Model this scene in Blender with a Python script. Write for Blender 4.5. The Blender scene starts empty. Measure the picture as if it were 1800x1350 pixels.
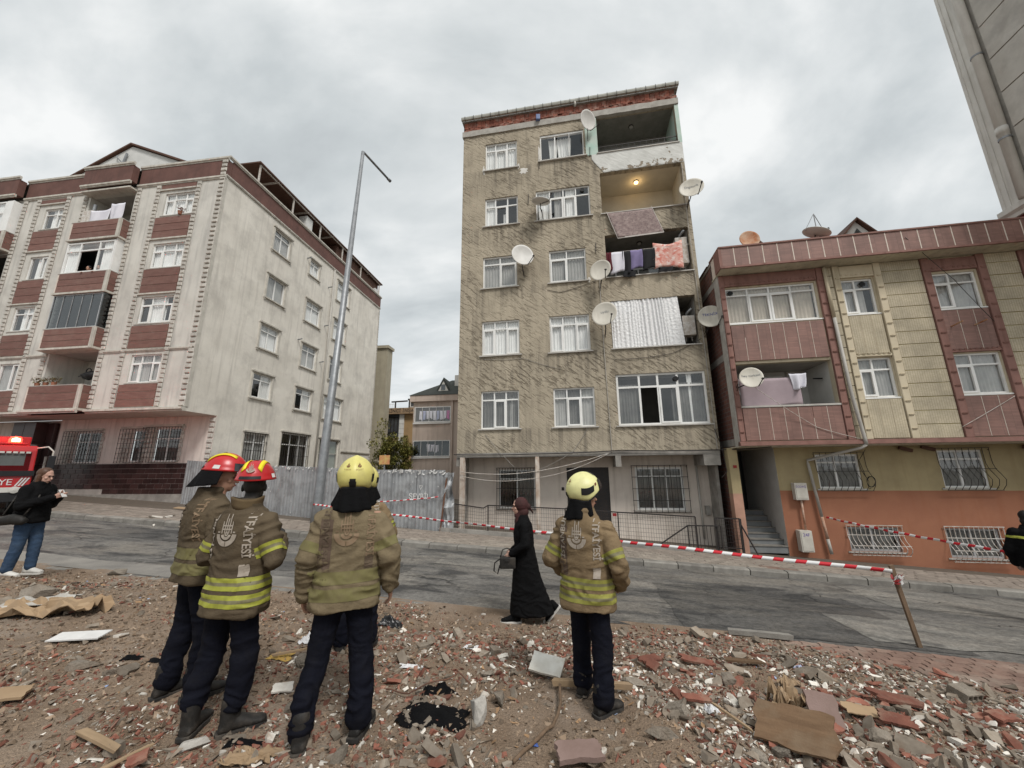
import bpy, bmesh, math, random
import numpy as np
from mathutils import Vector, Matrix, noise
from mathutils.bvhtree import BVHTree
R = math.radians
rng = random.Random(7)
sc = bpy.context.scene
COL = sc.collection

# ------------------------------------------------------------------ camera
THETA, ROLL, FPX = R(12.6), R(0.5), 676.0
camd = bpy.data.cameras.new("camera")
camd.sensor_width = 36.0
camd.lens = FPX / 1800 * 36.0
camd.clip_start, camd.clip_end = 0.05, 3000
cam = bpy.data.objects.new("camera", camd)
COL.objects.link(cam)
_X = Vector((1, 0, 0)); _U = Vector((0, -math.sin(THETA), math.cos(THETA))); _F = Vector((0, math.cos(THETA), math.sin(THETA)))
_ex = math.cos(ROLL) * _X - math.sin(ROLL) * _U
_eu = math.sin(ROLL) * _X + math.cos(ROLL) * _U
cam.matrix_world = Matrix(((_ex.x, _eu.x, -_F.x, 0), (_ex.y, _eu.y, -_F.y, 0), (_ex.z, _eu.z, -_F.z, 1.8), (0, 0, 0, 1)))
sc.camera = cam

# ------------------------------------------------------------------ sky: overcast cloud deck over a daylight sky
SUN_EL, SUN_AZ = R(52), R(150)      # azimuth measured clockwise from +Y (behind the photographer)
world = bpy.data.worlds.new("World"); sc.world = world; world.use_nodes = True
wn = world.node_tree
def nd(nt, typ, ins=None, **props):
    n = nt.nodes.new(typ)
    for k, v in props.items(): setattr(n, k, v)
    for k, v in (ins or {}).items():
        s = n.inputs[k]
        if isinstance(v, bpy.types.NodeSocket): nt.links.new(v, s)
        else: s.default_value = v
    return n
def ramp(nt, fac, stops, interp='LINEAR'):
    n = nt.nodes.new('ShaderNodeValToRGB'); cr = n.color_ramp; cr.interpolation = interp
    while len(cr.elements) < len(stops): cr.elements.new(0.5)
    for e, (p, c) in zip(cr.elements, stops):
        e.position = p; e.color = (c, c, c, 1) if isinstance(c, (int, float)) else (*c, 1)
    nt.links.new(fac, n.inputs[0]); return n.outputs[0]
def mth(nt, op, a, b=0.0, c=0.0, clamp=False):
    return nd(nt, 'ShaderNodeMath', {0: a, 1: b, 2: c}, operation=op, use_clamp=clamp).outputs[0]
def vmul(nt, v, s): return nd(nt, 'ShaderNodeVectorMath', {0: v, 1: s}, operation='MULTIPLY').outputs[0]
def mixc(nt, fac, a, b, mode='MIX'):
    n = nd(nt, 'ShaderNodeMix', {0: fac}, data_type='RGBA', blend_type=mode)
    for i, v in ((6, a), (7, b)):
        if isinstance(v, bpy.types.NodeSocket): nt.links.new(v, n.inputs[i])
        else: n.inputs[i].default_value = (*v, 1) if len(v) == 3 else v
    return n.outputs[2]
def nz(nt, vec, scale, detail=5, rough=.55, dist=0.0):
    return nd(nt, 'ShaderNodeTexNoise', {'Vector': vec, 'Scale': scale, 'Detail': detail, 'Roughness': rough, 'Distortion': dist}).outputs[0]

sky = nd(wn, 'ShaderNodeTexSky', sky_type='NISHITA', sun_disc=False, sun_elevation=SUN_EL, sun_rotation=SUN_AZ)
tc = nd(wn, 'ShaderNodeTexCoord').outputs['Generated']
sep = nd(wn, 'ShaderNodeSeparateXYZ', {0: tc})
zc = mth(wn, 'ADD', mth(wn, 'MAXIMUM', sep.outputs[2], 0.0), 0.32)
cp = nd(wn, 'ShaderNodeCombineXYZ', {0: mth(wn, 'DIVIDE', sep.outputs[0], zc), 1: mth(wn, 'DIVIDE', sep.outputs[1], zc), 2: 3.7}).outputs[0]
cm = nd(wn, 'ShaderNodeMapping', {'Vector': cp, 'Rotation': (0, 0, R(-28)), 'Scale': (1.0, 1.55, 1)}).outputs[0]
n1 = nz(wn, cm, .95, 7, .55, .5)
n2 = nz(wn, cm, 3.6, 5, .5, .6)
cl = mth(wn, 'ADD', mth(wn, 'MULTIPLY', n1, .82), mth(wn, 'MULTIPLY', n2, .18))
clouds = ramp(wn, cl, [(.36, (2.75, 2.93, 3.0)), (.45, (3.5, 3.72, 3.77)), (.53, (4.35, 4.52, 4.53)), (.61, (5.5, 5.56, 5.5))])
skyc = mixc(wn, .95, sky.outputs[0], clouds)
bg = wn.nodes['Background']; wn.links.new(skyc, bg.inputs[0]); bg.inputs[1].default_value = 0.1

# ------------------------------------------------------------------ sun behind the clouds: weak and very soft
sund = bpy.data.lights.new("sun", 'SUN'); sund.energy = 1.5; sund.angle = R(15); sund.color = (1, .965, .92)
sun = bpy.data.objects.new("sun", sund); COL.objects.link(sun)
sd = Vector((math.sin(SUN_AZ) * math.cos(SUN_EL), math.cos(SUN_AZ) * math.cos(SUN_EL), math.sin(SUN_EL)))
sun.rotation_euler = (-sd).to_track_quat('-Z', 'Y').to_euler()
vs = sc.view_settings
vs.view_transform = 'Standard'; vs.look = 'None'; vs.exposure = 0.82; vs.gamma = 1.0; vs.use_curve_mapping = False
sc.cycles.max_bounces = 6; sc.cycles.diffuse_bounces = 3; sc.cycles.glossy_bounces = 3; sc.cycles.transparent_max_bounces = 12
sc.cycles.use_denoising = True

# ------------------------------------------------------------------ materials
MATS = {}
def base(name):
    m = bpy.data.materials.new(name); m.use_nodes = True; MATS[name] = m
    nt = m.node_tree; b = nt.nodes['Principled BSDF']; return m, nt, b
def wpos(nt): return nd(nt, 'ShaderNodeNewGeometry').outputs['Position']
def opos(nt): return nd(nt, 'ShaderNodeTexCoord').outputs['Object']
def bumpn(nt, b, h, strength=.4, dist=.01):
    bn = nd(nt, 'ShaderNodeBump', {'Strength': strength, 'Distance': dist, 'Height': h}); nt.links.new(bn.outputs[0], b.inputs['Normal'])
def mat(name, c1, c2=None, scale=2.0, rough=.75, bump=0.0, bscale=60, bdist=.01, metal=0.0, spec=.3, rnd=0.0, island=0.0,
        dirt=None, dscale=1.2, damt=.5, streak=None, stretch=(1, 1, 1), obj=False, fine=0.0):
    """rnd: brightness spread per object; island: spread per loose piece; dirt: (colour) blotches; streak: rain streaks running down."""
    m, nt, b = base(name)
    P = opos(nt) if obj else wpos(nt)
    c2 = c2 or tuple(v * .72 for v in c1)
    f = ramp(nt, nz(nt, vmul(nt, P, stretch), scale, 6, .6), [(.35, 0), (.65, 1)])
    col = mixc(nt, f, c1, c2)
    if fine:
        f2 = ramp(nt, nz(nt, P, 95, 3, .7), [(.3, 1 - fine), (.7, 1 + fine)])
        col = mixc(nt, 1.0, col, f2, 'MULTIPLY')
    if dirt:
        g = ramp(nt, nz(nt, P, dscale, 8, .65), [(.48, 0), (.68, damt)])
        col = mixc(nt, g, col, dirt)
    if streak:
        g = ramp(nt, nz(nt, vmul(nt, P, (3.2, 3.2, .22)), 1.6, 6, .6), [(.5, 0), (.72, .6)])
        col = mixc(nt, g, col, streak)
    if rnd or island:
        r = nd(nt, 'ShaderNodeObjectInfo').outputs['Random'] if rnd else nd(nt, 'ShaderNodeNewGeometry').outputs['Random Per Island']
        k = rnd or island
        v = nd(nt, 'ShaderNodeMapRange', {0: r, 3: 1 - k, 4: 1 + k}).outputs[0]
        col = nd(nt, 'ShaderNodeHueSaturation', {'Color': col, 'Value': v}).outputs[0]
    nt.links.new(col, b.inputs['Base Color'])
    b.inputs['Roughness'].default_value = rough; b.inputs['Metallic'].default_value = metal
    b.inputs['Specular IOR Level'].default_value = spec
    if bump: bumpn(nt, b, nz(nt, P, bscale, 4, .6), bump, bdist)
    return m

mat('upvc', (.80, .80, .78), (.72, .72, .70), rough=.4, dirt=(.5, .48, .44), damt=.3)
mat('upvc_grey', (.42, .42, .42), rough=.45)
mat('alu_frame', (.5, .5, .5), rough=.4, metal=.6)
mat('dark_metal', (.025, .025, .027), (.04, .03, .025), rough=.5, scale=20)
mat('white_metal', (.62, .60, .57), (.4, .34, .28), rough=.5, scale=9)
mat('rust', (.30, .10, .035), (.45, .30, .18), scale=6, rough=.85)
mat('galv', (.30, .31, .32), (.22, .23, .24), scale=5, rough=.5, metal=.55, fine=.08)
mat('curtain', (.80, .81, .79), (.70, .71, .69), rough=.9)
mat('curtain_grey', (.40, .40, .38), (.31, .31, .295), rough=.9); mat('curtain_shaded', (.15, .15, .14), (.10, .10, .095), rough=.9)  # last tone: darkness of the lower rooms put into the cloth colour
mat('curtain_beige', (.50, .45, .37), (.40, .36, .295), rough=.9)
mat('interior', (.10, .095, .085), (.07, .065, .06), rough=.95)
mat('black', (.012, .012, .013), rough=.6)
mat('sill_stone', (.50, .48, .44), (.38, .36, .33), rough=.6)
mat('concrete', (.33, .31, .28), (.22, .205, .185), scale=3, rough=.9, bump=.4, bscale=45, dirt=(.14, .13, .12), fine=.12)
mat('concrete_light', (.45, .43, .39), (.33, .31, .28), scale=4, rough=.9, bump=.35, bscale=45, fine=.12)
mat('pvc_pipe', (.44, .42, .38), (.35, .33, .30), rough=.5)
mat('pipe_rusty', (.50, .36, .28), (.34, .17, .10), scale=7, rough=.7)
m, nt, b = base('glass')                         # window pane: mirror coat over clear glass
out = nt.nodes['Material Output']
fr = mth(nt, 'MULTIPLY', nd(nt, 'ShaderNodeFresnel', {'IOR': 1.9}).outputs[0], mth(nt, 'SUBTRACT', 1.0, nd(nt, 'ShaderNodeNewGeometry').outputs['Backfacing']))   # only the outer face mirrors
P = wpos(nt)
bmp = nd(nt, 'ShaderNodeBump', {'Strength': .06, 'Distance': .05, 'Height': nz(nt, P, 1.6, 2, .5)}).outputs[0]
gl = nd(nt, 'ShaderNodeBsdfGlossy', {'Color': (.93, .95, .96, 1), 'Roughness': .02, 'Normal': bmp})
trn = nd(nt, 'ShaderNodeBsdfTransparent', {'Color': (1, 1, 1, 1)})
ms = nd(nt, 'ShaderNodeMixShader', {0: fr, 1: trn.outputs[0], 2: gl.outputs[0]})
nt.links.new(ms.outputs[0], out.inputs[0]); nt.nodes.remove(b)
m, nt, b = base('smoked_glass')
out = nt.nodes['Material Output']
gl = nd(nt, 'ShaderNodeBsdfGlossy', {'Color': (.8, .85, .88, 1), 'Roughness': .03})
trn = nd(nt, 'ShaderNodeBsdfTransparent', {'Color': (.45, .47, .48, 1)})
ms = nd(nt, 'ShaderNodeMixShader', {0: mth(nt, 'MULTIPLY', nd(nt, 'ShaderNodeFresnel', {'IOR': 1.9}).outputs[0], mth(nt, 'SUBTRACT', 1.0, nd(nt, 'ShaderNodeNewGeometry').outputs['Backfacing'])), 1: trn.outputs[0], 2: gl.outputs[0]})
nt.links.new(ms.outputs[0], out.inputs[0]); nt.nodes.remove(b)
def emit(name, col, strength):
    m, nt, b = base(name)
    b.inputs['Base Color'].default_value = (*col, 1); b.inputs['Emission Color'].default_value = (*col, 1); b.inputs['Emission Strength'].default_value = strength
emit('lamp_warm', (1, .72, .30), 2.6)

# plaster of the tall block: rough trowel strokes running down to the right, rain streaks, patches
def trowel(name, ca, cb, groove, ang=-38, streakc=(.12, .105, .085), sx=2.3, sz=11.5):
    m, nt, b = base(name)
    P = opos(nt)
    rot = nd(nt, 'ShaderNodeMapping', {'Vector': P, 'Rotation': (0, R(ang), 0)}).outputs[0]
    wob = nz(nt, P, .8, 3)
    q = nd(nt, 'ShaderNodeVectorMath', {0: vmul(nt, rot, (sx, 3, sz)), 1: nd(nt, 'ShaderNodeCombineXYZ', {0: 0.0, 1: 0.0, 2: mth(nt, 'MULTIPLY', wob, 3.2)}).outputs[0]}, operation='ADD').outputs[0]
    st = nz(nt, q, 1.0, 3, .55)
    st2 = nz(nt, vmul(nt, q, (1.7, 1.7, 1.9)), 1.0, 2, .5)
    mask = mth(nt, 'MAXIMUM', ramp(nt, st, [(.53, 0), (.60, 1)]), mth(nt, 'MULTIPLY', ramp(nt, st2, [(.57, 0), (.66, 1)]), .7))
    regional = ramp(nt, nz(nt, P, .5, 3), [(.38, .12), (.60, 1)])
    mk = mth(nt, 'MULTIPLY', mask, regional)
    col = mixc(nt, ramp(nt, nz(nt, P, .9, 8, .62), [(.32, 0), (.68, 1)]), ca, cb)
    col = mixc(nt, mth(nt, 'MULTIPLY', mk, .72), col, groove)
    col = mixc(nt, ramp(nt, nz(nt, vmul(nt, P, (2.6, 2.6, .25)), 1.5, 7, .65), [(.50, 0), (.72, .55)]), col, streakc)
    sp_ = nd(nt, 'ShaderNodeSeparateXYZ', {0: P}); ff = mth(nt, 'FRACT', mth(nt, 'DIVIDE', mth(nt, 'SUBTRACT', sp_.outputs[2], .46), 2.855))     # rain stains running down from each row of sills
    drip = mth(nt, 'MULTIPLY', ramp(nt, ff, [(.50, 0), (.95, .6), (1, .3)]), ramp(nt, nz(nt, vmul(nt, P, (3.4, 1, .12)), 1.4, 5, .65), [(.46, 0), (.62, 1)]))
    col = mixc(nt, drip, col, streakc)
    pat = ramp(nt, nz(nt, P, .33, 2, .4), [(.545, 0), (.56, .28)])                                        # repaired areas
    col = mixc(nt, pat, col, tuple(min(1, v * 1.22) for v in ca))
    col = mixc(nt, 1.0, col, ramp(nt, nz(nt, P, 70, 4, .7), [(.3, .84), (.7, 1.14)]), 'MULTIPLY')
    nt.links.new(col, b.inputs['Base Color']); b.inputs['Roughness'].default_value = .92; b.inputs['Specular IOR Level'].default_value = .15
    h = mth(nt, 'SUBTRACT', mth(nt, 'MULTIPLY', nz(nt, P, 34, 5, .65), .35), mth(nt, 'MULTIPLY', mk, .8))
    bumpn(nt, b, h, .95, .045)
trowel('plaster_mid', (.445, .388, .298), (.35, .303, .232), (.165, .138, .10))
trowel('plaster_white', (.66, .66, .62), (.56, .56, .53), (.42, .41, .38), streakc=(.40, .38, .34))
mat('plaster_turq', (.40, .55, .48), (.50, .60, .54), scale=3, rough=.85, dirt=(.5, .5, .45))
mat('balc_cream', (.60, .545, .44), (.52, .47, .38), rough=.85)
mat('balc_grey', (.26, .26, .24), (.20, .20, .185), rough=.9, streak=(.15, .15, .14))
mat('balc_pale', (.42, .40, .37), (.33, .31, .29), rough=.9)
mat('hollow_brick', (.25, .09, .06), (.18, .062, .042), scale=9, rough=.9, rnd=.3, bump=.5, bscale=60, dirt=(.40, .33, .28), dscale=5, damt=.5)
mat('mortar', (.25, .21, .18), (.16, .13, .11), scale=9, rough=.95)
mat('gutter', (.46, .46, .42), (.35, .35, .31), rough=.6, streak=(.2, .2, .18))
mat('wall_ground', (.66, .59, .52), (.57, .50, .44), scale=1.3, rough=.88, streak=(.32, .27, .22), bump=.15, bscale=30)
# left block
mat('render_light', (.62, .60, .55), (.52, .50, .455), scale=.8, rough=.9, streak=(.31, .30, .28), bump=.25, bscale=50, dirt=(.35, .335, .31), dscale=.7, damt=.5, fine=.08)
mat('render_side', (.74, .705, .635), (.635, .60, .535), scale=.55, rough=.92, streak=(.46, .43, .385), bump=.35, bscale=40, stretch=(1, 1, 1.6), dirt=(.44, .415, .375), dscale=.9, damt=.6, fine=.1)
mat('quoin', (.53, .505, .46), (.42, .395, .355), scale=7, rough=.9, bump=.6, bscale=35, rnd=.14)
mat('red_plank', (.205, .105, .085), (.15, .076, .062), scale=3, rough=.7, rnd=.1, stretch=(.6, 1, 7), bump=.3, bscale=30, dirt=(.25, .17, .14), dscale=2.2, damt=.35)
mat('red_render', (.16, .082, .068), (.115, .06, .05), scale=1.6, rough=.85, streak=(.095, .055, .048), bump=.2, bscale=40)
mat('moulding', (.58, .55, .49), (.45, .425, .375), scale=4, rough=.85, streak=(.27, .25, .22))
mat('rust_moulding', (.42, .37, .31), (.3, .25, .2), scale=5, rough=.85)
mat('dark_tile', (.052, .026, .024), (.036, .019, .018), scale=3, rough=.28, rnd=.35, spec=.5)
mat('tile_grout', (.42, .38, .35), rough=.9)
mat('pink_wall', (.72, .64, .585), (.63, .555, .50), rough=.9, streak=(.36, .3, .27), bump=.15)
mat('canopy_wood', (.125, .065, .045), (.085, .045, .032), rough=.8, stretch=(1, 6, 1))
mat('roof_white', (.62, .62, .60), (.53, .53, .51), rough=.8)
# right block
def mosaic(name, ca, cb, joint, su=.062, sv=.030, bumpy=.5):
    m, nt, b = base(name)
    P = opos(nt); s = nd(nt, 'ShaderNodeSeparateXYZ', {0: P})
    q = nd(nt, 'ShaderNodeCombineXYZ', {0: mth(nt, 'ADD', s.outputs[0], s.outputs[1]), 1: s.outputs[2], 2: 0.0}).outputs[0]
    br = nd(nt, 'ShaderNodeTexBrick', {'Vector': q, 'Color1': (*ca, 1), 'Color2': (*cb, 1), 'Mortar': (*joint, 1), 'Scale': 1.0, 'Mortar Size': .0045, 'Mortar Smooth': .3, 'Bias': 0.0, 'Brick Width': su, 'Row Height': sv}, offset=0.0)
    col = mixc(nt, 1.0, br.outputs[0], ramp(nt, nz(nt, P, 1.2, 7, .6), [(.3, .72), (.7, 1.15)]), 'MULTIPLY')
    col = mixc(nt, ramp(nt, nz(nt, vmul(nt, P, (3, 3, .3)), 1.4, 6, .6), [(.52, 0), (.75, .45)]), col, tuple(v * .45 for v in cb))
    nt.links.new(col, b.inputs['Base Color']); b.inputs['Roughness'].default_value = .6
    bumpn(nt, b, br.outputs['Fac'], -bumpy, .012)
mosaic('mosaic_yellow', (.57, .50, .37), (.49, .43, .31), (.25, .20, .12))
mosaic('mosaic_red', (.275, .15, .122), (.225, .122, .098), (.145, .08, .065), .3, .042)
mat('trim_yellow', (.58, .505, .37), (.50, .43, .31), rough=.7, streak=(.3, .25, .16))
mat('trim_red', (.265, .14, .115), (.21, .112, .092), scale=4, rough=.7, streak=(.13, .06, .045))
mat('joint_white', (.70, .62, .54), (.55, .48, .41), scale=6, rough=.8)
mat('soffit', (.56, .52, .40), (.46, .42, .32), rough=.9, streak=(.24, .21, .16), dirt=(.2, .17, .13), damt=.4)
mat('paint_yellow', (.40, .325, .185), (.335, .27, .155), rough=.85, bump=.12, streak=(.3, .23, .12))
mat('paint_orange', (.315, .138, .08), (.26, .112, .066), scale=1.2, rough=.85, bump=.12, streak=(.27, .105, .055), dirt=(.29, .12, .07))
mat('paint_pink', (.45, .26, .19), rough=.85)
mat('white_wall', (.60, .59, .56), (.52, .51, .48), rough=.9)
mat('step_stone', (.20, .21, .21), (.15, .155, .16), rough=.6)
mat('maroon', (.16, .022, .025), (.12, .018, .02), rough=.7)
mat('grey_panel', (.56, .535, .49), (.47, .445, .40), scale=1.3, rough=.85, dirt=(.3, .28, .26), bump=.15)
mat('grey_trim', (.70, .68, .635), (.62, .60, .555), scale=2, rough=.8, streak=(.42, .40, .36))
mat('yellow_joint', (.55, .47, .22), rough=.8)
m, nt, b = base('brick_side')                     # rough unplastered side of the low block, seen only in a narrow gap
P = opos(nt); s = nd(nt, 'ShaderNodeSeparateXYZ', {0: P})
q = nd(nt, 'ShaderNodeCombineXYZ', {0: s.outputs[1], 1: s.outputs[2], 2: 0.0}).outputs[0]
br = nd(nt, 'ShaderNodeTexBrick', {'Vector': q, 'Color1': (.17, .065, .045, 1), 'Color2': (.10, .04, .03, 1), 'Mortar': (.12, .10, .09, 1), 'Scale': 1.0, 'Mortar Size': .012, 'Brick Width': .25, 'Row Height': .14})
nt.links.new(br.outputs[0], b.inputs['Base Color']); b.inputs['Roughness'].default_value = .95; bumpn(nt, b, br.outputs['Fac'], -.6, .02)

# ------------------------------------------------------------------ mesh builder
class MB:
    def __init__(s): s.v = []; s.f = []; s.mi = []; s.cur = 0
    def add(s, vs, fs):
        o = len(s.v); s.v += [tuple(p) for p in vs]
        for f in fs: s.f.append([i + o for i in f]); s.mi.append(s.cur)
        return s
    def quad(s, a, b, c, d): return s.add([a, b, c, d], [(0, 1, 2, 3)])
    def box(s, x0, x1, y0, y1, z0, z1):
        return s.add([(x0, y0, z0), (x1, y0, z0), (x1, y1, z0), (x0, y1, z0), (x0, y0, z1), (x1, y0, z1), (x1, y1, z1), (x0, y1, z1)],
                     [(0, 3, 2, 1), (4, 5, 6, 7), (0, 1, 5, 4), (1, 2, 6, 5), (2, 3, 7, 6), (3, 0, 4, 7)])
    def xbox(s, M, sx, sy, sz):
        n = len(s.v); s.box(-sx / 2, sx / 2, -sy / 2, sy / 2, -sz / 2, sz / 2)
        for i in range(n, len(s.v)): s.v[i] = tuple(M @ Vector(s.v[i]))
        return s
    def loft(s, rings, cap=True, closed=True):
        n = len(rings[0]); o = len(s.v)
        for r in rings: s.v += [tuple(p) for p in r]
        m = n if closed else n - 1
        for k in range(len(rings) - 1):
            for i in range(m):
                j = (i + 1) % n
                s.f.append([o + k * n + i, o + k * n + j, o + (k + 1) * n + j, o + (k + 1) * n + i]); s.mi.append(s.cur)
        if cap and closed:
            s.f.append([o + i for i in reversed(range(n))]); s.mi.append(s.cur)
            e = o + (len(rings) - 1) * n; s.f.append([e + i for i in range(n)]); s.mi.append(s.cur)
        return s
    def tube(s, pts, r, n=8, cap=True):
        pts = [Vector(p) for p in pts]; rs = r if isinstance(r, (list, tuple)) else [r] * len(pts)
        rings = []; prev = None
        for i, p in enumerate(pts):
            t = (pts[min(i + 1, len(pts) - 1)] - pts[max(i - 1, 0)])
            if t.length < 1e-9: t = Vector((0, 0, 1))
            t.normalize()
            a = prev if prev is not None else (Vector((0, 0, 1)) if abs(t.z) < .9 else Vector((1, 0, 0)))
            a = (a - t * a.dot(t))
            if a.length < 1e-6: a = t.orthogonal()
            a.normalize(); b = t.cross(a); prev = a
            rings.append([p + (a * math.cos(2 * math.pi * k / n) + b * math.sin(2 * math.pi * k / n)) * rs[i] for k in range(n)])
        return s.loft(rings, cap)
    def bar(s, a, b, w, h=None):
        a = Vector(a); b = Vector(b); h = h or w; t = (b - a).normalized()
        u = Vector((0, 0, 1)) if abs(t.z) < .95 else Vector((0, 1, 0))
        x = t.cross(u).normalized() * w / 2; y = x.normalized().cross(t) * h / 2
        return s.loft([[a - x - y, a + x - y, a + x + y, a - x + y], [b - x - y, b + x - y, b + x + y, b - x + y]])
    def lathe(s, prof, n=16, c=(0, 0, 0)):
        return s.loft([[(c[0] + r * math.cos(2 * math.pi * k / n), c[1] + r * math.sin(2 * math.pi * k / n), c[2] + z) for k in range(n)] for r, z in prof])
    def build(s, name, material, parent=None, smooth=False, xf=None, bevel=0, label=None):
        me = bpy.data.meshes.new(name)
        vs = [tuple(xf @ Vector(p)) for p in s.v] if xf is not None else s.v
        me.from_pydata(vs, [], s.f)
        mats = material if isinstance(material, (list, tuple)) else [material]
        for x in mats: me.materials.append(MATS[x] if isinstance(x, str) else x)
        if len(mats) > 1: me.polygons.foreach_set('material_index', s.mi)
        if bevel:
            bm = bmesh.new(); bm.from_mesh(me); bmesh.ops.remove_doubles(bm, verts=bm.verts, dist=1e-5)
            bmesh.ops.bevel(bm, geom=bm.edges[:], offset=bevel, segments=2, profile=.6, affect='EDGES'); bm.to_mesh(me); bm.free()
        if smooth: me.polygons.foreach_set('use_smooth', [True] * len(me.polygons))
        me.update()
        return link(name, me, parent, label)
def link(name, me, parent=None, label=None):
    o = bpy.data.objects.new(name, me); COL.objects.link(o)
    if parent is not None: o.parent = parent
    if label: o['label'] = label
    return o
def thing(name, label, cat, loc=(0, 0, 0), rz=0.0, group=None):
    o = bpy.data.objects.new(name, None); COL.objects.link(o); o.location = loc; o.rotation_euler = (0, 0, rz)
    o.empty_display_size = .2
    return tag(o, label, cat, group)
def tag(o, label, cat, group=None):
    o['label'] = label; o['category'] = cat
    if group: o['group'] = group
    return o
def struct(o, kind='structure'): o['kind'] = kind; return o
TMPSC = bpy.data.scenes.new('workbench')          # scratch scene, so that modifiers are evaluated without touching the big one
def evald(o):
    vl = TMPSC.view_layers[0]; vl.update(); dg = vl.depsgraph; return bpy.data.meshes.new_from_object(o.evaluated_get(dg), depsgraph=dg)
_TX = {}
def text_geo(body, size=1.0, spacing=1.0, bold=0.0):
    key = (body, spacing, bold)
    if key not in _TX:
        cu = bpy.data.curves.new('t', 'FONT'); cu.body = body; cu.align_x = 'CENTER'; cu.align_y = 'CENTER'; cu.space_character = spacing; cu.resolution_u = 3; cu.offset = bold
        o = bpy.data.objects.new('t', cu); TMPSC.collection.objects.link(o); me = evald(o)
        _TX[key] = ([tuple(v.co) for v in me.vertices], [list(p.vertices) for p in me.polygons])
        bpy.data.objects.remove(o); bpy.data.meshes.remove(me)
    v, f = _TX[key]
    return [(x * size, y * size, z * size) for x, y, z in v], f
def copy_tree(o, parent=None):
    c = o.copy(); COL.objects.link(c); c.parent = parent
    for ch in o.children: copy_tree(ch, c)
    return c

RZ90 = Matrix.Rotation(R(90), 4, 'Z')
def wallgrid(mb, u0, u1, z0, z1, holes, y=0.0, thick=.18):
    us = sorted({u0, u1, *[h[0] for h in holes], *[h[1] for h in holes]}); zs = sorted({z0, z1, *[h[2] for h in holes], *[h[3] for h in holes]})
    us = [u for u in us if u0 <= u <= u1]; zs = [z for z in zs if z0 <= z <= z1]
    for a, b in zip(us, us[1:]):
        for c, d in zip(zs, zs[1:]):
            mu, mz = (a + b) / 2, (c + d) / 2
            if any(h[0] < mu < h[1] and h[2] < mz < h[3] for h in holes): continue
            mb.quad((a, y, c), (b, y, c), (b, y, d), (a, y, d))
    for h in holes:
        a, b, c, d = h[:4]; t = y + thick
        mb.quad((a, y, c), (a, y, d), (a, t, d), (a, t, c)); mb.quad((b, y, c), (b, t, c), (b, t, d), (b, y, d))
        mb.quad((a, y, d), (b, y, d), (b, t, d), (a, t, d)); mb.quad((a, y, c), (a, t, c), (b, t, c), (b, y, c))
    return mb
def wavy(u0, u1, z0, z1, y, amp=.02, wl=.11, seed=0, gather=0.0):
    n = max(6, int((u1 - u0) / wl * 5)); r = random.Random(seed); ph = r.random() * 6; mb = MB()
    top, bot = [], []
    for i in range(n + 1):
        f = i / n; w = math.sin(f * (u1 - u0) / wl * 2 * math.pi + ph + 1.3 * math.sin(f * 9 + ph))
        uu = u0 + f * (u1 - u0)
        mid = (u0 + u1) / 2; ub = mid + (uu - mid) * (1 - gather)
        top.append((uu, y + amp * .7 * w, z1)); bot.append((ub, y + amp * w + .01 * math.sin(f * 5 + ph), z0))
    mb.loft([top, bot], cap=False, closed=False); return mb
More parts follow.
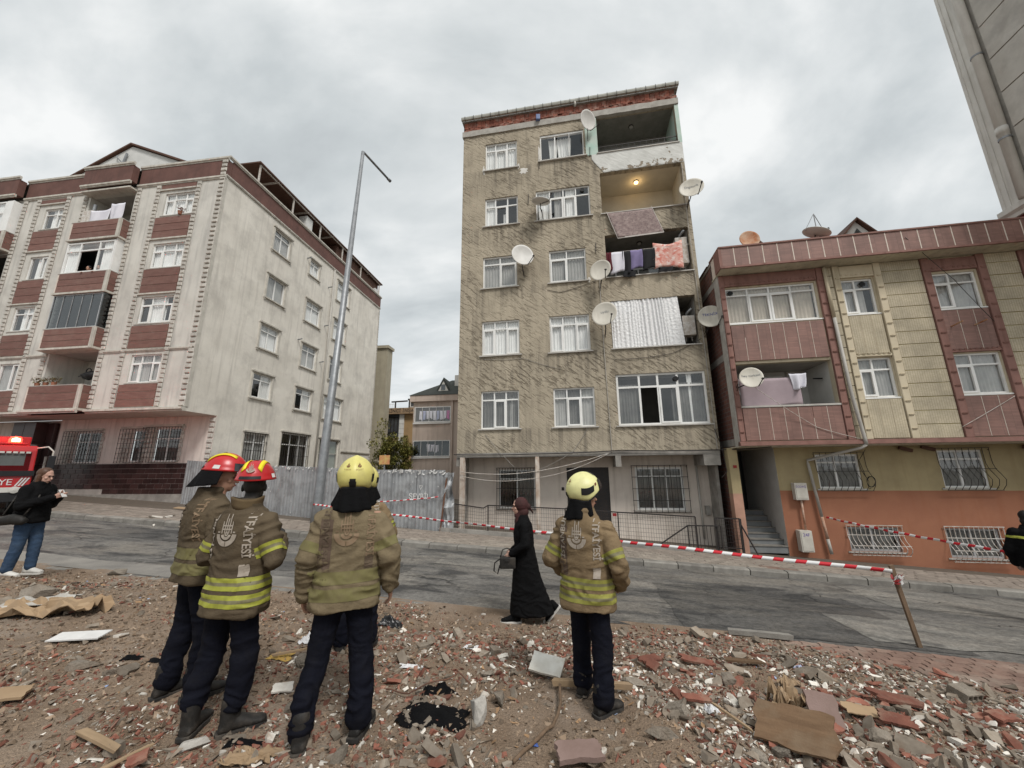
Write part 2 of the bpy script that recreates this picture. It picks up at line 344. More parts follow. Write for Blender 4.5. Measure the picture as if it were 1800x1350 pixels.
def window(P, u0, u1, z0, z1, cols=(1, 1, 1), tr=.74, sash=(), y=0.0, dep=.06, fw=.055, mw=.05, frame='upvc', curt=(), sill=.05, xf=None,
           openc=(), glass='glass', name='window', silm='sill_stone', vent=None):
    f = MB(); ya, yb = y + dep, y + dep + .06
    f.box(u0, u1, ya, yb, z0, z0 + fw); f.box(u0, u1, ya, yb, z1 - fw, z1); f.box(u0, u0 + fw, ya, yb, z0 + fw, z1 - fw); f.box(u1 - fw, u1, ya, yb, z0 + fw, z1 - fw)
    tot = sum(cols); us = [u0 + fw]; acc = 0; W = u1 - u0 - 2 * fw
    for c in cols[:-1]:
        acc += c; us.append(u0 + fw + W * acc / tot)
    us.append(u1 - fw); zt = z0 + (z1 - z0) * tr if tr else None
    for u in us[1:-1]: f.box(u - mw / 2, u + mw / 2, ya + .004, yb - .004, z0 + fw, z1 - fw)
    if tr: f.box(u0 + fw, u1 - fw, ya + .002, yb - .002, zt - mw / 2, zt + mw / 2)
    cells = []
    for i in range(len(cols)):
        a = us[i] + (mw / 2 if i else 0); b_ = us[i + 1] - (mw / 2 if i < len(cols) - 1 else 0)
        lo = (a, b_, z0 + fw, (zt - mw / 2) if tr else z1 - fw)
        if i in sash:
            s = .045; ys, ye = ya - .02, ya + .03
            f.box(lo[0] - .012, lo[1] + .012, ys, ye, lo[2] - .01, lo[2] + s); f.box(lo[0] - .012, lo[1] + .012, ys, ye, lo[3] - s, lo[3] + .01)
            f.box(lo[0] - .012, lo[0] + s, ys, ye, lo[2] + s, lo[3] - s); f.box(lo[1] - s, lo[1] + .012, ys, ye, lo[2] + s, lo[3] - s)
        if i not in openc: cells.append(lo)
        if tr: cells.append((a, b_, zt + mw / 2, z1 - fw))
    w = f.build(name, frame, P, xf=xf)
    for a, b_, c, d in cells: MB().box(a, b_, ya + .028, ya + .034, c, d).build('pane', glass, w, xf=xf)
    if sill: MB().box(u0 - .09, u1 + .09, y - sill, y + dep, z0 - .045, z0 - .004).build('sill', silm, w, xf=xf)
    for i, cu in enumerate(curt):
        a, b_, mt = cu[:3]; lo, hi = (cu[3], cu[4]) if len(cu) > 4 else (0, 1); ga = cu[5] if len(cu) > 5 else 0
        wavy(u0 + (u1 - u0) * a, u0 + (u1 - u0) * b_, z0 + (z1 - z0) * lo, z0 + (z1 - z0) * hi, yb + .035, seed=int(u0 * 97 + z0 * 31 + i), gather=ga).build('curtain', mt, w, smooth=True, xf=xf)
    if vent is not None:
        q = MB(); c = vent; n = 16
        q.tube([(c[0], ya + .0, c[1]), (c[0], ya - .03, c[1])], c[2], n); q.build('vent', 'black', w, xf=xf)
    return w
def room(P, u0, u1, z0, z1, y0, y1, mats, xf=None, name='room'):
    """inner faces of a recess: mats = floor/side/back/ceiling"""
    m = MB()
    m.cur = 0; m.quad((u0, y0, z0), (u1, y0, z0), (u1, y1, z0), (u0, y1, z0))
    m.cur = 1; m.quad((u0, y0, z0), (u0, y1, z0), (u0, y1, z1), (u0, y0, z1)); m.quad((u1, y0, z0), (u1, y0, z1), (u1, y1, z1), (u1, y1, z0))
    m.cur = 2; m.quad((u0, y1, z0), (u1, y1, z0), (u1, y1, z1), (u0, y1, z1))
    m.cur = 3; m.quad((u0, y0, z1), (u0, y1, z1), (u1, y1, z1), (u1, y0, z1))
    return m.build(name, mats, P, xf=xf)
def bars(P, u0, u1, z0, z1, y, n, nh=2, material='dark_metal', belly=0.0, r=.009, xf=None, name='window_bars'):
    b = MB()
    for i in range(n + 1):
        u = u0 + (u1 - u0) * i / n
        if belly:
            pts = []
            for k in range(9):
                f = k / 8; pts.append((u, y - belly * math.exp(-((f - .22) / .22) ** 2) , z0 + (z1 - z0) * f))
            b.tube(pts, r, 5)
        else: b.bar((u, y, z0), (u, y, z1), 2 * r)
    for k in range(nh + 1):
        f = k / nh; z = z0 + (z1 - z0) * f
        yy = y - (belly * math.exp(-((f - .22) / .22) ** 2) if belly else 0)
        b.bar((u0 - .02, yy - r * 1.2, z), (u1 + .02, yy - r * 1.2, z), 2 * r)
    for u in (u0, u1):
        for z in (z0 + .06, z1 - .06): b.bar((u, y, z), (u, y + .12, z), 2 * r)
    return b.build(name, material, P, xf=xf)

# ------------------------------------------------------------------ street frame: t runs along the street, q towards the photographer
P0 = Vector((-2.1, 14.7, 0)); A10 = R(10)
DT = Vector((math.cos(A10), -math.sin(A10), 0)); DQ = Vector((-math.sin(A10), -math.cos(A10), 0))
def zroad(t, q):
    a = (q - 3) / 4.8; return (-.26 - .051 * t) * (1 - a) + (-.1 - .04 * t) * a
def W(t, q, z=None):
    p = P0 + DT * t + DQ * q; p.z = zroad(t, q) if z is None else z; return p
def tq(x, y):
    d = Vector((x, y, 0)) - P0; return d.dot(DT), d.dot(DQ)
# ================================================================== ground, road, pavements
def mat_asphalt(name, lo, hi, stain, dustc):
    m, nt, b = base(name)
    P = nd(nt, 'ShaderNodeMapping', {'Vector': wpos(nt), 'Rotation': (0, 0, A10)}).outputs[0]
    lng = vmul(nt, P, (.45, 1.2, 1))
    col = mixc(nt, ramp(nt, nz(nt, lng, 1.3, 9, .68), [(.36, 0), (.62, 1)]), lo, hi)
    col = mixc(nt, ramp(nt, nz(nt, vmul(nt, P, (.5, 1.1, 1)), 1.1, 7, .62, .8), [(.52, 0), (.60, .85)]), col, stain)
    col = mixc(nt, ramp(nt, nz(nt, lng, .9, 10, .76), [(.48, 0), (.60, .6)]), col, dustc)
    vo = nd(nt, 'ShaderNodeTexVoronoi', {'Vector': nd(nt, 'ShaderNodeVectorMath', {0: vmul(nt, P, (.55, .9, 1)), 1: vmul(nt, nd(nt, 'ShaderNodeTexNoise', {'Vector': P, 'Scale': 2.2, 'Detail': 5.0}).outputs[1], (.55, .55, 0))}, operation='ADD').outputs[0], 'Scale': .62}, feature='DISTANCE_TO_EDGE').outputs[0]
    crack = mth(nt, 'MULTIPLY', ramp(nt, vo, [(.003, .8), (.012, 0)]), ramp(nt, nz(nt, P, .5, 2), [(.42, .0), (.6, 1)]))
    col = mixc(nt, crack, col, (.022, .021, .02))
    g1 = mth(nt, 'ADD', mth(nt, 'MULTIPLY', nz(nt, P, 14, 6, .8), .6), mth(nt, 'MULTIPLY', nz(nt, P, 75, 4, .85), .4))
    col = mixc(nt, 1.0, col, ramp(nt, g1, [(.36, .42), (.5, 1.0), (.64, 1.65)]), 'MULTIPLY')
    nt.links.new(col, b.inputs['Base Color'])
    nt.links.new(ramp(nt, nz(nt, lng, 1.0, 4, .5), [(.35, .55), (.65, .9)]), b.inputs['Roughness']); b.inputs['Specular IOR Level'].default_value = .35
    bumpn(nt, b, mth(nt, 'SUBTRACT', g1, mth(nt, 'MULTIPLY', crack, 1.5)), .8, .02)
mat_asphalt('asphalt', (.066, .064, .061), (.165, .157, .144), (.038, .037, .037), (.225, .205, .175))
mat_asphalt('asphalt_dark', (.046, .045, .044), (.10, .096, .09), (.03, .03, .03), (.15, .138, .12))
mat_asphalt('asphalt_pale', (.115, .11, .10), (.21, .20, .18), (.07, .068, .064), (.27, .245, .21))
mat('earth', (.175, .124, .084), (.262, .195, .14), scale=1.4, rough=.97, bump=.9, bscale=55, bdist=.03, dirt=(.30, .25, .205), dscale=.8, damt=.7, fine=.35)
mat('yard_earth', (.18, .15, .12), (.24, .21, .18), rough=.97, bump=.5)
mat('kerb_stone', (.25, .237, .212), (.175, .163, .146), scale=4, rough=.9, bump=.5, bscale=50, rnd=.16, dirt=(.13, .12, .105), dscale=3, damt=.6, fine=.15)
mat('paver_grey', (.30, .262, .22), (.22, .19, .16), scale=5, rough=.92, bump=.4, bscale=60, rnd=.16, dirt=(.2, .17, .14), dscale=2, damt=.5)
mat('paver_stuff', (.28, .238, .20), (.205, .172, .145), scale=5, rough=.92, bump=.4, bscale=60, island=.16, dirt=(.2, .17, .14), dscale=2, damt=.5)
mat('paver_red', (.225, .148, .115), (.17, .11, .087), scale=5, rough=.92, bump=.4, bscale=60, rnd=.15, dirt=(.30, .255, .21), dscale=2, damt=.6)
mat('joint_sand', (.13, .105, .082), (.09, .075, .06), scale=9, rough=.97)
mat('far_ground', (.22, .20, .17), (.16, .15, .13), scale=.05, rough=.97)

g = MB().quad((-1500, -1500, -3.4), (1500, -1500, -3.4), (1500, 1500, -3.4), (-1500, 1500, -3.4)).build('ground', 'far_ground'); struct(g)
def sheet(name, t0, t1, q0, q1, dt, dq, zf, material):
    nt_ = max(1, round((t1 - t0) / dt)); nq = max(1, round((q1 - q0) / dq)); mb = MB(); rows = []
    for i in range(nt_ + 1):
        t = t0 + (t1 - t0) * i / nt_; rows.append([W(t, q0 + (q1 - q0) * k / nq, zf(t, q0 + (q1 - q0) * k / nq)) for k in range(nq + 1)])
    mb.loft(rows, cap=False, closed=False)
    return struct(mb.build(name, material, smooth=True))
sheet('road', -45, 45, 3.45, 8.02, .25, .15, lambda t, q: zroad(t, q) + .012 * noise.noise((t * .5, q * .8, 0)), 'asphalt')
zasp = lambda t, q: zroad(t, q) + .012 * noise.noise((t * .5, q * .8, 0))
def patch_sheet(t0, t1, q0, q1, m, seed, dz=.005):
    n, k = 40, 14; rows_ = []
    for i in range(n + 1):
        f = i / n; t = t0 + (t1 - t0) * f; row = []
        for j in range(k + 1):
            g_ = j / k; e = .10 * noise.noise((t * 1.7 + seed, g_ * 2, 0)); a = q0 + e; c = q1 + .10 * noise.noise((t * 1.9, seed, 3)); tt = t + .08 * noise.noise((g_ * 4, seed, f)); row.append(W(tt, a + (c - a) * g_, zasp(tt, a + (c - a) * g_) + dz))
        rows_.append(row)
    q_ = MB(); q_.loft(rows_, cap=False, closed=False); return struct(q_.build('road_patch', m, smooth=True))
patch_sheet(5.9, 9.3, 5.2, 7.9, 'asphalt_dark', 1); patch_sheet(-9, -3.2, 4.0, 5.3, 'asphalt_dark', 2); patch_sheet(9.9, 16, 3.9, 5.6, 'asphalt_pale', 3); patch_sheet(1.2, 5.2, 4.1, 5.2, 'asphalt_pale', 4); patch_sheet(-2.6, 1.0, 5.6, 6.9, 'asphalt_dark', 5); patch_sheet(8.3, 11.5, 6.5, 7.7, 'asphalt_pale', 6, .010)
zpav = lambda t, q: zroad(t, max(q, -1.0)) + .13
pav = sheet('pavement', -45, 45, -2.0, 3.28, 1, .5, lambda t, q: zpav(t, q) - .028, 'joint_sand')
sheet('yard', -45, 45, -60, -1.98, 3, 3, lambda t, q: zpav(t, -1.5) - .05, 'yard_earth')
kerb = sheet('kerb', -45, 45, 3.24, 3.5, 1, .26, lambda t, q: zroad(t, q) - .03, 'joint_sand')
# kerb stones, each with a chamfered road edge
ks = MB().loft([[(x, .125, -.10), (x, -.125, -.10), (x, -.125, .115), (x, -.10, .14), (x, .125, .14)] for x in (-.392, .392)])
kso = ks.build('kerb_stone', 'kerb_stone', kerb, bevel=.008); ksm = kso.data
def place(o, t, q, dz=0, yaw=0.0, tilt=0.0):
    p = W(t, q); o.location = (p.x, p.y, p.z + dz)
    sl = math.atan((zroad(t + .5, q) - zroad(t - .5, q)))
    o.rotation_euler = (tilt, -sl, -A10 + yaw)
for i in range(54):
    t = -20 + i * .8
    o = kso if i == 0 else link('kerb_stone', ksm, kerb)
    place(o, t, 3.36, rng.uniform(-.012, .012), R(rng.uniform(-.8, .8)), R(rng.uniform(-1.5, 1.5)))
# pavement blocks: the 300 nearest are single blocks, the far rest is one mass of blocks
pb = MB().box(-.108, .108, -.078, .078, -.03, .0).build('paver', 'paver_grey', pav, bevel=.006); pbm = pb.data
pr = MB().box(-.108, .108, -.078, .078, -.03, .0).build('paver', 'paver_red', pav, bevel=.006); prm = pr.data
cells = []
nrow = 13
for r_ in range(nrow):
    for i in range(165):
        t = -17 + i * .222 + (.111 if r_ % 2 else 0); q = 3.17 - r_ * .163
        if q < 1.15 and 0 < t < 9.2: continue
        if t > 9.4 and q < 1.05: continue
        p = W(t, q); v = p - Vector((0, 0, 1.8)); ang = abs(math.atan2(p.x, p.y))
        if p.y > 0 and ang < R(54): cells.append((v.length, t, q))
cells.sort(); mass = MB(); first = {0: True, 1: True}
sel = cells[:330]
for k, (d, t, q) in enumerate(cells):
    red = 1 if t + .4 * noise.noise((t, q, 1)) > 8.9 else 0
    dz = .13 + rng.uniform(-.006, .006)
    if k < 300:
        if first[red]: o = (pb, pr)[red]; first[red] = False
        else: o = link('paver', (pbm, prm)[red], pav)
        place(o, t, q, dz, R(rng.uniform(-1.5, 1.5)), R(rng.uniform(-1, 1)))
    else:
        p = W(t, q); M = Matrix.Translation((p.x, p.y, p.z + dz - .015)) @ Matrix.Rotation(-A10 + R(rng.uniform(-1.5, 1.5)), 4, 'Z') @ Matrix.Rotation(math.atan(.05), 4, 'Y')
        mass.xbox(M, .214, .154, .03)
struct(mass.build('paver_mass', 'paver_stuff', pav), 'stuff')

# rubble lot
def sstep(a, b, x):
    x = min(1, max(0, (x - a) / (b - a))) if a != b else 0; return x * x * (3 - 2 * x)
def lot_base(t, q):
    edge = 8.0 + .36 * max(0, t - 7.2)
    z = -.1 - .04 * t + .26 * sstep(edge, edge + 2.7, q) + .014 - .05 * sstep(7.0, 7.6, t) * (1 - sstep(edge - .2, edge + .25, q))
    z += .16 * sstep(4.8, 7.2, t) * sstep(10.4, 11.6, q) + .13 * sstep(-1.5, -4, t) * sstep(8.6, 9.4, q) * (1 - sstep(10, 11.5, q))
    return z
def lot_z(x, y):
    t, q = tq(x, y)
    n_ = noise.fractal((x * .9, y * .9, 3), .8, 2.1, 4) * .055 + noise.fractal((x * 5, y * 5, 9), .9, 2.1, 3) * .014
    e = 8.0 + .36 * max(0, t - 7.2); k = sstep(e - .05, e + .6, q)
    z = lot_base(t, q) + n_ * (.25 + .75 * k)
    return z
lot = MB(); rows = []
qs = [7.9 + .075 * i for i in range(66)] + [13, 13.6, 14.5, 16, 19, 24, 32]
ts = [-30, -24, -19] + [-16 + .075 * i for i in range(410)] + [16, 19, 24, 30]
for t in ts:
    row = []
    for q in qs:
        p = P0 + DT * t + DQ * q; row.append((p.x, p.y, lot_z(p.x, p.y)))
    rows.append(row)
lot.loft(rows, cap=False, closed=False); lot = struct(lot.build('rubble_lot', 'earth', smooth=True))

# interlocking red pavers left along the near side of the road
zfp = lambda t: -.1 - .04 * t + .006
npv = sheet('footpath', 7.0, 16, 8.02, 11.0, .4, .3, lambda t, q: zfp(t) - .02, 'joint_sand')
zig = [(-.1, -.05), (-.06, -.063), (0, -.05), (.06, -.037), (.1, -.05), (.113, 0), (.1, .05), (.06, .037), (0, .05), (-.06, .063), (-.1, .05), (-.087, 0)]
zz = MB().loft([[(x * .97, y * .95, 0) for x, y in zig], [(x * .97, y * .95, .03) for x, y in zig], [(x * .93, y * .88, .036) for x, y in zig]])
zo = zz.build('paver', 'paver_red', npv); zm = zo.data; used = False
for r_ in range(19):
    for i in range(34):
        t = 7.15 + i * .203 + (.1 if r_ % 2 else 0); q = 8.06 + r_ * .104
        if q > 8.28 + .36 * (t - 7.3) + .12 * noise.noise((t * 2, q * 2, 0)): continue
        o = zo if not used else link('paver', zm, npv); used = True
        p = W(t, q); o.location = (p.x, p.y, zfp(t) - .026 + rng.uniform(-.004, .006))
        o.rotation_euler = (R(rng.uniform(-1.5, 1.5)), math.atan(.04), -A10 + R(rng.uniform(-2, 2)))
# flush edging stones along the near edge of the road
edg = sheet('road_edging', -16, 2.2, 7.97, 8.12, 1, .15, lambda t, q: zroad(t, q) - .035, 'joint_sand')
eb = MB().box(-.44, .44, -.07, .07, -.05, .012).build('edging_stone', 'kerb_stone', edg, bevel=.008); ebm = eb.data
for i in range(20):
    t = -15.4 + i * .9
    o = eb if i == 0 else link('edging_stone', ebm, edg)
    place(o, t, 8.04 + rng.uniform(-.02, .02), rng.uniform(-.02, .008), R(rng.uniform(-1.5, 1.5)))
# lighter concrete gutter strip on the near side of the asphalt
mat('gutter_strip', (.25, .235, .21), (.18, .17, .155), scale=1.5, rough=.9, bump=.4, bscale=70, dirt=(.11, .105, .1), dscale=1.1, damt=.7, fine=.2)
def strip_q(t): return 7.35 + .2 * noise.noise((t * .35, 2, 0))
gs = MB(); gs.loft([[W(-30 + .4 * i, a * (7.97 - strip_q(-30 + .4 * i)) + strip_q(-30 + .4 * i), zroad(-30 + .4 * i, 7.7) + .016 - (0 if a else .004)) for a in (0, .5, 1)] for i in range(76)], cap=False, closed=False)
struct(gs.build('road_patch', 'gutter_strip', smooth=True))
# ================================================================== the tall plastered block
def frame_of(ox, oy, ang):
    a = R(ang); d = Vector((math.cos(a), -math.sin(a), 0)); n = Vector((-math.sin(a), -math.cos(a), 0)); o = Vector((ox, oy, 0))
    return lambda u, off, z: o + d * u + n * off + Vector((0, 0, z))
mid = thing('apartment_building', 'tall narrow apartment block with bare brown trowelled plaster and dishes', 'building', (-2.1, 14.7, 0), -A10)
Mw = frame_of(-2.1, 14.7, 10)
G, T3 = 'curtain', (1, 1, 1)
wins = [(1.02, 2.44, 14.68, 16.08), (3.46, 5.33, 14.76, 16.1), (1.02, 2.45, 11.9, 13.26), (3.22, 5.45, 11.88, 13.32), (.95, 2.38, 9.05, 10.46), (3.70, 5.15, 9.03, 10.45),
        (.93, 2.45, 6.18, 7.62), (3.63, 5.15, 6.15, 7.63), (.92, 2.40, 3.31, 4.76), (3.69, 5.19, 3.31, 4.76), (5.98, 9.03, 3.30, 5.17)]
balc = [(5.9, 9.08, 14.77, 16.62), (5.9, 9.08, 11.87, 13.78), (5.93, 9.05, 9.06, 10.88), (5.95, 9.0, 6.17, 8.06)]
fw_ = MB(); wallgrid(fw_, 0, 9.22, 2.42, 16.62, wins + balc, 0, .2); fw_.build('wall', 'plaster_mid', mid)
s_ = MB(); s_.quad((0, 0, 2.42), (0, 10, 2.42), (0, 10, 17.3), (0, 0, 17.3)); s_.quad((9.22, 0, 2.42), (9.22, 10, 2.42), (9.22, 10, 17.3), (9.22, 0, 17.3))
s_.quad((0, 10, -1), (9.22, 10, -1), (9.22, 10, 17.3), (0, 10, 17.3)); s_.quad((0, 0, 2.4), (9.22, 0, 2.4), (9.22, 10, 2.4), (0, 10, 2.4)); s_.build('side_wall', 'plaster_mid', mid)
MB().box(.1, 9.12, 1.75, 1.8, 2.5, 17.2).build('inner_wall', 'interior', mid)
fl = MB()
for z in (5.55, 8.4, 11.25, 14.1): fl.box(.05, 5.7, .22, 1.75, z - .08, z + .05)
fl.box(.05, 9.15, .22, 1.75, 16.64, 16.7); fl.box(5.5, 5.6, .22, 1.75, 2.5, 16.6); fl.build('floor_slab', 'interior', mid)
# ring beam under the brick, ragged lower edge
rb = MB(); rb.loft([[(u, -.055 + .012 * noise.noise((u * 2, 0, 0)), 16.60 + .025 * noise.noise((u * 3, 1, 0))), (u, -.07 + .015 * noise.noise((u * 2.3, 5, 0)), 16.87 + .03 * noise.noise((u * 4, 2, 0))), (u, .1, 16.88), (u, .1, 16.6)] for u in [-.05 + i * .155 for i in range(61)]])
rb.build('ring_beam', 'concrete_light', mid)
MB().box(.02, 9.2, .035, .2, 16.85, 17.36).build('mortar_bed', 'mortar', mid)
bt = MB().box(-.094, .094, 0, .1, 0, .30).build('brick', 'hollow_brick', mid, bevel=.006); btm = bt.data
bs = MB().box(-.094, .094, 0, .1, 0, .085).build('brick', 'hollow_brick', mid, bevel=.005); bsm = bs.data
for i in range(46):
    u = .12 + i * .1985
    o = bt if i == 0 else link('brick', btm, mid); o.location = (u, -.03 + rng.uniform(-.012, .008), 17.06); o.rotation_euler = (0, R(rng.uniform(-1.5, 1.5)), 0)
    for k in (0, 1):
        if k == 1 and rng.random() < .12: continue
        o = bs if (i == 0 and k == 0) else link('brick', bsm, mid)
        o.location = (u + (.09 if k else 0), -.028 + rng.uniform(-.03, .012), 16.875 + k * .092 + rng.uniform(-.004, .004)); o.rotation_euler = (0, R(rng.uniform(-3, 3)), R(rng.uniform(-3, 3)))
ea = MB().box(-.06, 9.3, -.10, 10.05, 17.36, 17.40); ea.build('roof', 'concrete', mid)
gt = MB(); gt.loft([[(u, -.10, 17.405), (u, -.20, 17.405), (u, -.22, 17.47), (u, -.22, 17.53), (u, -.205, 17.53), (u, -.20, 17.48), (u, -.185, 17.425), (u, -.10, 17.425)] for u in (-.08, 9.32)])
gut = gt.build('gutter', 'gutter', mid)
for i in range(24):
    u = .1 + i * .395; MB().box(u - .008, u + .008, -.235, -.08, 17.40, 17.555).build('gutter_bracket', 'dark_metal', gut)
MB().tube([(5.05, -.16, 17.42), (5.05, -.15, 17.3), (5.04, -.1, 17.22)], .05, 10).build('gutter_outlet', 'pvc_pipe', gut, smooth=True)
tag(MB().box(-.09, .09, -.08, .08, -.12, .14).build('junction_box', mat('blue_box', (.14, .19, .36), rough=.5), bevel=.02), 'small blue box on the ledge under the bare brick', 'box').location = Mw(3.42, .12, 16.93)
# windows
cw = [[(0.02, .98, G)], None, [(.02, .3, G), (.55, .62, G, .0, .45)], [(.04, .24, G), (.34, .48, 'curtain_grey'), (.55, .72, G)], [(.0, 1, 'curtain_grey')], [(.0, 1, 'curtain_grey')], [(0.02, .98, G)], [(0.02, .98, G)],
      [(.74, .86, 'curtain_grey', 0, .8), (.05, .95, 'curtain_shaded')], [(0.02, .34, 'curtain_grey'), (.66, .98, 'curtain_grey'), (.3, .7, 'curtain_shaded')], [(.80, .86, G, 0, 1, .5), (.62, .97, 'curtain_shaded', 0, .8), (.02, .27, 'curtain_shaded', 0, .8)]]
cfg = [((1, 1.35, 1), .74, (1,)), None, ((1, 1.35, 1), .70, (1,)), ((1, 1.1, 1, 1), .72, (1, 2)), ((1, 1), .76, (1,)), ((1, 1.1), .73, (0,)), ((1, 1.05, 1), .76, (0, 2)), ((1, 1.1, 1), .75, (0, 2)),
       ((1, 1, 1), .76, (1,)), ((1, 1.15, 1), .74, (1,)), ((1.15, 1, 1.05, 1.35), .74, (2,))]
vents = {3: (5.15, 13.14, .085), 10: (8.05, 4.93, .09)}
for i, (wv, c) in enumerate(zip(wins, cfg)):
    if c: window(mid, *wv, cols=c[0], tr=c[1], sash=c[2], curt=cw[i], sill=.07, vent=vents.get(i), openc=(1,) if i == 10 else (), fw=.075 if i == 10 else .055, mw=.07 if i == 10 else .05)
# top-floor window: no frame bars, sliding leaves, curtain blowing, one leaf tilted open
a, b_, c, d = wins[1]
w = MB().box(a, b_, .04, .14, d - .09, d).box(a, a + .05, .05, .12, c, d - .09).box(b_ - .05, b_, .05, .12, c, d - .09).box(a, b_, .03, .14, c, c + .06).box(a + .62, a + .67, .06, .11, c + .06, d - .09).build('window', 'upvc', mid)
MB().box(a + .05, a + .6, .08, .086, c + .06, d - .09).build('pane', 'glass', w); MB().box(a + .75, a + 1.24, .08, .086, c + .06, d - .09).build('pane', 'glass', w)
tl = Matrix.Translation((a + 1.55, .02, d - .1)) @ Matrix.Rotation(R(9), 4, 'X')
MB().box(-.27, .27, -.02, .02, -1.2, -.01).build('pane', 'glass', w, xf=tl)
MB().box(-.30, -.27, -.03, .03, -1.24, 0).box(.27, .30, -.03, .03, -1.24, 0).box(-.27, .27, -.03, .03, -1.24, -1.2).build('open_sash', 'upvc', w, xf=tl)
MB().box(a - .1, b_ + .12, -.09, .1, c - .05, c - .004).build('sill', 'sill_stone', w)
wavy(a + .35, a + .75, c + .1, d - .1, .25, .03, .12, 5, .3).build('curtain', G, w, smooth=True); wavy(a + .7, a + 1.35, c + .1, d - .1, .25, .03, .12, 8, .25).build('curtain', G, w, smooth=True)
# balconies: lined recesses, thresholds, back doors
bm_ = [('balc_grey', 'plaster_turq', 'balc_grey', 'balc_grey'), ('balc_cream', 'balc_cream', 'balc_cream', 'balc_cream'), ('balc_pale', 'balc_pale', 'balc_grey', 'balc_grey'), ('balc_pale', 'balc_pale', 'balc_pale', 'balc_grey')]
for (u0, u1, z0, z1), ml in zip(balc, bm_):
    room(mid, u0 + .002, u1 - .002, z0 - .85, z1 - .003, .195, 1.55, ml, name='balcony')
    MB().box(u0 - .06, u1 + .05, -.06, .24, z0 - .045, z0 - .006).build('coping', 'sill_stone', mid)
    MB().box(u0 + .01, u1 - .01, .2, .26, z0 - .86, z0 - .05).build('balcony_parapet', 'plaster_mid', mid)
window(mid, 6.1, 7.95, 11.1, 12.95, cols=(1, 1), tr=.7, y=1.4, dep=.06, sill=0, curt=[(.05, .95, 'curtain_grey')])
window(mid, 6.4, 8.3, 14.0, 15.95, cols=(1, 1), tr=.75, y=1.4, dep=.06, sill=0, curt=[])
window(mid, 6.4, 8.3, 8.3, 10.1, cols=(1, 1), tr=.75, y=1.4, dep=.06, sill=0, curt=[])
# white painted parapet of the top balcony, proud of the wall, flaking at the lower edge
m, nt, b = base('flaking_white'); P = opos(nt); sp = nd(nt, 'ShaderNodeSeparateXYZ', {0: P})
fl_ = nz(nt, P, 3.4, 6, .6); low = ramp(nt, mth(nt, 'SUBTRACT', 14.35, sp.outputs[2]), [(.0, 0), (.55, .16)])
rt = ramp(nt, mth(nt, 'SUBTRACT', sp.outputs[0], 7.3), [(0, 0), (.6, .055)])
mk = ramp(nt, mth(nt, 'ADD', mth(nt, 'ADD', fl_, low), rt), [(.70, 0), (.715, 1)])
col = mixc(nt, ramp(nt, nz(nt, P, 2, 7, .6), [(.3, 0), (.7, 1)]), (.68, .68, .65), (.52, .52, .49)); col = mixc(nt, mk, col, (.27, .225, .17))
nt.links.new(col, b.inputs['Base Color']); b.inputs['Roughness'].default_value = .9; bumpn(nt, b, mth(nt, 'SUBTRACT', nz(nt, vmul(nt, nd(nt, 'ShaderNodeMapping', {'Vector': P, 'Rotation': (0, R(-35), 0)}).outputs[0], (2.6, 3, 9)), 1, 3), mk), .6, .03)
pw = MB(); z0, z1 = 13.80, 14.72; us = [5.62 + i * .09 for i in range(41)]
lowz = lambda u: z0 + .03 * noise.noise((u * 3, 0, 0)) + max(0, (6.05 - u)) * 1.6
pw.loft([[(u, -.012, lowz(u)), (u, -.022, lowz(u) + .05), (u, -.022, z1), (u, .01, z1)] for u in us], cap=True); pw.build('painted_parapet', 'flaking_white', mid)
MB().box(5.40, 5.895, -.018, .02, 14.72, 16.58).build('painted_pier', 'plaster_turq', mid); MB().box(9.085, 9.235, -.02, .3, 14.72, 16.58).build('painted_pier', 'plaster_turq', mid)
rl = MB()
for z in (14.92, 15.12): rl.bar((5.9, .08, z), (9.08, .08, z), .025)
for i in range(14): rl.bar((5.95 + i * .24, .08, 14.77), (5.95 + i * .24, .08, 15.12), .014)
rl.build('railing', 'dark_metal', mid)
# ground floor, set back behind posts
gh = [(1.36, 2.8, .36, 1.82), (4.02, 5.6, -.75, 1.87), (6.55, 8.24, .33, 1.86)]
gw = MB(); wallgrid(gw, .12, 9.1, -1.2, 2.42, gh, 1.2, .15); gw.build('ground_wall', 'wall_ground', mid)
MB().box(-.1, .12, .9, 10, -1.2, 2.41).build('ground_side_wall', 'concrete', mid); MB().box(9.1, 9.2, .4, 10, -1.2, 2.41).build('ground_side_wall', 'concrete', mid)
window(mid, *gh[0], cols=(1, 1), tr=.75, y=1.2, curt=[(.5, .98, 'curtain_shaded')], sill=.05)
window(mid, *gh[2], cols=(1, .9, 1), tr=.78, y=1.2, curt=[(.02, .98, 'curtain_shaded')], sill=.06, fw=.075)
bars(mid, 1.3, 2.86, .32, 1.88, 1.1, 14, 2); bars(mid, 6.42, 8.36, .26, 1.92, 1.08, 10, 4, 'dark_metal')
MB().box(4.02, 5.6, 1.24, 1.3, -.75, 1.87).box(4.1, 4.75, 1.2, 1.26, -.7, 1.3).box(4.85, 5.5, 1.2, 1.26, -.7, 1.3).build('door', 'dark_metal', mid)
dg_ = MB()
for k in range(7): dg_.lathe([(.0, 0), (.05, 0), (.05, .012), (0, .012)], 8, (0, 0, 0))
hb = MB().box(-.0, 9.2, .0, .5, 2.26, 2.415).build('edge_beam', 'concrete', mid)
for bx_ in ((5.78, 5.97, -.03, 1.2, 1.88, 2.255), (8.66, 9.18, -.02, 1.2, 1.9, 2.255), (-.03, .12, .06, .88, 1.95, 2.255)): MB().box(*bx_).build('beam_stub', 'concrete', mid)
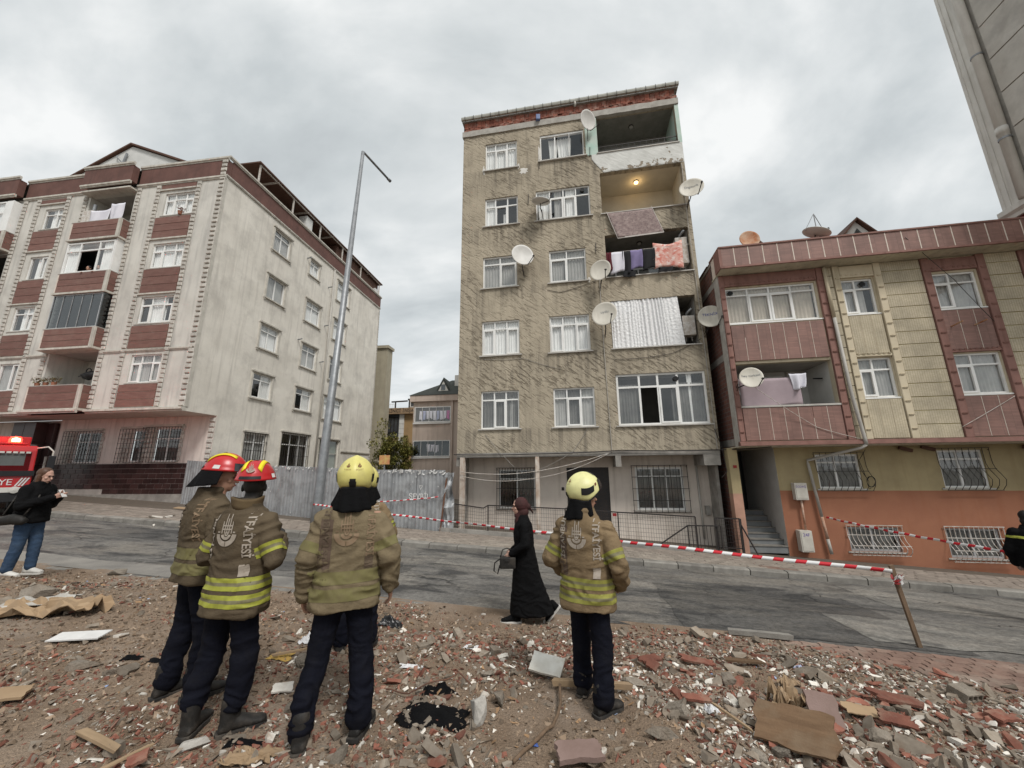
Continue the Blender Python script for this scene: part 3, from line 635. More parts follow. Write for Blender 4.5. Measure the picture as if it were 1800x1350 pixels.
for u, w_ in ((.13, .18), (2.96, .14)):
    MB().box(u, u + w_, -.02, .16, -.9, 2.27).build('post', mat('post_paint%d' % int(u), (.60, .55, .49), (.42, .33, .26), scale=5, rough=.85, streak=(.3, .2, .14)), mid, bevel=.012)
MB().tube([(8.7, 1.15, 2.3), (8.72, 1.15, .3), (8.72, 1.15, -.6)], .035, 8).build('pipe', 'pvc_pipe', mid, smooth=True)
MB().box(8.85, 9.0, 1.05, 1.2, .2, .5).build('meter_box', 'concrete', mid)
MB().tube([(5.62, -.03, 9.0), (5.63, -.03, 6.1), (5.68, -.03, 2.45)], .011, 6).build('conduit', 'pvc_pipe', mid)
MB().tube([(9.1, -.02, 13.7), (9.06, -.05, 11), (9.1, -.04, 8.5), (9.12, -.03, 2.4)], .012, 6).build('conduit', 'pvc_pipe', mid)
for u in (3.86, ):
    MB().box(u - .05, u + .05, 1.185, 1.2, 1.02, 1.14).build('house_number_plate', 'dark_metal', mid)
# small stains of fresh filler beside the top windows
mat('filler', (.68, .66, .62), (.6, .58, .54), rough=.9, bump=.4)
def blob(P, u, z, ru, rz, seed, y=-.006, m='filler'):
    r = random.Random(seed); n = 18; ring = []
    for k in range(n):
        a_ = 2 * math.pi * k / n; s = 1 + .35 * r.uniform(-1, 1); ring.append((u + ru * s * math.cos(a_), y, z + rz * s * math.sin(a_)))
    q = MB(); q.loft([[(p[0], .002, p[2]) for p in ring], ring, [(u + (p[0] - u) * .8, y - .004, z + (p[2] - z) * .8) for p in ring]]); return q.build('filler_patch', m, P)
blob(mid, 2.72, 14.42, .17, .15, 1); blob(mid, .95, 14.72, .05, .2, 2); blob(mid, 2.5, 14.7, .05, .14, 3); blob(mid, 5.22, 9.02, .07, .1, 5); blob(mid, 3.42, 15.2, .04, .4, 6)
blob(mid, 1.62, 4.98, .28, .2, 12, m='plaster_mid')
# spikes and brackets stuck in the wall
for u, z in ((3.4, 14.65), (5.55, 10.4), (5.55, 14.9), (2.9, 13.0)): MB().bar((u, -.03, z - .25), (u + .02, -.03, z + .2), .02).build('bracket', 'dark_metal', mid)

# ================================================================== satellite dishes
mat('dish_cream', (.60, .57, .50), (.52, .49, .42), rough=.5, streak=(.4, .36, .3)); mat('dish_white', (.66, .65, .62), (.55, .54, .51), rough=.5, dirt=(.42, .38, .33))
mat('dish_rust', (.36, .14, .06), (.58, .46, .34), scale=2.2, rough=.8, streak=(.3, .1, .04)); mat('blue_print', (.03, .06, .30), rough=.6); mat('grey_print', (.22, .23, .24), rough=.6)
def dish(loc, dia, az, el, label, material='dish_cream', pole=(0, 0, -.5), wall=None, txt=None, tcol='grey_print', lnb=True, back=False):
    """az: compass direction the bowl faces (0 = towards the street side, -Y, positive turns to +X)"""
    t = thing('satellite_dish', label, 'dish', tuple(loc), 0)
    f = Vector((math.sin(az) * math.cos(el), -math.cos(az) * math.cos(el), math.sin(el)))
    M = f.to_track_quat('Z', 'Y').to_matrix().to_4x4()
    r = dia / 2; prof = [(r * k / 8, (r * k / 8) ** 2 / (2.4 * dia)) for k in range(9)]
    rings = [[(p * math.cos(2 * math.pi * k / 28), p * 1.08 * math.sin(2 * math.pi * k / 28), z) for k in range(28)] for p, z in prof[1:]]
    mb = MB(); mb.loft([[(0.001 * math.cos(2 * math.pi * k / 28), .001 * math.sin(2 * math.pi * k / 28), 0) for k in range(28)]] + rings + [[(p[0] * 1.015, p[1] * 1.015, p[2] - .012) for p in rings[-1]]] + [[(p[0], p[1], p[2] - .018) for p in q] for q in reversed(rings)], cap=False)
    rf = mb.build('reflector', material, t, smooth=True, xf=M)
    if lnb:
        tip = Vector((r * .75, -r * .75, dia * .55)); ar = MB().bar((r * .45, -r * .98, .05), tip, .022).bar((r * .45, -r * .95, .03), (0, -r * .3, -.05), .02)
        ar.build('feed_arm', 'dark_metal', t, xf=M); MB().tube([tip, tip + Vector((0, .06, -.1))], [.035, .03], 10).build('receiver', 'dark_metal', t, xf=M)
    if txt:
        v, fc = text_geo(txt, dia * .17, 1.0)
        MB().add([(x, y + r * .25, (x * x + (y + r * .25) ** 2) / (2.4 * dia) + .006) for x, y, z in v], fc).build('lettering', tcol, rf, xf=M)
    p0 = M @ Vector((0, 0, -.03)); pl = Vector(pole); mo = MB().tube([p0, p0 * .5 - f * .08, Vector((p0.x, p0.y, p0.z)) - f * .12 + Vector((0, 0, -.05)), pl], .02, 7)
    if wall is not None: mo.bar(pl + Vector((0, 0, .12)), pl + Vector(wall), .022); mo.bar(pl + Vector((0, 0, .0)), pl + Vector(wall) + Vector((0, 0, -.1)), .018)
    mo.build('mount', 'dark_metal', t); return t
inw = -Vector((-math.sin(A10), -math.cos(A10), 0))       # into the facade
def mdish(u, off, z, *a, **k):
    k['wall'] = tuple(inw * (off - .0)); return dish(Mw(u, off, z), *a, **k)
mdish(5.50, .42, 16.05, .78, R(28), R(-12), 'white dish at the top corner beside the turquoise pier', 'dish_white', pole=(0, 0, -.5), txt=None)
mdish(3.46, .45, 12.38, .74, R(30), R(74), 'dish tipped to face the sky below a wide third window row', 'dish_white', pole=(.05, .1, -.35))
mdish(2.66, .4, 10.12, .88, R(12), R(8), 'round cream dish between the two windows below the rug', 'dish_white', pole=(.03, .1, -.65))
mdish(5.66, .45, 9.12, .80, R(-30), R(6), 'tilted cream dish at the lower corner of the laundry balcony', 'dish_cream', pole=(.0, .1, -.5))
mdish(5.70, .45, 7.35, .90, R(-25), R(10), 'cream dish with faded print beside the foil curtain', 'dish_cream', pole=(.02, .1, -.65), txt='uydu')
mdish(9.22, .4, 12.2, .86, R(-24), R(14), 'large dish beyond the corner next to the hanging rug balcony', 'dish_cream', pole=(-.1, .1, -.5), txt='Digiturk')
mdish(9.30, .4, 6.98, .80, R(-22), R(12), 'cream dish with blue lettering at the right corner of the plastered block', 'dish_cream', pole=(-.12, .1, -.5), txt='TEKNİX', tcol='blue_print')

# ================================================================== balcony contents
def globe_lamp(loc, label, lit):
    t = thing('ceiling_lamp', label, 'lamp', tuple(loc))
    MB().lathe([(.0, 0), (.10, 0), (.11, -.03), (.10, -.045), (0, -.045)], 16).build('rim', 'white_metal' if lit else 'dark_metal', t)
    MB().lathe([(.085, -.045), (.08, -.08), (.05, -.105), (.01, -.115)], 16).build('globe', 'lamp_warm' if lit else 'curtain_grey', t, smooth=True)
    if lit:
        l = bpy.data.lights.new('bulb', 'POINT'); l.energy = 2.5; l.color = (1, .68, .32); l.shadow_soft_size = .08
        o = bpy.data.objects.new('bulb', l); COL.objects.link(o); o.parent = t; o.location = (0, 0, -.22)
globe_lamp(Mw(7.45, -.75, 13.775), 'lit round lamp on the ceiling of the cream balcony', True)
globe_lamp(Mw(7.35, -.75, 10.875), 'unlit round lamp above the laundry balcony', False)
globe_lamp(Mw(7.45, -.75, 16.615), 'small dark lamp on the grey ceiling of the top balcony', False)
m, nt, b = base('rug'); P = opos(nt)
f1 = nd(nt, 'ShaderNodeTexVoronoi', {'Vector': P, 'Scale': 7.0}).outputs[0]; sp = nd(nt, 'ShaderNodeSeparateXYZ', {0: P})
col = mixc(nt, ramp(nt, nz(nt, P, 6, 6, .7), [(.35, 0), (.62, 1)]), (.36, .285, .265), (.225, .165, .158))
col = mixc(nt, ramp(nt, nz(nt, vmul(nt, P, (1, 1, 3)), 9, 5, .7), [(.55, 0), (.6, .7)]), col, (.115, .085, .09)); col = mixc(nt, ramp(nt, f1, [(.12, .6), (.16, 0)]), col, (.10, .075, .085))
nt.links.new(col, b.inputs['Base Color']); b.inputs['Roughness'].default_value = .95; bumpn(nt, b, nz(nt, P, 220, 2), .4, .005)
mat('fringe', (.62, .58, .54), rough=.9)
rug = thing('hanging_rug', 'faded mauve patterned rug hung over a balcony parapet', 'rug', tuple(Mw(6.05, .1, 11.88)), -A10)
rg = MB(); rows = []
for j in range(15):
    f = j / 14; row = []
    for i in range(19):
        g_ = i / 18; x = g_ * 1.72 + f * .36 - .0 ; z = -.02 - f * 1.22 + g_ * .04 * f - .02 * math.sin(g_ * 3) ; y = -.0 - .03 * math.sin(g_ * 7 + f) * f
        if j == 0: z = .02; y = .25
        row.append((x, y, z))
    rows.append(row)
rg.loft(rows, cap=False, closed=False); rgo = rg.build('pile', 'rug', rug, smooth=True); so = rgo.modifiers.new('s', 'SOLIDIFY'); so.thickness = .012
MB().bar((.36, -.025, -1.25), (2.08, -.04, -1.21), .02, .05).bar((.0, -.02, -.02), (.36, -.025, -1.25), .018).bar((1.72, -.01, .01), (2.08, -.04, -1.21), .018).build('fringe', 'fringe', rug)
def cloth(name, label, P_, w, h, material, seed, cat='laundry', group=None, slack=.03, taper=0.0, fold=.03, rz=-A10, sag=.02):
    r = random.Random(seed); a_ = r.random() * 6; mb = MB(); rows = []
    for j in range(10):
        f = j / 9; row = []
        for i in range(15):
            g_ = i / 14; x = (g_ - .5) * w * (1 - taper * f) + slack * math.sin(f * 3 + a_) * f
            z = -f * h * (1 + .07 * math.sin(g_ * 5 + a_)) - sag * math.sin(math.pi * g_) * (1 - f); y = fold * math.sin(g_ * 9 + a_ + f) * (.3 + .7 * f)
            row.append((x, y, z))
        rows.append(row)
    mb.loft(rows, cap=False, closed=False); o = mb.build(name, material, smooth=True); o.location = P_; o.rotation_euler = (0, 0, rz)
    s = o.modifiers.new('s', 'SOLIDIFY'); s.thickness = .006
    return tag(o, label, cat, group)
mat('cl_white', (.70, .69, .74), (.6, .59, .65), rough=.9); mat('cl_black', (.018, .018, .02), rough=.9); mat('cl_purple', (.235, .20, .36), rough=.9); mat('cl_maroon', (.09, .012, .018), rough=.9)
m, nt, b = base('cl_pink'); P = opos(nt); ck = nd(nt, 'ShaderNodeTexNoise', {'Vector': P, 'Scale': 5.0, 'Detail': 3.0}).outputs[0]; wv = nd(nt, 'ShaderNodeTexWave', {'Vector': P, 'Scale': 2.2, 'Distortion': 1.5}, bands_direction='Z').outputs[1]
col = mixc(nt, ramp(nt, ck, [(.40, 0), (.60, 1)]), (.66, .40, .34), (.56, .19, .15)); col = mixc(nt, ramp(nt, nz(nt, vmul(nt, P, (1, 1, 1.6)), 4, 5, .7), [(.52, 0), (.58, .8)]), col, (.72, .62, .57)); nt.links.new(col, b.inputs['Base Color']); b.inputs['Roughness'].default_value = .9
ln = MB().bar(Mw(5.95, .14, 10.02), Mw(9.0, .14, 10.05), .012).build('clothes_line', 'white_metal'); tag(ln, 'thin clothes line strung across the laundry balcony', 'clothes line')
for nm, lb, u, w_, h_, mt, sd in (('shirt', 'white shirt drying on the laundry balcony line', 6.32, .52, .88, 'cl_white', 1), ('trousers', 'black garment hung between the white shirt and the purple one', 6.70, .34, .92, 'cl_black', 2),
        ('shirt', 'purple shirt drying among black garments', 7.05, .44, .78, 'cl_purple', 3), ('trousers', 'black garment hung beside the pink blanket', 7.50, .46, .86, 'cl_black', 4),
        ('towel', 'dark maroon cloth at the inner end of the laundry line', 6.02, .20, .75, 'cl_maroon', 6)):
    cloth(nm, lb, Mw(u, .14 + .004 * sd, 10.03), w_, h_, mt, sd)
cloth('blanket', 'pink and red patterned blanket drying on the balcony', Mw(8.2, .15, 10.25), 1.05, 1.1, 'cl_pink', 9, fold=.05, sag=.12)
cloth('sock_bundle', 'small black clothes hung over the laundry balcony sill', Mw(6.75, .16, 9.16), .45, .25, 'cl_black', 12, fold=.04)
cloth('underwear', 'small black clothes hung below the pink blanket', Mw(8.05, .16, 9.2), .5, .2, 'cl_black', 13, fold=.04)
def boiler(u, z, h, label):
    t = thing('boiler', label, 'boiler', tuple(Mw(u, -.28, z)), -A10)
    MB().box(-.22, .22, -.18, .18, 0, h).build('casing', 'white_metal', t, bevel=.015); MB().tube([(-.02, -.05, h), (-.02, -.08, h + .12), (.1, -.3, h + .2)], .045, 10).build('flue', 'galv', t, smooth=True)
    MB().tube([(-.1, 0, 0), (-.1, 0, -.2)], .015, 6).build('pipe', 'pvc_pipe', t); MB().tube([(.1, 0, 0), (.1, 0, -.2)], .015, 6).build('pipe', 'pvc_pipe', t)
boiler(8.78, 9.42, 1.1, 'white wall boiler at the end of the laundry balcony'); boiler(8.72, 6.55, .75, 'white wall boiler beside the foil curtain')
# foil curtain across the second balcony
m, nt, b = base('foil'); P = opos(nt)
b.inputs['Base Color'].default_value = (.74, .74, .74, 1); b.inputs['Metallic'].default_value = .05; b.inputs['Roughness'].default_value = .45
hh = nd(nt, 'ShaderNodeTexVoronoi', {'Vector': vmul(nt, P, (9, 9, 7)), 'Scale': 1.6}).outputs[0]; bumpn(nt, b, mth(nt, 'ADD', hh, mth(nt, 'MULTIPLY', nz(nt, vmul(nt, P, (14, 1, 1)), 1, 4), 1.4)), .55, .03)
fc_ = MB(); rows = []
for j in range(16):
    f = j / 15; row = []
    for i in range(121):
        g_ = i / 120; u = 5.97 + g_ * (2.42 + .12 * f); dn = 1 if g_ < .45 else (2.3 if g_ < .8 else .5)
        y = .03 + .018 * math.sin(g_ * 120 + 2 * math.sin(g_ * 17)) * dn * .7 + .01 * math.sin(g_ * 31 + f * 3)
        row.append((u, y, 8.05 - .0 * g_ - f * 1.86))
    rows.append(row)
fc_.loft(rows, cap=False, closed=False); fo = fc_.build('foil_curtain', 'foil', smooth=True); fo.location = (-2.1, 14.7, 0); fo.rotation_euler = (0, 0, -A10)
tag(fo, 'silver foil sheet curtain closing off a balcony', 'curtain')
# cables along and under the overhang
def cable(pts, label, r=.012, material='dark_metal', name='cable', sag=.1, n=14):
    p = []
    for a_, b_ in zip(pts, pts[1:]):
        a_, b_ = Vector(a_), Vector(b_)
        for k in range(n):
            f = k / n; v = a_.lerp(b_, f); v.z -= sag * (b_ - a_).length * 4 * f * (1 - f) * .25; p.append(v)
    p.append(Vector(pts[-1])); return tag(MB().tube(p, r, 5).build(name, material, smooth=True), label, 'cable')
cable([Mw(-.1, .05, 2.38), Mw(3, .06, 2.36), Mw(6, .06, 2.44), Mw(9.3, .08, 2.4), Mw(10.4, .9, 2.42)], 'black cable along the lower edge of the plastered block', .018, sag=.03)
cable([Mw(.2, .1, 1.75), Mw(2.6, .05, 1.7), Mw(5.7, .02, 2.4)], 'pale cable drooping under the overhang from post to stub', .012, 'white_metal', sag=.12)
cable([Mw(.2, .1, 1.6), Mw(2.9, .02, 1.5), Mw(5.6, .02, 2.36)], 'second pale cable drooping lower under the overhang', .01, 'white_metal', sag=.2)
cable([Mw(1.1, .02, 3.1), Mw(2.2, .06, 1.9)], 'thin cable slanting down across the wall below the first window', .009, 'concrete', sag=.1)
cable([Mw(4.9, .03, 3.25), Mw(4.3, .05, 2.4), Mw(3.1, .0, 1.8)], 'thin cable slanting down below the second window', .009, 'concrete', sag=.1)
cable([Mw(9.1, .06, 3.1), Mw(9.25, .1, 2.5), Mw(9.3, .12, 1.7), Mw(9.1, .14, 1.5)], 'loose tangle of cable hanging at the corner between the two blocks', .012, sag=.3)
cable([Mw(6.0, .03, 5.75), Mw(8.0, .03, 5.85), Mw(9.05, .03, 6.35)], 'thin cable sagging below the foil curtain', .01, 'dark_metal', sag=.12)
cable([Mw(3.6, .02, 8.75), Mw(4.1, .02, 8.6), Mw(5.6, .03, 9.0)], 'thin cable running to the laundry corner dish', .009, 'dark_metal', sag=.1)
cable([Mw(1.0, .02, 6.05), Mw(2.6, .02, 6.0), Mw(4.0, .02, 5.5)], 'thin cable trailing under the second floor windows', .008, 'concrete', sag=.12)

# ================================================================== front yard: wire fence, low wall, steps
yf = thing('wire_fence', 'black wire mesh fence in front of the plastered block', 'fence', (-2.1, 14.7, 0), -A10)
zg = lambda u, off: zroad(u, off) + .13
kb = MB(); kb.loft([[(u, -1.08, zg(u, 1) - .1), (u, -1.08, zg(u, 1) + .12), (u, -.92, zg(u, 1) + .12), (u, -.92, zg(u, 1) - .1)] for u in [-.2 + i * .5 for i in range(17)]]); kb.build('low_wall', 'concrete', yf)
tops = [(.2, .70), (1.3, .56), (1.46, .65), (4.0, .56), (4.05, .58), (5.66, .47), (7.94, .36)]
rt_ = MB()
for (a_, za), (c_, zc_) in zip(tops, tops[1:]): rt_.bar((a_, -1, za), (c_, -1, zc_), .035)
for u in (.2, 1.46, 4.02, 5.66, 7.94): rt_.bar((u, -1, zg(u, 1)), (u, -1, np.interp(u, [p[0] for p in tops], [p[1] for p in tops])), .035)
rt_.build('frame', 'dark_metal', yf)
wm = MB(); u = .25
while u < 7.94:
    zt_ = float(np.interp(u, [p[0] for p in tops], [p[1] for p in tops])); wm.bar((u, -1, zg(u, 1) + .13), (u, -1, zt_), .006); u += .075
for k in range(7):
    f = (k + .5) / 7
    pts = [(u, -1.004, (zg(u, 1) + .13) * (1 - f) + f * float(np.interp(u, [p[0] for p in tops], [p[1] for p in tops]))) for u in (.2, 1.3, 1.46, 4.0, 5.66, 7.94)]
    for a_, b_ in zip(pts, pts[1:]): wm.bar(a_, b_, .006)
struct(wm.build('mesh', 'dark_metal', yf), 'stuff')
MB().box(5.5, 5.62, -1.02, -.98, .35, .44).build('red_tag', mat('tag_red', (.3, .03, .03), rough=.6), yf)
hr = thing('step_railing', 'black bar railing beside the steps between the two blocks', 'railing', (-2.1, 14.7, 0), -A10)
q = MB().bar((6.67, -1.05, -.56), (7.69, -1.05, .11), .035).bar((7.69, -1.05, .11), (8.62, -1.05, .11), .035).bar((7.69, -1.05, .11), (7.69, -1.05, -.56), .03).bar((8.62, -1.05, .11), (8.62, -1.05, -.56), .03)
q.build('handrail', 'dark_metal', hr)
for i in range(8): MB().bar((7.8 + i * .105, -1.05, -.56), (7.8 + i * .105, -1.05, .11), .014).build('baluster', 'dark_metal', hr)
gt_ = thing('yard_gate', 'low black mesh gate standing beside the stairs entrance', 'gate', (-2.1, 14.7, 0), -A10)
MB().bar((8.5, -1.0, -.6), (8.5, -1.0, .33), .05).bar((9.15, -1.1, -.62), (9.15, -1.1, .33), .06).bar((8.5, -1, .33), (9.15, -1.1, .33), .035).bar((8.5, -1, -.5), (9.15, -1.1, -.5), .03).build('frame', 'dark_metal', gt_)
gm = MB()
for i in range(10): gm.bar((8.55 + i * .06, -1.0 - i * .009, -.5), (8.55 + i * .06, -1.0 - i * .009, .33), .007)
for i in range(8): gm.bar((8.5, -1.0, -.45 + i * .1), (9.15, -1.1, -.45 + i * .1), .006)
gm.build('mesh', 'dark_metal', gt_); MB().bar((9.15, -1.1, .2), (9.42, -1.45, -.66), .03).build('prop', 'dark_metal', gt_)
# ================================================================== left block: pale render, red plank panels, quoins
LA = R(7.5); Lw = frame_of(-13.9, 16.1, 7.5)
lb = thing('apartment_building', 'large pale apartment block with red plank panels and white quoins', 'building', (-13.9, 16.1, 0), -LA)
FZ = [5.65, 8.45, 11.23, 14.05]                          # window sills, floor by floor
w1 = [(-3.16, -1.60, 5.68, 6.97), (-3.3, -1.58, 8.46, 9.77), (-3.28, -1.56, 11.24, 12.52), (-3.18, -1.54, 14.06, 15.28)]
w3 = [(-10.3, -9.2, 5.55, 6.86), (-10.4, -9.2, 8.5, 9.72), (-10.36, -9.26, 11.2, 12.44), (-10.26, -9.1, 14.0, 15.17)]
D = .38
b1u = (-7.72, -4.86); b2u = (-14.6, -11.75)
op = [(b1u[0] + .1, b1u[1] - .1, 5.6, 7.28), (b1u[0] + .1, b1u[1] - .1, 8.32, 9.95), (b1u[0] + .1, b1u[1] - .1, 11.1, 12.72), (b1u[0] + .1, b1u[1] - .1, 13.84, 15.62)]
op2 = [(b2u[0] + .1, b2u[1] - .1, *o[2:]) for o in op]
fm = MB(); wallgrid(fm, -16.5, 0, 4.5, 15.9, w1 + w3 + op + op2, 0, .2); fm.build('wall', 'render_light', lb)
# side wall holes, measured along the side (s), then turned by 90 degrees
sA = [(3.45, 4.72, 14.12, 15.42), (3.42, 4.75, 11.2, 12.52), (3.4, 4.7, 8.32, 9.62), (3.35, 4.65, 5.62, 6.9), (3.35, 4.75, 2.0, 3.75)]
sB = [(6.62, 7.55, 14.3, 15.35), (6.68, 8.1, 11.15, 12.55), (6.75, 8.15, 8.2, 9.62), (6.65, 8.1, 5.5, 6.8), (5.95, 8.3, 1.4, 4.0)]
sC = [(9.75, 11.3, 13.95, 15.4), (9.7, 11.2, 10.98, 12.45), (9.7, 11.05, 8.05, 9.55), (9.45, 11.55, 5.3, 6.8), (9.4, 11.6, .6, 3.9)]
low_ = [h_ for g_ in (sA, sB, sC) for h_ in g_ if h_[3] < 4.3]; upp_ = [h_ for g_ in (sA, sB, sC) for h_ in g_ if h_[3] > 4.3]
sm = MB(); wallgrid(sm, 0, 16.2, 4.37, 16.02, upp_, 0, .2); wallgrid(sm, 1.6, 16.2, -.6, 4.37, low_, 0, .2)
sm.v = [tuple(RZ90 @ Vector(p)) for p in sm.v]
sm.quad((-16.5, 16.2, -.6), (0, 16.2, -.6), (0, 16.2, 16.9), (-16.5, 16.2, 16.9)); sm.build('side_wall', 'render_side', lb)
inn = MB().box(-16.4, -.9, 1.9, 1.95, 4.6, 16.5).box(-.95, -.9, 1.95, 16, -.5, 16.5); inn.build('inner_wall', 'interior', lb)
flr = MB()
for z in (4.55, 7.35, 10.1, 12.9, 15.75): flr.box(-16.4, -.2, .22, 1.9, z - .05, z + .03); flr.box(-.9, -.2, 1.9, 16, z - .05, z + .03)
flr.build('floor_slab', 'interior', lb)
MB().box(-16.5, 0, -.0, 16.2, 16.86, 16.9).build('roof', 'concrete', lb)
# windows on the front
cfgA = dict(cols=(.9, 1.15, .8), tr=.70, sash=(0, 2), dep=.06, sill=.03)
cuA = [[(.02, .6, 'curtain_grey'), (.62, .98, 'curtain_grey')], [(.3, .75, G)], [(.02, .98, G)], [(.02, .98, G)]]
for v, cu in zip(w1, cuA): window(lb, *v, curt=cu, **cfgA)
for i, v in enumerate(w3): window(lb, *v, cols=(1.4, .8), tr=None if i in (2, 0) else .72, sash=(1,), dep=.06, sill=.03, curt=[(.3, .98, G)] if i != 0 else [(.02, .98, 'curtain_grey')])
# red planks, one by one, between the windows
def planks(P, u0, u1, z0, z1, n, y, xf=None, seed=0):
    h = (z1 - z0) / n
    for k in range(n): MB().box(u0, u1, y - .035, y + .01, z0 + k * h + .012, z0 + (k + 1) * h - .012).build('plank', 'red_plank', P, xf=xf)
    MB().box(u0 + .01, u1 - .01, y - .006, y + .012, z0 + .01, z1 - .01).build('plank_backing', 'joint_white', P, xf=xf)
for zz_ in ((4.60, 5.62, 3), (7.27, 8.36, 3), (9.95, 11.19, 3), (12.80, 13.96, 3), (15.52, 15.78, 1)):
    planks(lb, -3.46, -1.53, zz_[0], zz_[1], zz_[2], 0)
    planks(lb, -10.62, -9.08, zz_[0] - .04, zz_[1] - .06, zz_[2], 0)
for zz_ in (7.2, 9.93, 12.78, 15.5):
    MB().box(-3.5, -1.5, -.07, .02, zz_ - .05, zz_ + .02).build('ledge', 'moulding', lb); MB().box(-10.66, -9.05, -.07, .02, zz_ - .09, zz_ - .03).build('ledge', 'moulding', lb)
# bays: box parapets faced with planks, posts at the corners, white soffit edges
for bi, (u0, u1) in enumerate((b1u, b2u)):
    for k, (zb, zt_) in enumerate(((4.52, 5.6), (7.33, 8.28), (10.05, 11.08), (12.86, 13.83))):
        MB().box(u0, u1, -D, -.002, zb, zt_).build('bay_parapet', 'joint_white', lb)
        n = 3; h = (zt_ - zb - .06) / n
        for j in range(n):
            MB().box(u0 + .12, u1 - .16, -D - .03, -D + .01, zb + .06 + j * h + .012, zb + .06 + (j + 1) * h - .012).build('plank', 'red_plank', lb)
            MB().box(u1 - .01, u1 + .028, -D + .04, -.02, zb + .06 + j * h + .012, zb + .06 + (j + 1) * h - .012).build('plank', 'red_plank', lb)
        MB().box(u1 - .15, u1 + .02, -D - .035, -D + .035, zb + .04, zt_ + .02).build('corner_post', 'moulding', lb)
        MB().box(u0 - .03, u1 + .05, -D - .06, -.001, zb - .05, zb + .04).build('soffit_edge', 'moulding', lb)
        MB().box(u0 - .02, u1 + .02, -D - .02, .0, zt_ + .003, zt_ + .03).build('coping', 'sill_stone', lb)
for o, kind in zip(op, (0, 1, 2, 0)):
    u0, u1 = b1u
    if kind == 0:
        room(lb, o[0] + .002, o[1] - .002, o[2] - .9, o[3] - .003, .19, 1.5, ('balc_pale', 'render_light', 'render_light', 'balc_pale'), name='balcony')
        MB().box(u0, u1, -D, 0, o[3] - .02, o[3] + .06).build('bay_lintel', 'moulding', lb)
window(lb, b1u[0] + .06, b1u[1] - .08, 11.11, 12.72, cols=(1, 1.45, 1.05), tr=.72, y=-D, dep=.02, sash=(), openc=(1,), sill=0, curt=[(.03, .27, G), (.74, .98, G)], fw=.07, mw=.07)
MB().box(b1u[1] - .07, b1u[1] - .03, -D + .03, -.01, 11.11, 12.8).build('bay_cheek', 'upvc', lb)
window(lb, b1u[0] + .06, b1u[1] - .08, 8.31, 9.98, cols=(1, 1, 1, 1, 1), tr=None, y=-D, dep=.02, sill=0, glass='smoked_glass', frame='alu_frame', fw=.04, mw=.018)
MB().box(b1u[1] - .07, b1u[1] - .03, -D + .03, -.01, 8.31, 10.0).build('bay_cheek', 'smoked_glass', lb)
window(lb, b2u[0] + .06, b2u[1] - .45, 13.86, 15.6, cols=(1, 1, 1, 1), tr=.62, y=-D, dep=.02, sill=0, curt=[(.02, .98, G)], fw=.07, mw=.07)
MB().box(b2u[1] - .44, b2u[1] - .03, -D + .02, -.01, 13.86, 15.62).build('bay_cheek', 'upvc', lb)
for z0_, z1_, mt in ((11.11, 12.75, 'smoked_glass'), (8.31, 9.98, 'glass'), (5.62, 7.28, 'glass')):
    window(lb, b2u[0] + .06, b2u[1] - .08, z0_, z1_, cols=(1, 1, 1, 1), tr=None if mt != 'glass' else .7, y=-D, dep=.02, sill=0, glass=mt, fw=.05, curt=[(.1, .9, G)] if mt == 'glass' else [])
# mouldings, parapet and coping
def cornice(u0, u1, z, y, hgt=.14, out=.12, P=lb, xf=None, m='moulding'):
    pr = [(0.01, 0), (-out * .5, 0), (-out * .55, hgt * .3), (-out, hgt * .45), (-out, hgt), (0.01, hgt)]
    MB().loft([[(u, y + a, z + b) for a, b in pr] for u in (u0, u1)]).build('cornice', m, P, xf=xf)
cornice(-1.35, -.1, 7.1, 0, .13, .07); cornice(-4.86, -1.35, 7.1, 0, .13, .07); cornice(-9.0, -7.72, 7.08, 0, .13, .07); cornice(-11.7, -9.0, 7.06, 0, .13, .07)
cornice(-4.8, .05, 4.36, 0, .16, .2); cornice(-7.8, -4.8, 4.36, -D, .16, .12); cornice(-11.7, -7.8, 4.36, 0, .16, .2); cornice(-14.7, -11.7, 4.36, -D, .16, .12)
jogs = [(-16.5, -14.6, 0), (-14.6, -11.75, -D), (-11.75, -7.72, 0), (-7.72, -4.86, -D), (-4.86, .02, 0)]
for u0, u1, y in jogs:
    MB().box(u0, u1, y - .03, y + .25, 15.96, 16.84).build('parapet', 'red_render', lb)
    cornice(u0 - .03, u1 + .03, 15.80, y, .15, .09); cornice(u0 - .05, u1 + .05, 16.845, y, .17, .10)
MB().box(-.25, .03, .26, 16.2, 16.03, 16.95).build('parapet', 'red_render', lb)
cornice(-.02, 16.2, 15.93, -.03, .11, .05, xf=RZ90); cornice(-.02, 16.25, 16.955, -.03, .15, .09, xf=RZ90)
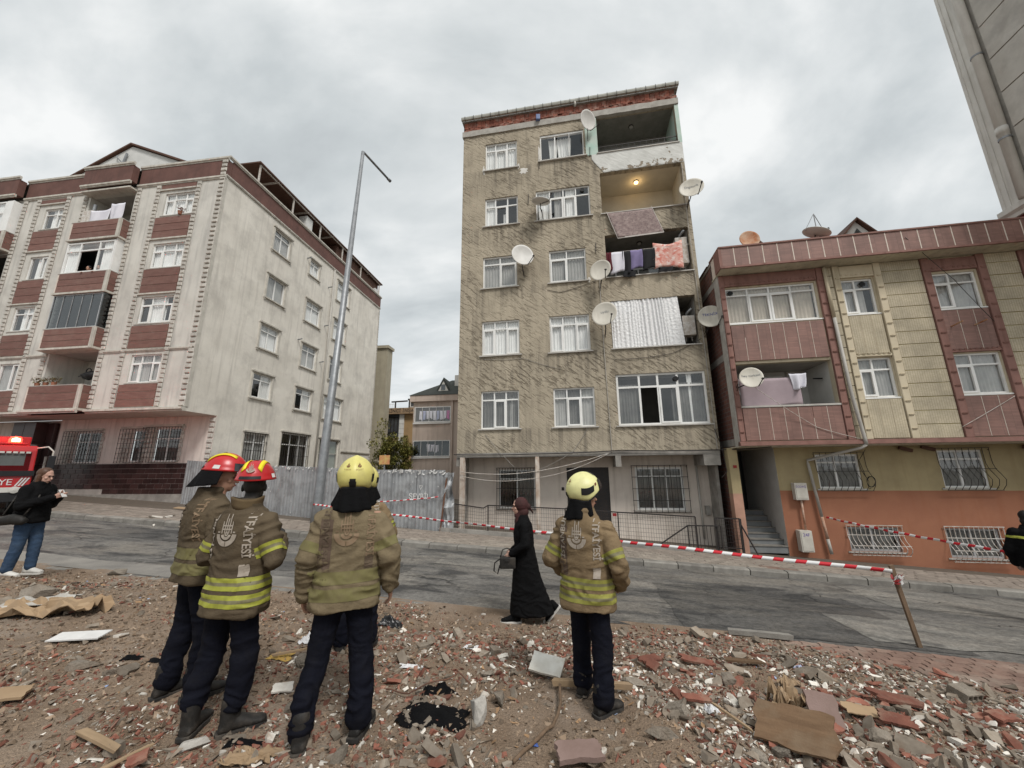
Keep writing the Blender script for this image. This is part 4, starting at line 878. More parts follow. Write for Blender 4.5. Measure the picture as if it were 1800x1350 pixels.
# quoins: rough pillow stones
def quoin_mesh(w, d, h):
    q = MB(); o = .022
    q.loft([[(-w / 2 + o, 0, -h / 2 + o), (w / 2 - o, 0, -h / 2 + o), (w / 2 - o, 0, h / 2 - o), (-w / 2 + o, 0, h / 2 - o)][::-1],
            [(-w / 2, -d * .4, -h / 2), (w / 2, -d * .4, -h / 2), (w / 2, -d * .4, h / 2), (-w / 2, -d * .4, h / 2)][::-1],
            [(-w / 2 + .03, -d, -h / 2 + .03), (w / 2 - .03, -d, -h / 2 + .03), (w / 2 - .03, -d, h / 2 - .03), (-w / 2 + .03, -d, h / 2 - .03)][::-1]]); return q
qm = quoin_mesh(.22, .07, .19); qo = qm.build('quoin_stone', 'quoin', lb, smooth=False); qme = qo.data; qn = [0]
qmass = MB()
def quoins(u, z0, z1, single, y=0.0, w=1.0, seg=.205):
    n = int((z1 - z0) / seg)
    for k in range(n):
        z = z0 + (k + .5) * (z1 - z0) / n; sx = w * (1.07 if k % 2 else .97) * rng.uniform(.95, 1.05)
        if single and qn[0] < 300:
            o = qo if qn[0] == 0 else link('quoin_stone', qme, lb); qn[0] += 1
            o.location = (u, y, z); o.scale = (sx, rng.uniform(.85, 1.2), .97)
        else:
            for p in range(1): qmass.add([(x * sx + u, yy + y, zz2 * .97 + z) for x, yy, zz2 in qm.v], qm.f)
quoins(-.12, 4.55, 16.9, True, -.01, 1.35, .235); quoins(-1.36, 4.58, 15.8, True); quoins(-3.62, 4.58, 15.8, True); quoins(-4.74, 4.58, 15.8, True)
quoins(-7.86, 4.58, 15.8, True); quoins(-8.94, 4.58, 15.8, False); quoins(-10.76, 4.58, 15.8, False); quoins(-11.62, 4.58, 15.8, False)
quoins(-.14, 1.9, 4.3, False, 1.59, 1.2, .22)
# a plain painted return round the corner
MB().box(-.012, .025, -.05, .14, 4.55, 16.0).build('corner_return', 'moulding', lb)
for k in range(64):
    z = .6 + k * .24; qmass.add([tuple(RZ90 @ Vector((x * .5 + 16.1, yy * .7 - .005, zz2 + z))) for x, yy, zz2 in qm.v], qm.f)
struct(qmass.build('quoin_mass', 'quoin', lb), 'stuff')
# side windows with heads, jamb strips and sills
def trimmed(v, head=True):
    a, b_, c, d = v
    MB().box(a - .16, b_ + .16, -.10, .01, d + .05, d + .13).box(a - .12, b_ + .12, -.05, .01, d + .0, d + .05).build('window_head', 'moulding', lb, xf=RZ90)
    MB().box(a - .13, a - .02, -.045, .01, c - .02, d).build('window_jamb', 'moulding', lb, xf=RZ90); MB().box(b_ + .02, b_ + .13, -.045, .01, c - .02, d).build('window_jamb', 'moulding', lb, xf=RZ90)
    MB().box(a - .17, b_ + .17, -.09, .01, c - .10, c - .03).box(a - .14, a - .05, -.06, .01, c - .19, c - .10).box(b_ + .05, b_ + .14, -.06, .01, c - .19, c - .10).build('window_ledge', 'moulding', lb, xf=RZ90)
r5 = random.Random(5)
for grp in (sA[:4], sB[:4], sC[:4]):
    for v in grp:
        trimmed(v); wide = v[1] - v[0] > 1.1
        window(lb, *v, cols=(1, 1.15) if wide else (1, 1), tr=.74 if r5.random() < .8 else None, sash=(), xf=RZ90, sill=0, dep=.06, curt=[(.02, .98, r5.choice([G, 'curtain_grey', 'curtain_grey']))] if r5.random() < .85 else [(.5, .98, G)])
for v in (sA[4], sB[4]):
    trimmed(v); window(lb, *v, cols=(1, 1, 1) if v is sB[4] else (1, 1), tr=.75, xf=RZ90, sill=0, dep=.06, curt=[(.6, .9, 'curtain_shaded')] if v is sB[4] else [(.05, .95, 'curtain_grey')])
    bars(lb, v[0] - .05, v[1] + .05, v[2], v[3] + .03, -.05, 14 if v is sB[4] else 9, 4, 'dark_metal', xf=RZ90)
v = sC[4]; trimmed(v); window(lb, *v, cols=(1, 1), tr=.72, xf=RZ90, sill=0, dep=.06, curt=[(.0, 1, mat('shutter_green', (.20, .22, .17), (.16, .18, .14), rough=.7))], frame='sill_stone')
cornice(11.9, 16.1, 3.1, -.0, .16, .08, xf=RZ90)
MB().tube([tuple(RZ90 @ Vector(p)) for p in ((9.12, -.08, 15.9), (9.12, -.08, 9), (9.0, -.08, 1.0))], .055, 10).build('downpipe', 'pvc_pipe', lb, smooth=True)
for s_0, z in ((6.3, 15.2), (8.7, 14.35), (8.7, 11.5), (6.3, 9.7), (8.6, 8.9)): MB().tube([tuple(RZ90 @ Vector((s_0, .02, z))), tuple(RZ90 @ Vector((s_0, -.28, z + .03)))], .04, 8).build('flue', 'galv', lb)
# ground floor under the overhang
gsf = MB().quad((-16.5, 1.62, 4.37), (0, 1.62, 4.37), (0, -.0, 4.37), (-16.5, 0, 4.37)); gsf.build('soffit', 'pink_wall', lb)
gl_ = [(-7.55, -6.02, 2.3, 3.75), (-4.40, -3.62, 2.32, 3.80), (-3.16, -1.72, 2.32, 3.86)]
gwm = MB(); wallgrid(gwm, -8.5, 0, -.6, 4.37, gl_, 1.6, .2); gwm.quad((-16.5, 1.7, -.6), (-8.5, 1.7, -.6), (-8.5, 1.7, 4.37), (-16.5, 1.7, 4.37)); gwm.build('ground_wall', 'pink_wall', lb)
for v in gl_:
    window(lb, *v, cols=(1, 1) if v[1] - v[0] > 1 else (1.2, .7), tr=.68, y=1.6, sash=(), dep=.1, curt=[(.05, .95, 'curtain_shaded')], sill=.05)
    MB().box(v[0] - .5, v[1] + .12, 1.5, 1.6, v[3] + .06, v[3] + .16).build('window_head', 'moulding', lb)
    bars(lb, v[0] - .46, v[1] + .1, v[2] - .05, v[3] + .03, 1.46, 13 if v[1] - v[0] > 1 else 8, 7, 'dark_metal', r=.007)
    k = 0; z = v[2]
    while z < v[3] - .1:
        for uu, ww in ((v[0] - .22, 1.7), (v[1] + .1, .8)):
            qs_ = link('surround_stone', qme, lb); qs_.location = (uu, 1.595, z + .1); qs_.scale = (ww * (1.1 if k % 2 else .85), .6, .95)
        z += .205; k += 1
tl_ = MB().box(-.199, .199, -.018, .0, -.104, .104).build('tile', 'dark_tile', lb, bevel=.004); tlm = tl_.data; first_ = True
MB().box(-8.45, -.04, 1.565, 1.6, .75, 2.24).build('tile_backing', 'tile_grout', lb)
for r_ in range(6):
    for i in range(20):
        u = -8.22 + i * .418 + (.209 if r_ % 2 else 0); z = 2.12 - r_ * .226
        if u > -.2 or (r_ == 5 and u < -5.2): continue
        o = tl_ if first_ else link('tile', tlm, lb); first_ = False; o.location = (u, 1.566, z)
MB().box(-8.45, -.02, 1.50, 1.6, -.6, .86).build('plinth', 'concrete', lb)
# entrance pier faced with maroon tiles
for k in range(4):
    for j in range(2): MB().box(-10.3 + j * .66, -9.66 + j * .66, 1.0, 1.5, .3 + k * .985, 1.27 + k * .985).build('pier_tile', 'dark_tile', lb, bevel=.01)
for k in range(4): MB().box(-8.98, -8.6, 1.45, 1.62, .3 + k * .985, 1.27 + k * .985).build('pier_tile', 'dark_tile', lb, bevel=.01)
MB().tube([(-10.4, .9, 3.0), (-9.6, .85, 3.2), (-8.5, .9, 3.1)], .03, 8).build('rail_pipe', 'pvc_pipe', lb, smooth=True)
MB().tube([(-8.45, 1.3, 2.6), (-8.35, 1.25, 1.7), (-8.5, 1.1, .7)], .045, 8).build('downpipe', 'white_metal', lb, smooth=True)
# roof terrace canopy along the side and the white gable behind the front
cn = MB().box(-5.5, .05, 1.75, 16.3, 18.32, 18.40); cn.build('canopy', 'canopy_wood', lb)
for s0 in (1.9, 4.6, 7.3, 10.0, 12.7, 15.9): MB().box(-.12, -.05, s0, s0 + .07, 16.95, 18.32).build('canopy_post', 'white_metal', lb)
for s0 in (3.2, 5.9, 8.6, 11.3, 14.0): MB().box(-5.4, .0, s0, s0 + .06, 18.22, 18.318).build('rafter', 'white_metal', lb)
MB().box(-.1, -.04, 1.9, 16.2, 18.24, 18.31).build('purlin', 'white_metal', lb); MB().box(-.7, -.15, 6.0, 6.6, 16.9, 18.1).build('chimney', 'roof_white', lb)
MB().box(-5.4, -.3, 9.6, 16.1, 16.9, 18.25).build('terrace_room', 'canopy_wood', lb)
MB().box(-.6, -.1, 15.3, 16.0, 16.9, 17.6).build('parapet_block', 'roof_white', lb)
gb = MB(); gb.loft([[(-13.2, 2, 16.9), (-12.4, 2, 19.15), (-8.91, 2, 20.8), (-5.1, 2, 19.15), (-4.4, 2, 16.9)], [(-13.2, 9, 16.9), (-12.4, 9, 19.15), (-8.91, 9, 20.8), (-5.1, 9, 19.15), (-4.4, 9, 16.9)]]); gb.build('roof_gable', 'roof_white', lb)
for (ua, za), (uc, zc2) in (((-12.9, 18.93), (-8.91, 20.86)), ((-8.91, 20.86), (-4.6, 18.95))): MB().loft([[(ua, 1.85, za), (ua, 9, za), (ua, 9, za + .1), (ua, 1.85, za + .1)], [(uc, 1.85, zc2), (uc, 9, zc2), (uc, 9, zc2 + .1), (uc, 1.85, zc2 + .1)]]).build('roof_slope', 'canopy_wood', lb)
MB().tube([(-9.75, 1.92, 20.2), (-9.7, 1.9, 20.05), (-9.2, 1.9, 19.6)], .03, 6).tube([(-9.2, 1.9, 19.45), (-9.05, 1.9, 20.25)], .06, 8).build('flue', 'galv', lb)

# laundry, people and clutter on the left block
cloth('bed_sheet', 'white sheets drying on the top open balcony of the pale block', Lw(-6.35, .3, 14.55), 1.2, .85, 'cl_white', 21, fold=.06, sag=.1, rz=-LA)
cloth('shirt', 'white shirt drying beside the sheets on the top balcony', Lw(-5.4, .3, 14.8), .75, .9, 'cl_white', 22, fold=.06, sag=.05, rz=-LA)
t = thing('boiler', 'white boiler box on the top open balcony of the pale block', 'boiler', tuple(Lw(-7.2, .05, 13.86)), -LA)
MB().box(-.3, .3, -.2, .2, 0, .75).build('casing', 'white_metal', t, bevel=.02); MB().tube([(.05, 0, .75), (.05, 0, 1.2)], .07, 10).build('flue', 'galv', t)
mat('plant_dry', (.20, .12, .06), (.12, .14, .05), scale=8, rough=.9); mat('terracotta', (.35, .16, .10), rough=.8)
def potplant(loc, label, sd, n=60, rad=.22, m='plant_dry'):
    t = thing('potted_plant', label, 'plant', tuple(loc)); MB().lathe([(.07, 0), (.10, .16), (.085, .16), (.08, .12)], 12).build('pot', 'terracotta', t); r = random.Random(sd); mb = MB()
    for k in range(n):
        a_ = r.uniform(0, 6.28); rr = r.uniform(.03, rad); z = .16 + r.uniform(.0, .22); c = Vector((rr * math.cos(a_), rr * math.sin(a_), z)); M = Matrix.Translation(c) @ Matrix.Rotation(r.uniform(0, 6), 4, 'Z') @ Matrix.Rotation(r.uniform(-1, 1), 4, 'X')
        mb.add([M @ Vector(p) for p in ((0, -.05, 0), (.025, 0, .012), (0, .06, 0), (-.025, 0, .012))], [(0, 1, 2, 3)])
    mb.build('foliage', m, t)
for k, (u, s) in enumerate(((-7.45, 1), (-7.0, 2), (-6.55, 3))): potplant(Lw(u, D - .12, 5.63), ('dry brown plant at the far corner of the lowest open balcony', 'dry plant in the middle of the lowest balcony ledge', 'dry plant nearest the folded stroller on the balcony ledge')[k], s)
potplant(Lw(-2.1, .06, 14.0), 'red flowering plant on the top window ledge of the pale block', 7, 40, .2, mat('flower_red', (.35, .03, .03), (.10, .12, .05), scale=20, rough=.8))
st_ = thing('folded_stroller', 'dark folded pram hanging on the lowest open balcony', 'stroller', tuple(Lw(-5.45, -.2, 6.1)), -LA)
MB().loft([[(-.35, 0, -.05), (-.3, .12, .1), (-.32, 0, .22), (-.36, -.12, .1)], [(0, 0, -.16), (0, .2, .1), (0, 0, .3), (0, -.2, .1)], [(.32, 0, -.1), (.3, .14, .1), (.3, 0, .25), (.32, -.14, .1)]]).build('seat', 'black', st_, smooth=True)
for x, z in ((-.1, .28), (.42, .2), (.45, -.1)): MB().tube([(x + .13 * math.cos(k * math.pi / 8), 0, z + .13 * math.sin(k * math.pi / 8)) for k in range(17)], .022, 6).build('wheel', 'black' if x < .4 else 'white_metal', st_)
MB().bar((-.6, 0, .05), (.2, 0, .15), .03).build('handle', 'dark_metal', st_)
for u, z, off in ((-8.9, 8.5, .2), (-5.0, 8.3, .5), (-13.2, 14.6, .5)): pass
cable([Lw(-14.5, 1.4, 14.5), Lw(-11.6, .2, 13.75)], 'dark cable running to the upper bay of the pale block', .015, sag=.02)

# ================================================================== corrugated hoarding
mat('sheet_metal', (.44, .45, .455), (.34, .35, .36), scale=2.2, rough=.45, metal=.35, streak=(.2, .2, .205), dirt=(.17, .16, .155), dscale=2.5, damt=.6, fine=.1)
mat('paint_white', (.72, .71, .69), rough=.7); mat('paint_black', (.03, .03, .03), rough=.7); mat('rust_bar', (.10, .055, .04), (.16, .08, .05), rough=.8)
hd = thing('hoarding_fence', 'grey corrugated sheet metal hoarding in front of the empty plot', 'fence', (0, 0, 0))
HA, HB = Vector((-14.55, 17.55, 0)), Vector((-2.35, 13.75, 0)); hdv = (HB - HA).normalized(); hn = Vector((hdv.y, -hdv.x, 0)); HL = (HB - HA).length
if hn.y > 0: hn = -hn
hb_z = lambda s: float(np.interp(s / HL, [0, .42, 1], [.24, -.14, -.27])); ht_z = lambda s: float(np.interp(s / HL, [0, .42, .75, 1], [2.36, 2.02, 1.86, 1.80]))
r6 = random.Random(3); nsh = 12; sw = HL / nsh
def corr(s):
    f = (s / .155) % 1.0; return .03 * (1 if f < .42 else (0 if .5 < f < .92 else .5))
for k in range(nsh):
    s0 = k * sw; mb = MB(); rows = []; dz = r6.uniform(-.03, .03); lean = r6.uniform(-.02, .03)
    ss = []
    s = 0
    while s < sw + .03:
        for e in (0, .065, .078, .143): ss.append(s + e)
        s += .155
    for j in range(9):
        f = j / 8; row = []
        for s in ss:
            if s > sw + .04: continue
            zz3 = hb_z(s0 + s) * (1 - f) + (ht_z(s0 + s) + dz) * f
            ding = .03 * max(0, noise.noise(((s0 + s) * 1.7, zz3 * 1.7, 3)) - .25)
            p = HA + hdv * (s0 + s) + hn * (corr(s) + lean * f + .004 * (k % 2) + ding); p.z = zz3; row.append(p)
        rows.append(row)
    mb.loft(rows, cap=False, closed=False); o = mb.build('metal_sheet', 'sheet_metal', hd); o.modifiers.new('s', 'SOLIDIFY').thickness = .002
# crumpled end of the hoarding
cr = MB(); rows = []
for j in range(15):
    f = j / 14; row = []
    for i in range(8):
        g_ = i / 7; s = HL + .05 + g_ * .32; z = -.27 + f * 2.0 + .05 * noise.noise((g_ * 4, f * 5, 1)); k = .35 * math.sin(f * math.pi) ** 2
        p = HA + hdv * (s - k * .35 * (1 - g_)) + hn * (.05 + .20 * noise.noise((g_ * 3.5, f * 6, 7)) * (0.3 + f)); p.z = z; row.append(p)
    rows.append(row)
cr.loft(rows, cap=False, closed=False); o = cr.build('crumpled_sheet', 'sheet_metal', hd); o.modifiers.new('s', 'SOLIDIFY').thickness = .003
pe = HA + hdv * (HL + .04) + hn * .05
MB().bar((pe.x - .14, pe.y, -.3), (pe.x + .06, pe.y, 1.72), .05).build('end_post', 'rust_bar', hd)
# torn silver edging along the top, and old stencilled letters running down the sheets
r7 = random.Random(11)
tn = MB()
for k in range(150):
    s = r7.uniform(2.6, HL) if k % 3 else r7.uniform(HL * .72, HL); p = HA + hdv * s + hn * .06; p.z = ht_z(s) - r7.uniform(-.01, .14 if k % 3 else .1); w_ = r7.uniform(.02, .07); h_ = r7.uniform(.01, .05)
    M = Matrix.Translation(p) @ Matrix.Rotation(math.atan2(hdv.y, hdv.x), 4, 'Z') @ Matrix.Rotation(r7.uniform(-.8, .8), 4, 'Y') @ Matrix.Rotation(r7.uniform(-.5, .5), 4, 'X')
    tn.add([M @ Vector(q_) for q_ in ((-w_, 0, -h_), (w_ * .6, -.01, -h_ * .6), (w_, 0, h_), (-w_ * .5, -.012, h_ * .7))], [(0, 1, 2, 3)])
for k in range(60):
    s = r7.uniform(.3, HL); p = HA + hdv * s + hn * .06; p.z = hb_z(s) + r7.uniform(.1, 1.9); w_ = r7.uniform(.01, .035); M = Matrix.Translation(p) @ Matrix.Rotation(math.atan2(hdv.y, hdv.x), 4, 'Z') @ Matrix.Rotation(r7.uniform(-1, 1), 4, 'Y')
    tn.add([M @ Vector(q_) for q_ in ((-w_, 0, -w_ * .6), (w_, 0, -w_ * .4), (w_ * .7, 0, w_ * .7), (-w_ * .6, 0, w_ * .5))], [(0, 1, 2, 3)])
struct(tn.build('torn_edging', 'paint_white', hd), 'stuff')
def on_sheet(body, s, z, size, rot, material, name='lettering'):
    v, f = text_geo(body, size, 1.0, .012); M = Matrix.Rotation(rot, 3, 'Z'); out_ = []
    for x, y, _ in v:
        q_ = M @ Vector((x, y, 0)); p = HA + hdv * (s + q_.x) + hn * .062; p.z = z + q_.y; out_.append(p)
    MB().add(out_, f).build(name, material, hd)
sg = HL * .925
on_sheet('ŞEVBİL', sg, .92, .26, 0, 'paint_white'); on_sheet('♡', sg + .05, 1.22, .20, 0, 'paint_white', 'heart_mark')
for k, (tx, s) in enumerate((('ALTINI', .70), ('KURMAK İÇİN', .728), ('DENİZ METAL 0212', .757), ('ALTINI KURMAK', .305), ('DENİZ METAL 0212', .33))):
    on_sheet(tx, HL * s, ht_z(HL * s) - .62, .105, -math.pi / 2, 'paint_black')
sgn = thing('site_sign', 'small yellow sign on a post behind the hoarding', 'sign', (-5.95, 18.2, -.2))
MB().box(-.24, .24, -.03, .0, 2.3, 2.72).build('sign_board', mat('sign_yellow', (.55, .40, .14), (.5, .2, .1), scale=8, rough=.6), sgn); MB().box(-.03, .03, 0, .05, -.3, 2.75).build('sign_post', 'galv', sgn)

# ================================================================== lamp post
lp = thing('lamp_post', 'tall galvanised lamp post leaning slightly, its arm without a lantern', 'lamp post', (-6.85, 14.0, -.2))
top = Vector((.51, 0, 15.45)); el_ = Vector((.51, 0, 15.5))
MB().tube([(0, 0, -.1), (.03, 0, 1.0), top], [.175, .165, .068], 20).build('pole', 'galv', lp, smooth=True)
MB().lathe([(.24, -.1), (.24, .06), (.18, .08)], 16).build('base_plate', 'galv', lp)
MB().tube([top, (.53, .04, 15.46), (1.10, 1.55, 15.42)], .05, 12).build('arm', 'galv', lp, smooth=True)
MB().tube([(1.09, 1.52, 15.42), (1.16, 1.7, 15.42)], [.065, .075], 12).build('spigot', 'galv', lp, smooth=True)
tag(MB().tube([(-6.98, 13.82, .86 + .02 * math.sin(k)) for k in range(2)], .01, 4).build('tape_knot', 'paint_white'), 'knot of barrier tape round the lamp post', 'tape')
# ================================================================== right block: yellow and brick-red mosaic cladding
rb_ = thing('apartment_building', 'low apartment block clad in yellow and brick-red mosaic panels', 'building', (7.14, 12.2, 0), -A10)
Rw = frame_of(7.14, 12.2, 10)
rw = [(.17, 2.93, 6.52, 7.79), (3.67, 4.6, 6.57, 7.77), (6.2, 7.4, 6.54, 7.74), (3.67, 4.62, 3.86, 5.11), (6.2, 7.42, 3.86, 5.1)]
rbal = (.18, 2.98, 3.72, 5.12)
m_ = MB(); wallgrid(m_, 0, 8.95, 2.5, 8.28, rw + [rbal], .03, .2); m_.build('wall', 'trim_yellow', rb_)
sw_ = MB(); sw_.quad((0, .03, 2.45), (0, 9, 2.45), (0, 9, 9.1), (0, .03, 9.1)); sw_.build('side_wall', 'brick_side', rb_)
MB().box(.0, .0 + .22, .0, .6, 8.28, 9.05).build('corner_block', 'concrete_light', rb_)
for z in (2.5, 5.35, 8.05): MB().box(-.012, .02, .04, 7, z, z + .22).build('edge_beam', 'concrete', rb_)
MB().box(-.02, .12, -.01, .35, 2.46, 8.27).build('corner_column', 'concrete_light', rb_)
MB().box(.1, 8.9, 1.9, 1.95, 2.5, 8.3).build('inner_wall', 'interior', rb_); q = MB()
for z in (2.5, 5.4, 8.2): q.box(.1, 8.9, .25, 1.9, z, z + .08)
q.build('floor_slab', 'interior', rb_)
cR = [[(.02, .98, 'curtain_beige')], [(.0, .5, 'curtain_grey'), (.5, .75, 'curtain_grey')], [(.0, .98, 'curtain_grey')], [(.02, .98, 'curtain_grey')], [(.02, .98, 'curtain_grey')]]
kR = [((1, 1, 1, 1), .80, (1, 2)), ((.8, 1), .72, (0,)), ((.8, 1.2), .72, (0,)), ((.9, 1.1), .70, (0,)), ((.8, 1.2), .72, (0,))]
vR = {0: (.36, 7.64, .085), 1: (4.32, 7.6, .085)}
for i, (v, cu, kk) in enumerate(zip(rw, cR, kR)): window(rb_, *v, cols=kk[0], tr=kk[1], sash=kk[2], curt=cu, sill=.04, y=.03, dep=.05, vent=vR.get(i), silm='upvc')
def panel(u0, u1, z0, z1, m, y=-.0, t_=.03, P=rb_): MB().box(u0 + .006, u1 - .006, y - t_, y + .028, z0 + .008, z1 - .008).build('panel', m, P, bevel=.006)
def split_panels(u0, u1, z0, z1, n, m, jm='joint_white'):
    w = (u1 - u0) / n
    for k in range(n):
        panel(u0 + k * w, u0 + (k + 1) * w, z0, z1, m)
        if k: MB().box(u0 + k * w - .0055, u0 + k * w + .0055, -.036, .02, z0 + .012, z1 - .012 - (z1 - z0) * rng.choice([0, 0, .0, .35])).build('joint_strip', jm, rb_)
    MB().box(u0 + .02, u1 - .02, -.008, .025, z0 + .02, z1 - .02).build('panel_backing', jm, rb_)
split_panels(.19, 2.95, 5.2, 6.44, 7, 'mosaic_red'); split_panels(.19, 2.98, 2.62, 3.66, 7, 'mosaic_red'); split_panels(3.67, 4.6, 5.22, 6.5, 3, 'mosaic_yellow', 'trim_yellow'); split_panels(3.67, 4.62, 2.62, 3.8, 3, 'mosaic_yellow', 'trim_yellow')
split_panels(6.2, 7.42, 5.2, 6.48, 3, 'mosaic_red'); split_panels(6.2, 7.42, 2.62, 3.8, 3, 'mosaic_red')
for u0, u1 in ((4.86, 5.95), (7.68, 8.52)):
    z = 2.6
    while z < 8.15: panel(u0, u1, z, min(z + .405, 8.25), 'mosaic_yellow'); z += .41
    MB().box(u0 + .01, u1 - .01, -.004, .024, 2.62, 8.22).build('panel_backing', 'yellow_joint', rb_)
z = 2.6
while z < 8.15: panel(3.22, 3.46, z, min(z + .405, 8.25), 'mosaic_yellow'); z += .41
# moulded pilaster strips with scallops
sc_ = MB().loft([[(-.05, 0, 0), (-.04, -.03, .0), (.04, -.03, 0), (.05, 0, 0)], [(-.045, 0, -.04), (-.03, -.012, -.045), (.03, -.012, -.045), (.045, 0, -.04)]])
scm = {}
def strip(u0, u1, m, z0=2.6, z1=8.25, step=.41):
    MB().box(u0, u1, -.07, .03, z0, z1).build('pilaster', m, rb_, bevel=.02)
    z = z0 + .3
    while z < z1 - .1:
        if m not in scm: o = sc_.build('scallop', m, rb_); scm[m] = o.data
        else: o = link('scallop', scm[m], rb_)
        o.location = ((u0 + u1) / 2, -.068, z); o.scale = ((u1 - u0) / .13, 1.3, 1); z += step
strip(.01, .165, 'trim_red'); strip(2.99, 3.19, 'trim_red'); strip(3.47, 3.65, 'trim_yellow'); strip(4.64, 4.84, 'trim_yellow'); strip(5.97, 6.18, 'trim_red'); strip(7.44, 7.66, 'trim_red'); strip(8.54, 8.9, 'trim_red')
for u0, u1, z, m in ((.17, 2.98, 7.84, 'trim_red'), (3.66, 4.63, 7.82, 'trim_yellow'), (6.19, 7.43, 7.80, 'trim_red'), (6.19, 7.43, 5.13, 'trim_red'), (3.66, 4.63, 5.14, 'trim_yellow')):
    MB().box(u0, u1, -.05, .03, z, z + (.40 if z > 7 else .07)).build('lintel', m, rb_, bevel=.01)
    n = int((u1 - u0) / .13)
    for k in range(n):
        o = link('scallop', scm[m], rb_); o.location = (u0 + (k + .5) * (u1 - u0) / n, -.05, z + .10); o.scale = (.8, 1, 1)
# eaves fascia: panels with pale joints
FO = .55
MB().box(-.05, 8.75, -FO + .01, .4, 8.26, 8.30).build('eaves_soffit', 'soffit', rb_)
MB().box(-.05, 8.75, -FO, .3, 8.301, 8.98).build('fascia_core', 'joint_white', rb_)
n = 20; w = 8.8 / n
for k in range(n):
    MB().box(-.05 + k * w + .014, -.05 + (k + 1) * w - .014, -FO - .03, -FO + .004, 8.33, 9.0).build('fascia_panel', 'mosaic_red', rb_)
    if k: MB().box(-.05 + k * w - .0135, -.05 + k * w + .0135, -FO - .034, -FO + .004, 8.335, 8.985).build('joint_strip', 'joint_white', rb_)
MB().box(-.07, 8.78, -FO - .05, -FO + .02, 8.265, 8.33).build('fascia_trim', 'trim_red', rb_); MB().box(-.08, 8.8, -FO - .06, .4, 9.0, 9.05).build('coping', 'trim_red', rb_)
MB().box(-.09, .0, -FO - .04, -.1, 8.27, 9.04).build('fascia_end', 'trim_red', rb_)
MB().box(-.03, 8.95, .3, 9, 8.9, 9.0).build('roof', 'concrete', rb_)
for u, s in ((1.95, .82), (5.6, 1.0)):
    B0 = 9.55; d_ = MB(); d_.loft([[(u - s, 1.6, B0), (u + s, 1.6, B0), (u, 1.6, B0 + s * 1.25)], [(u - s, 4, B0), (u + s, 4, B0), (u, 4, B0 + s * 1.25)]]); o = d_.build('dormer', 'white_wall', rb_)
    for sg_ in (-1, 1): MB().loft([[(u, 1.45, B0 + .02 + s * 1.25), (u, 1.45, B0 + .1 + s * 1.25), (u, 4, B0 + .1 + s * 1.25), (u, 4, B0 + .02 + s * 1.25)], [(u + sg_ * s * 1.15, 1.45, B0 - .1), (u + sg_ * s * 1.15, 1.45, B0 - .02), (u + sg_ * s * 1.15, 4, B0 - .02), (u + sg_ * s * 1.15, 4, B0 - .1)]]).build('dormer_roof', 'canopy_wood', o)
    MB().loft([[(u - s * .45, 1.58, B0 + .2), (u + s * .45, 1.58, B0 + .2), (u, 1.58, B0 + s * .95)], [(u - s * .45, 1.56, B0 + .2), (u + s * .45, 1.56, B0 + .2), (u, 1.56, B0 + s * .95)]]).build('dormer_window', 'smoked_glass', o)
MB().loft([[(-.1, .6, 9.0), (9, .6, 9.0), (9, 9, 9.0), (-.1, 9, 9.0)], [(.5, 2.5, 9.9), (9, 2.5, 9.9), (9, 8, 9.9), (.5, 8, 9.9)]]).build('roof_slope', 'canopy_wood', rb_)
# balcony
room(rb_, .182, 2.978, 2.8, 5.117, .22, 1.5, ('balc_pale', 'white_wall', 'white_wall', 'balc_pale'), name='balcony')
MB().box(.17, 3.0, -.05, .25, 3.665, 3.72).build('coping', 'sill_stone', rb_)
window(rb_, .25, 2.2, 3.0, 4.95, cols=(1, 1.25, 1), tr=.80, y=1.36, dep=.06, sill=0)
MB().tube([(2.35, 1.42, 5.1), (2.35, 1.42, 2.9)], .03, 8).build('pipe', 'white_metal', rb_)
MB().bar((2.9, .5, 4.62), (2.9, .95, 4.72), .04).build('bracket', 'black', rb_)
mat('cl_mauve', (.36, .29, .31), (.31, .25, .27), rough=.9)
cloth('bed_sheet', 'mauve sheet drying on the balcony of the mosaic block', Rw(1.1, -.05, 4.62), 1.75, .95, 'cl_mauve', 31, fold=.05, sag=.02)
cloth('towel', 'crumpled white cloth over the mauve sheet', Rw(1.95, .0, 4.72), .5, .5, 'cl_white', 32, fold=.07, sag=.02, taper=.4)
MB().tube([(.16, -.04, 4.28), (2.98, -.04, 4.66)], .006, 5)
# lower edge cornice and downpipe
MB().box(-.02, 8.95, -.12, .1, 2.47, 2.55).build('band', 'trim_red', rb_); MB().box(-.02, 8.95, -.08, .1, 2.55, 2.6).build('band', 'trim_red', rb_)
MB().tube([(3.2, -.12, 8.2), (3.22, -.12, 6.45)], .05, 10).build('downpipe', 'trim_yellow', rb_, smooth=True)
MB().tube([(3.22, -.12, 6.47), (3.27, -.12, 4.0), (3.37, -.13, 2.62), (3.38, -.13, 2.45)], .048, 10).build('downpipe', 'pvc_pipe', rb_, smooth=True)
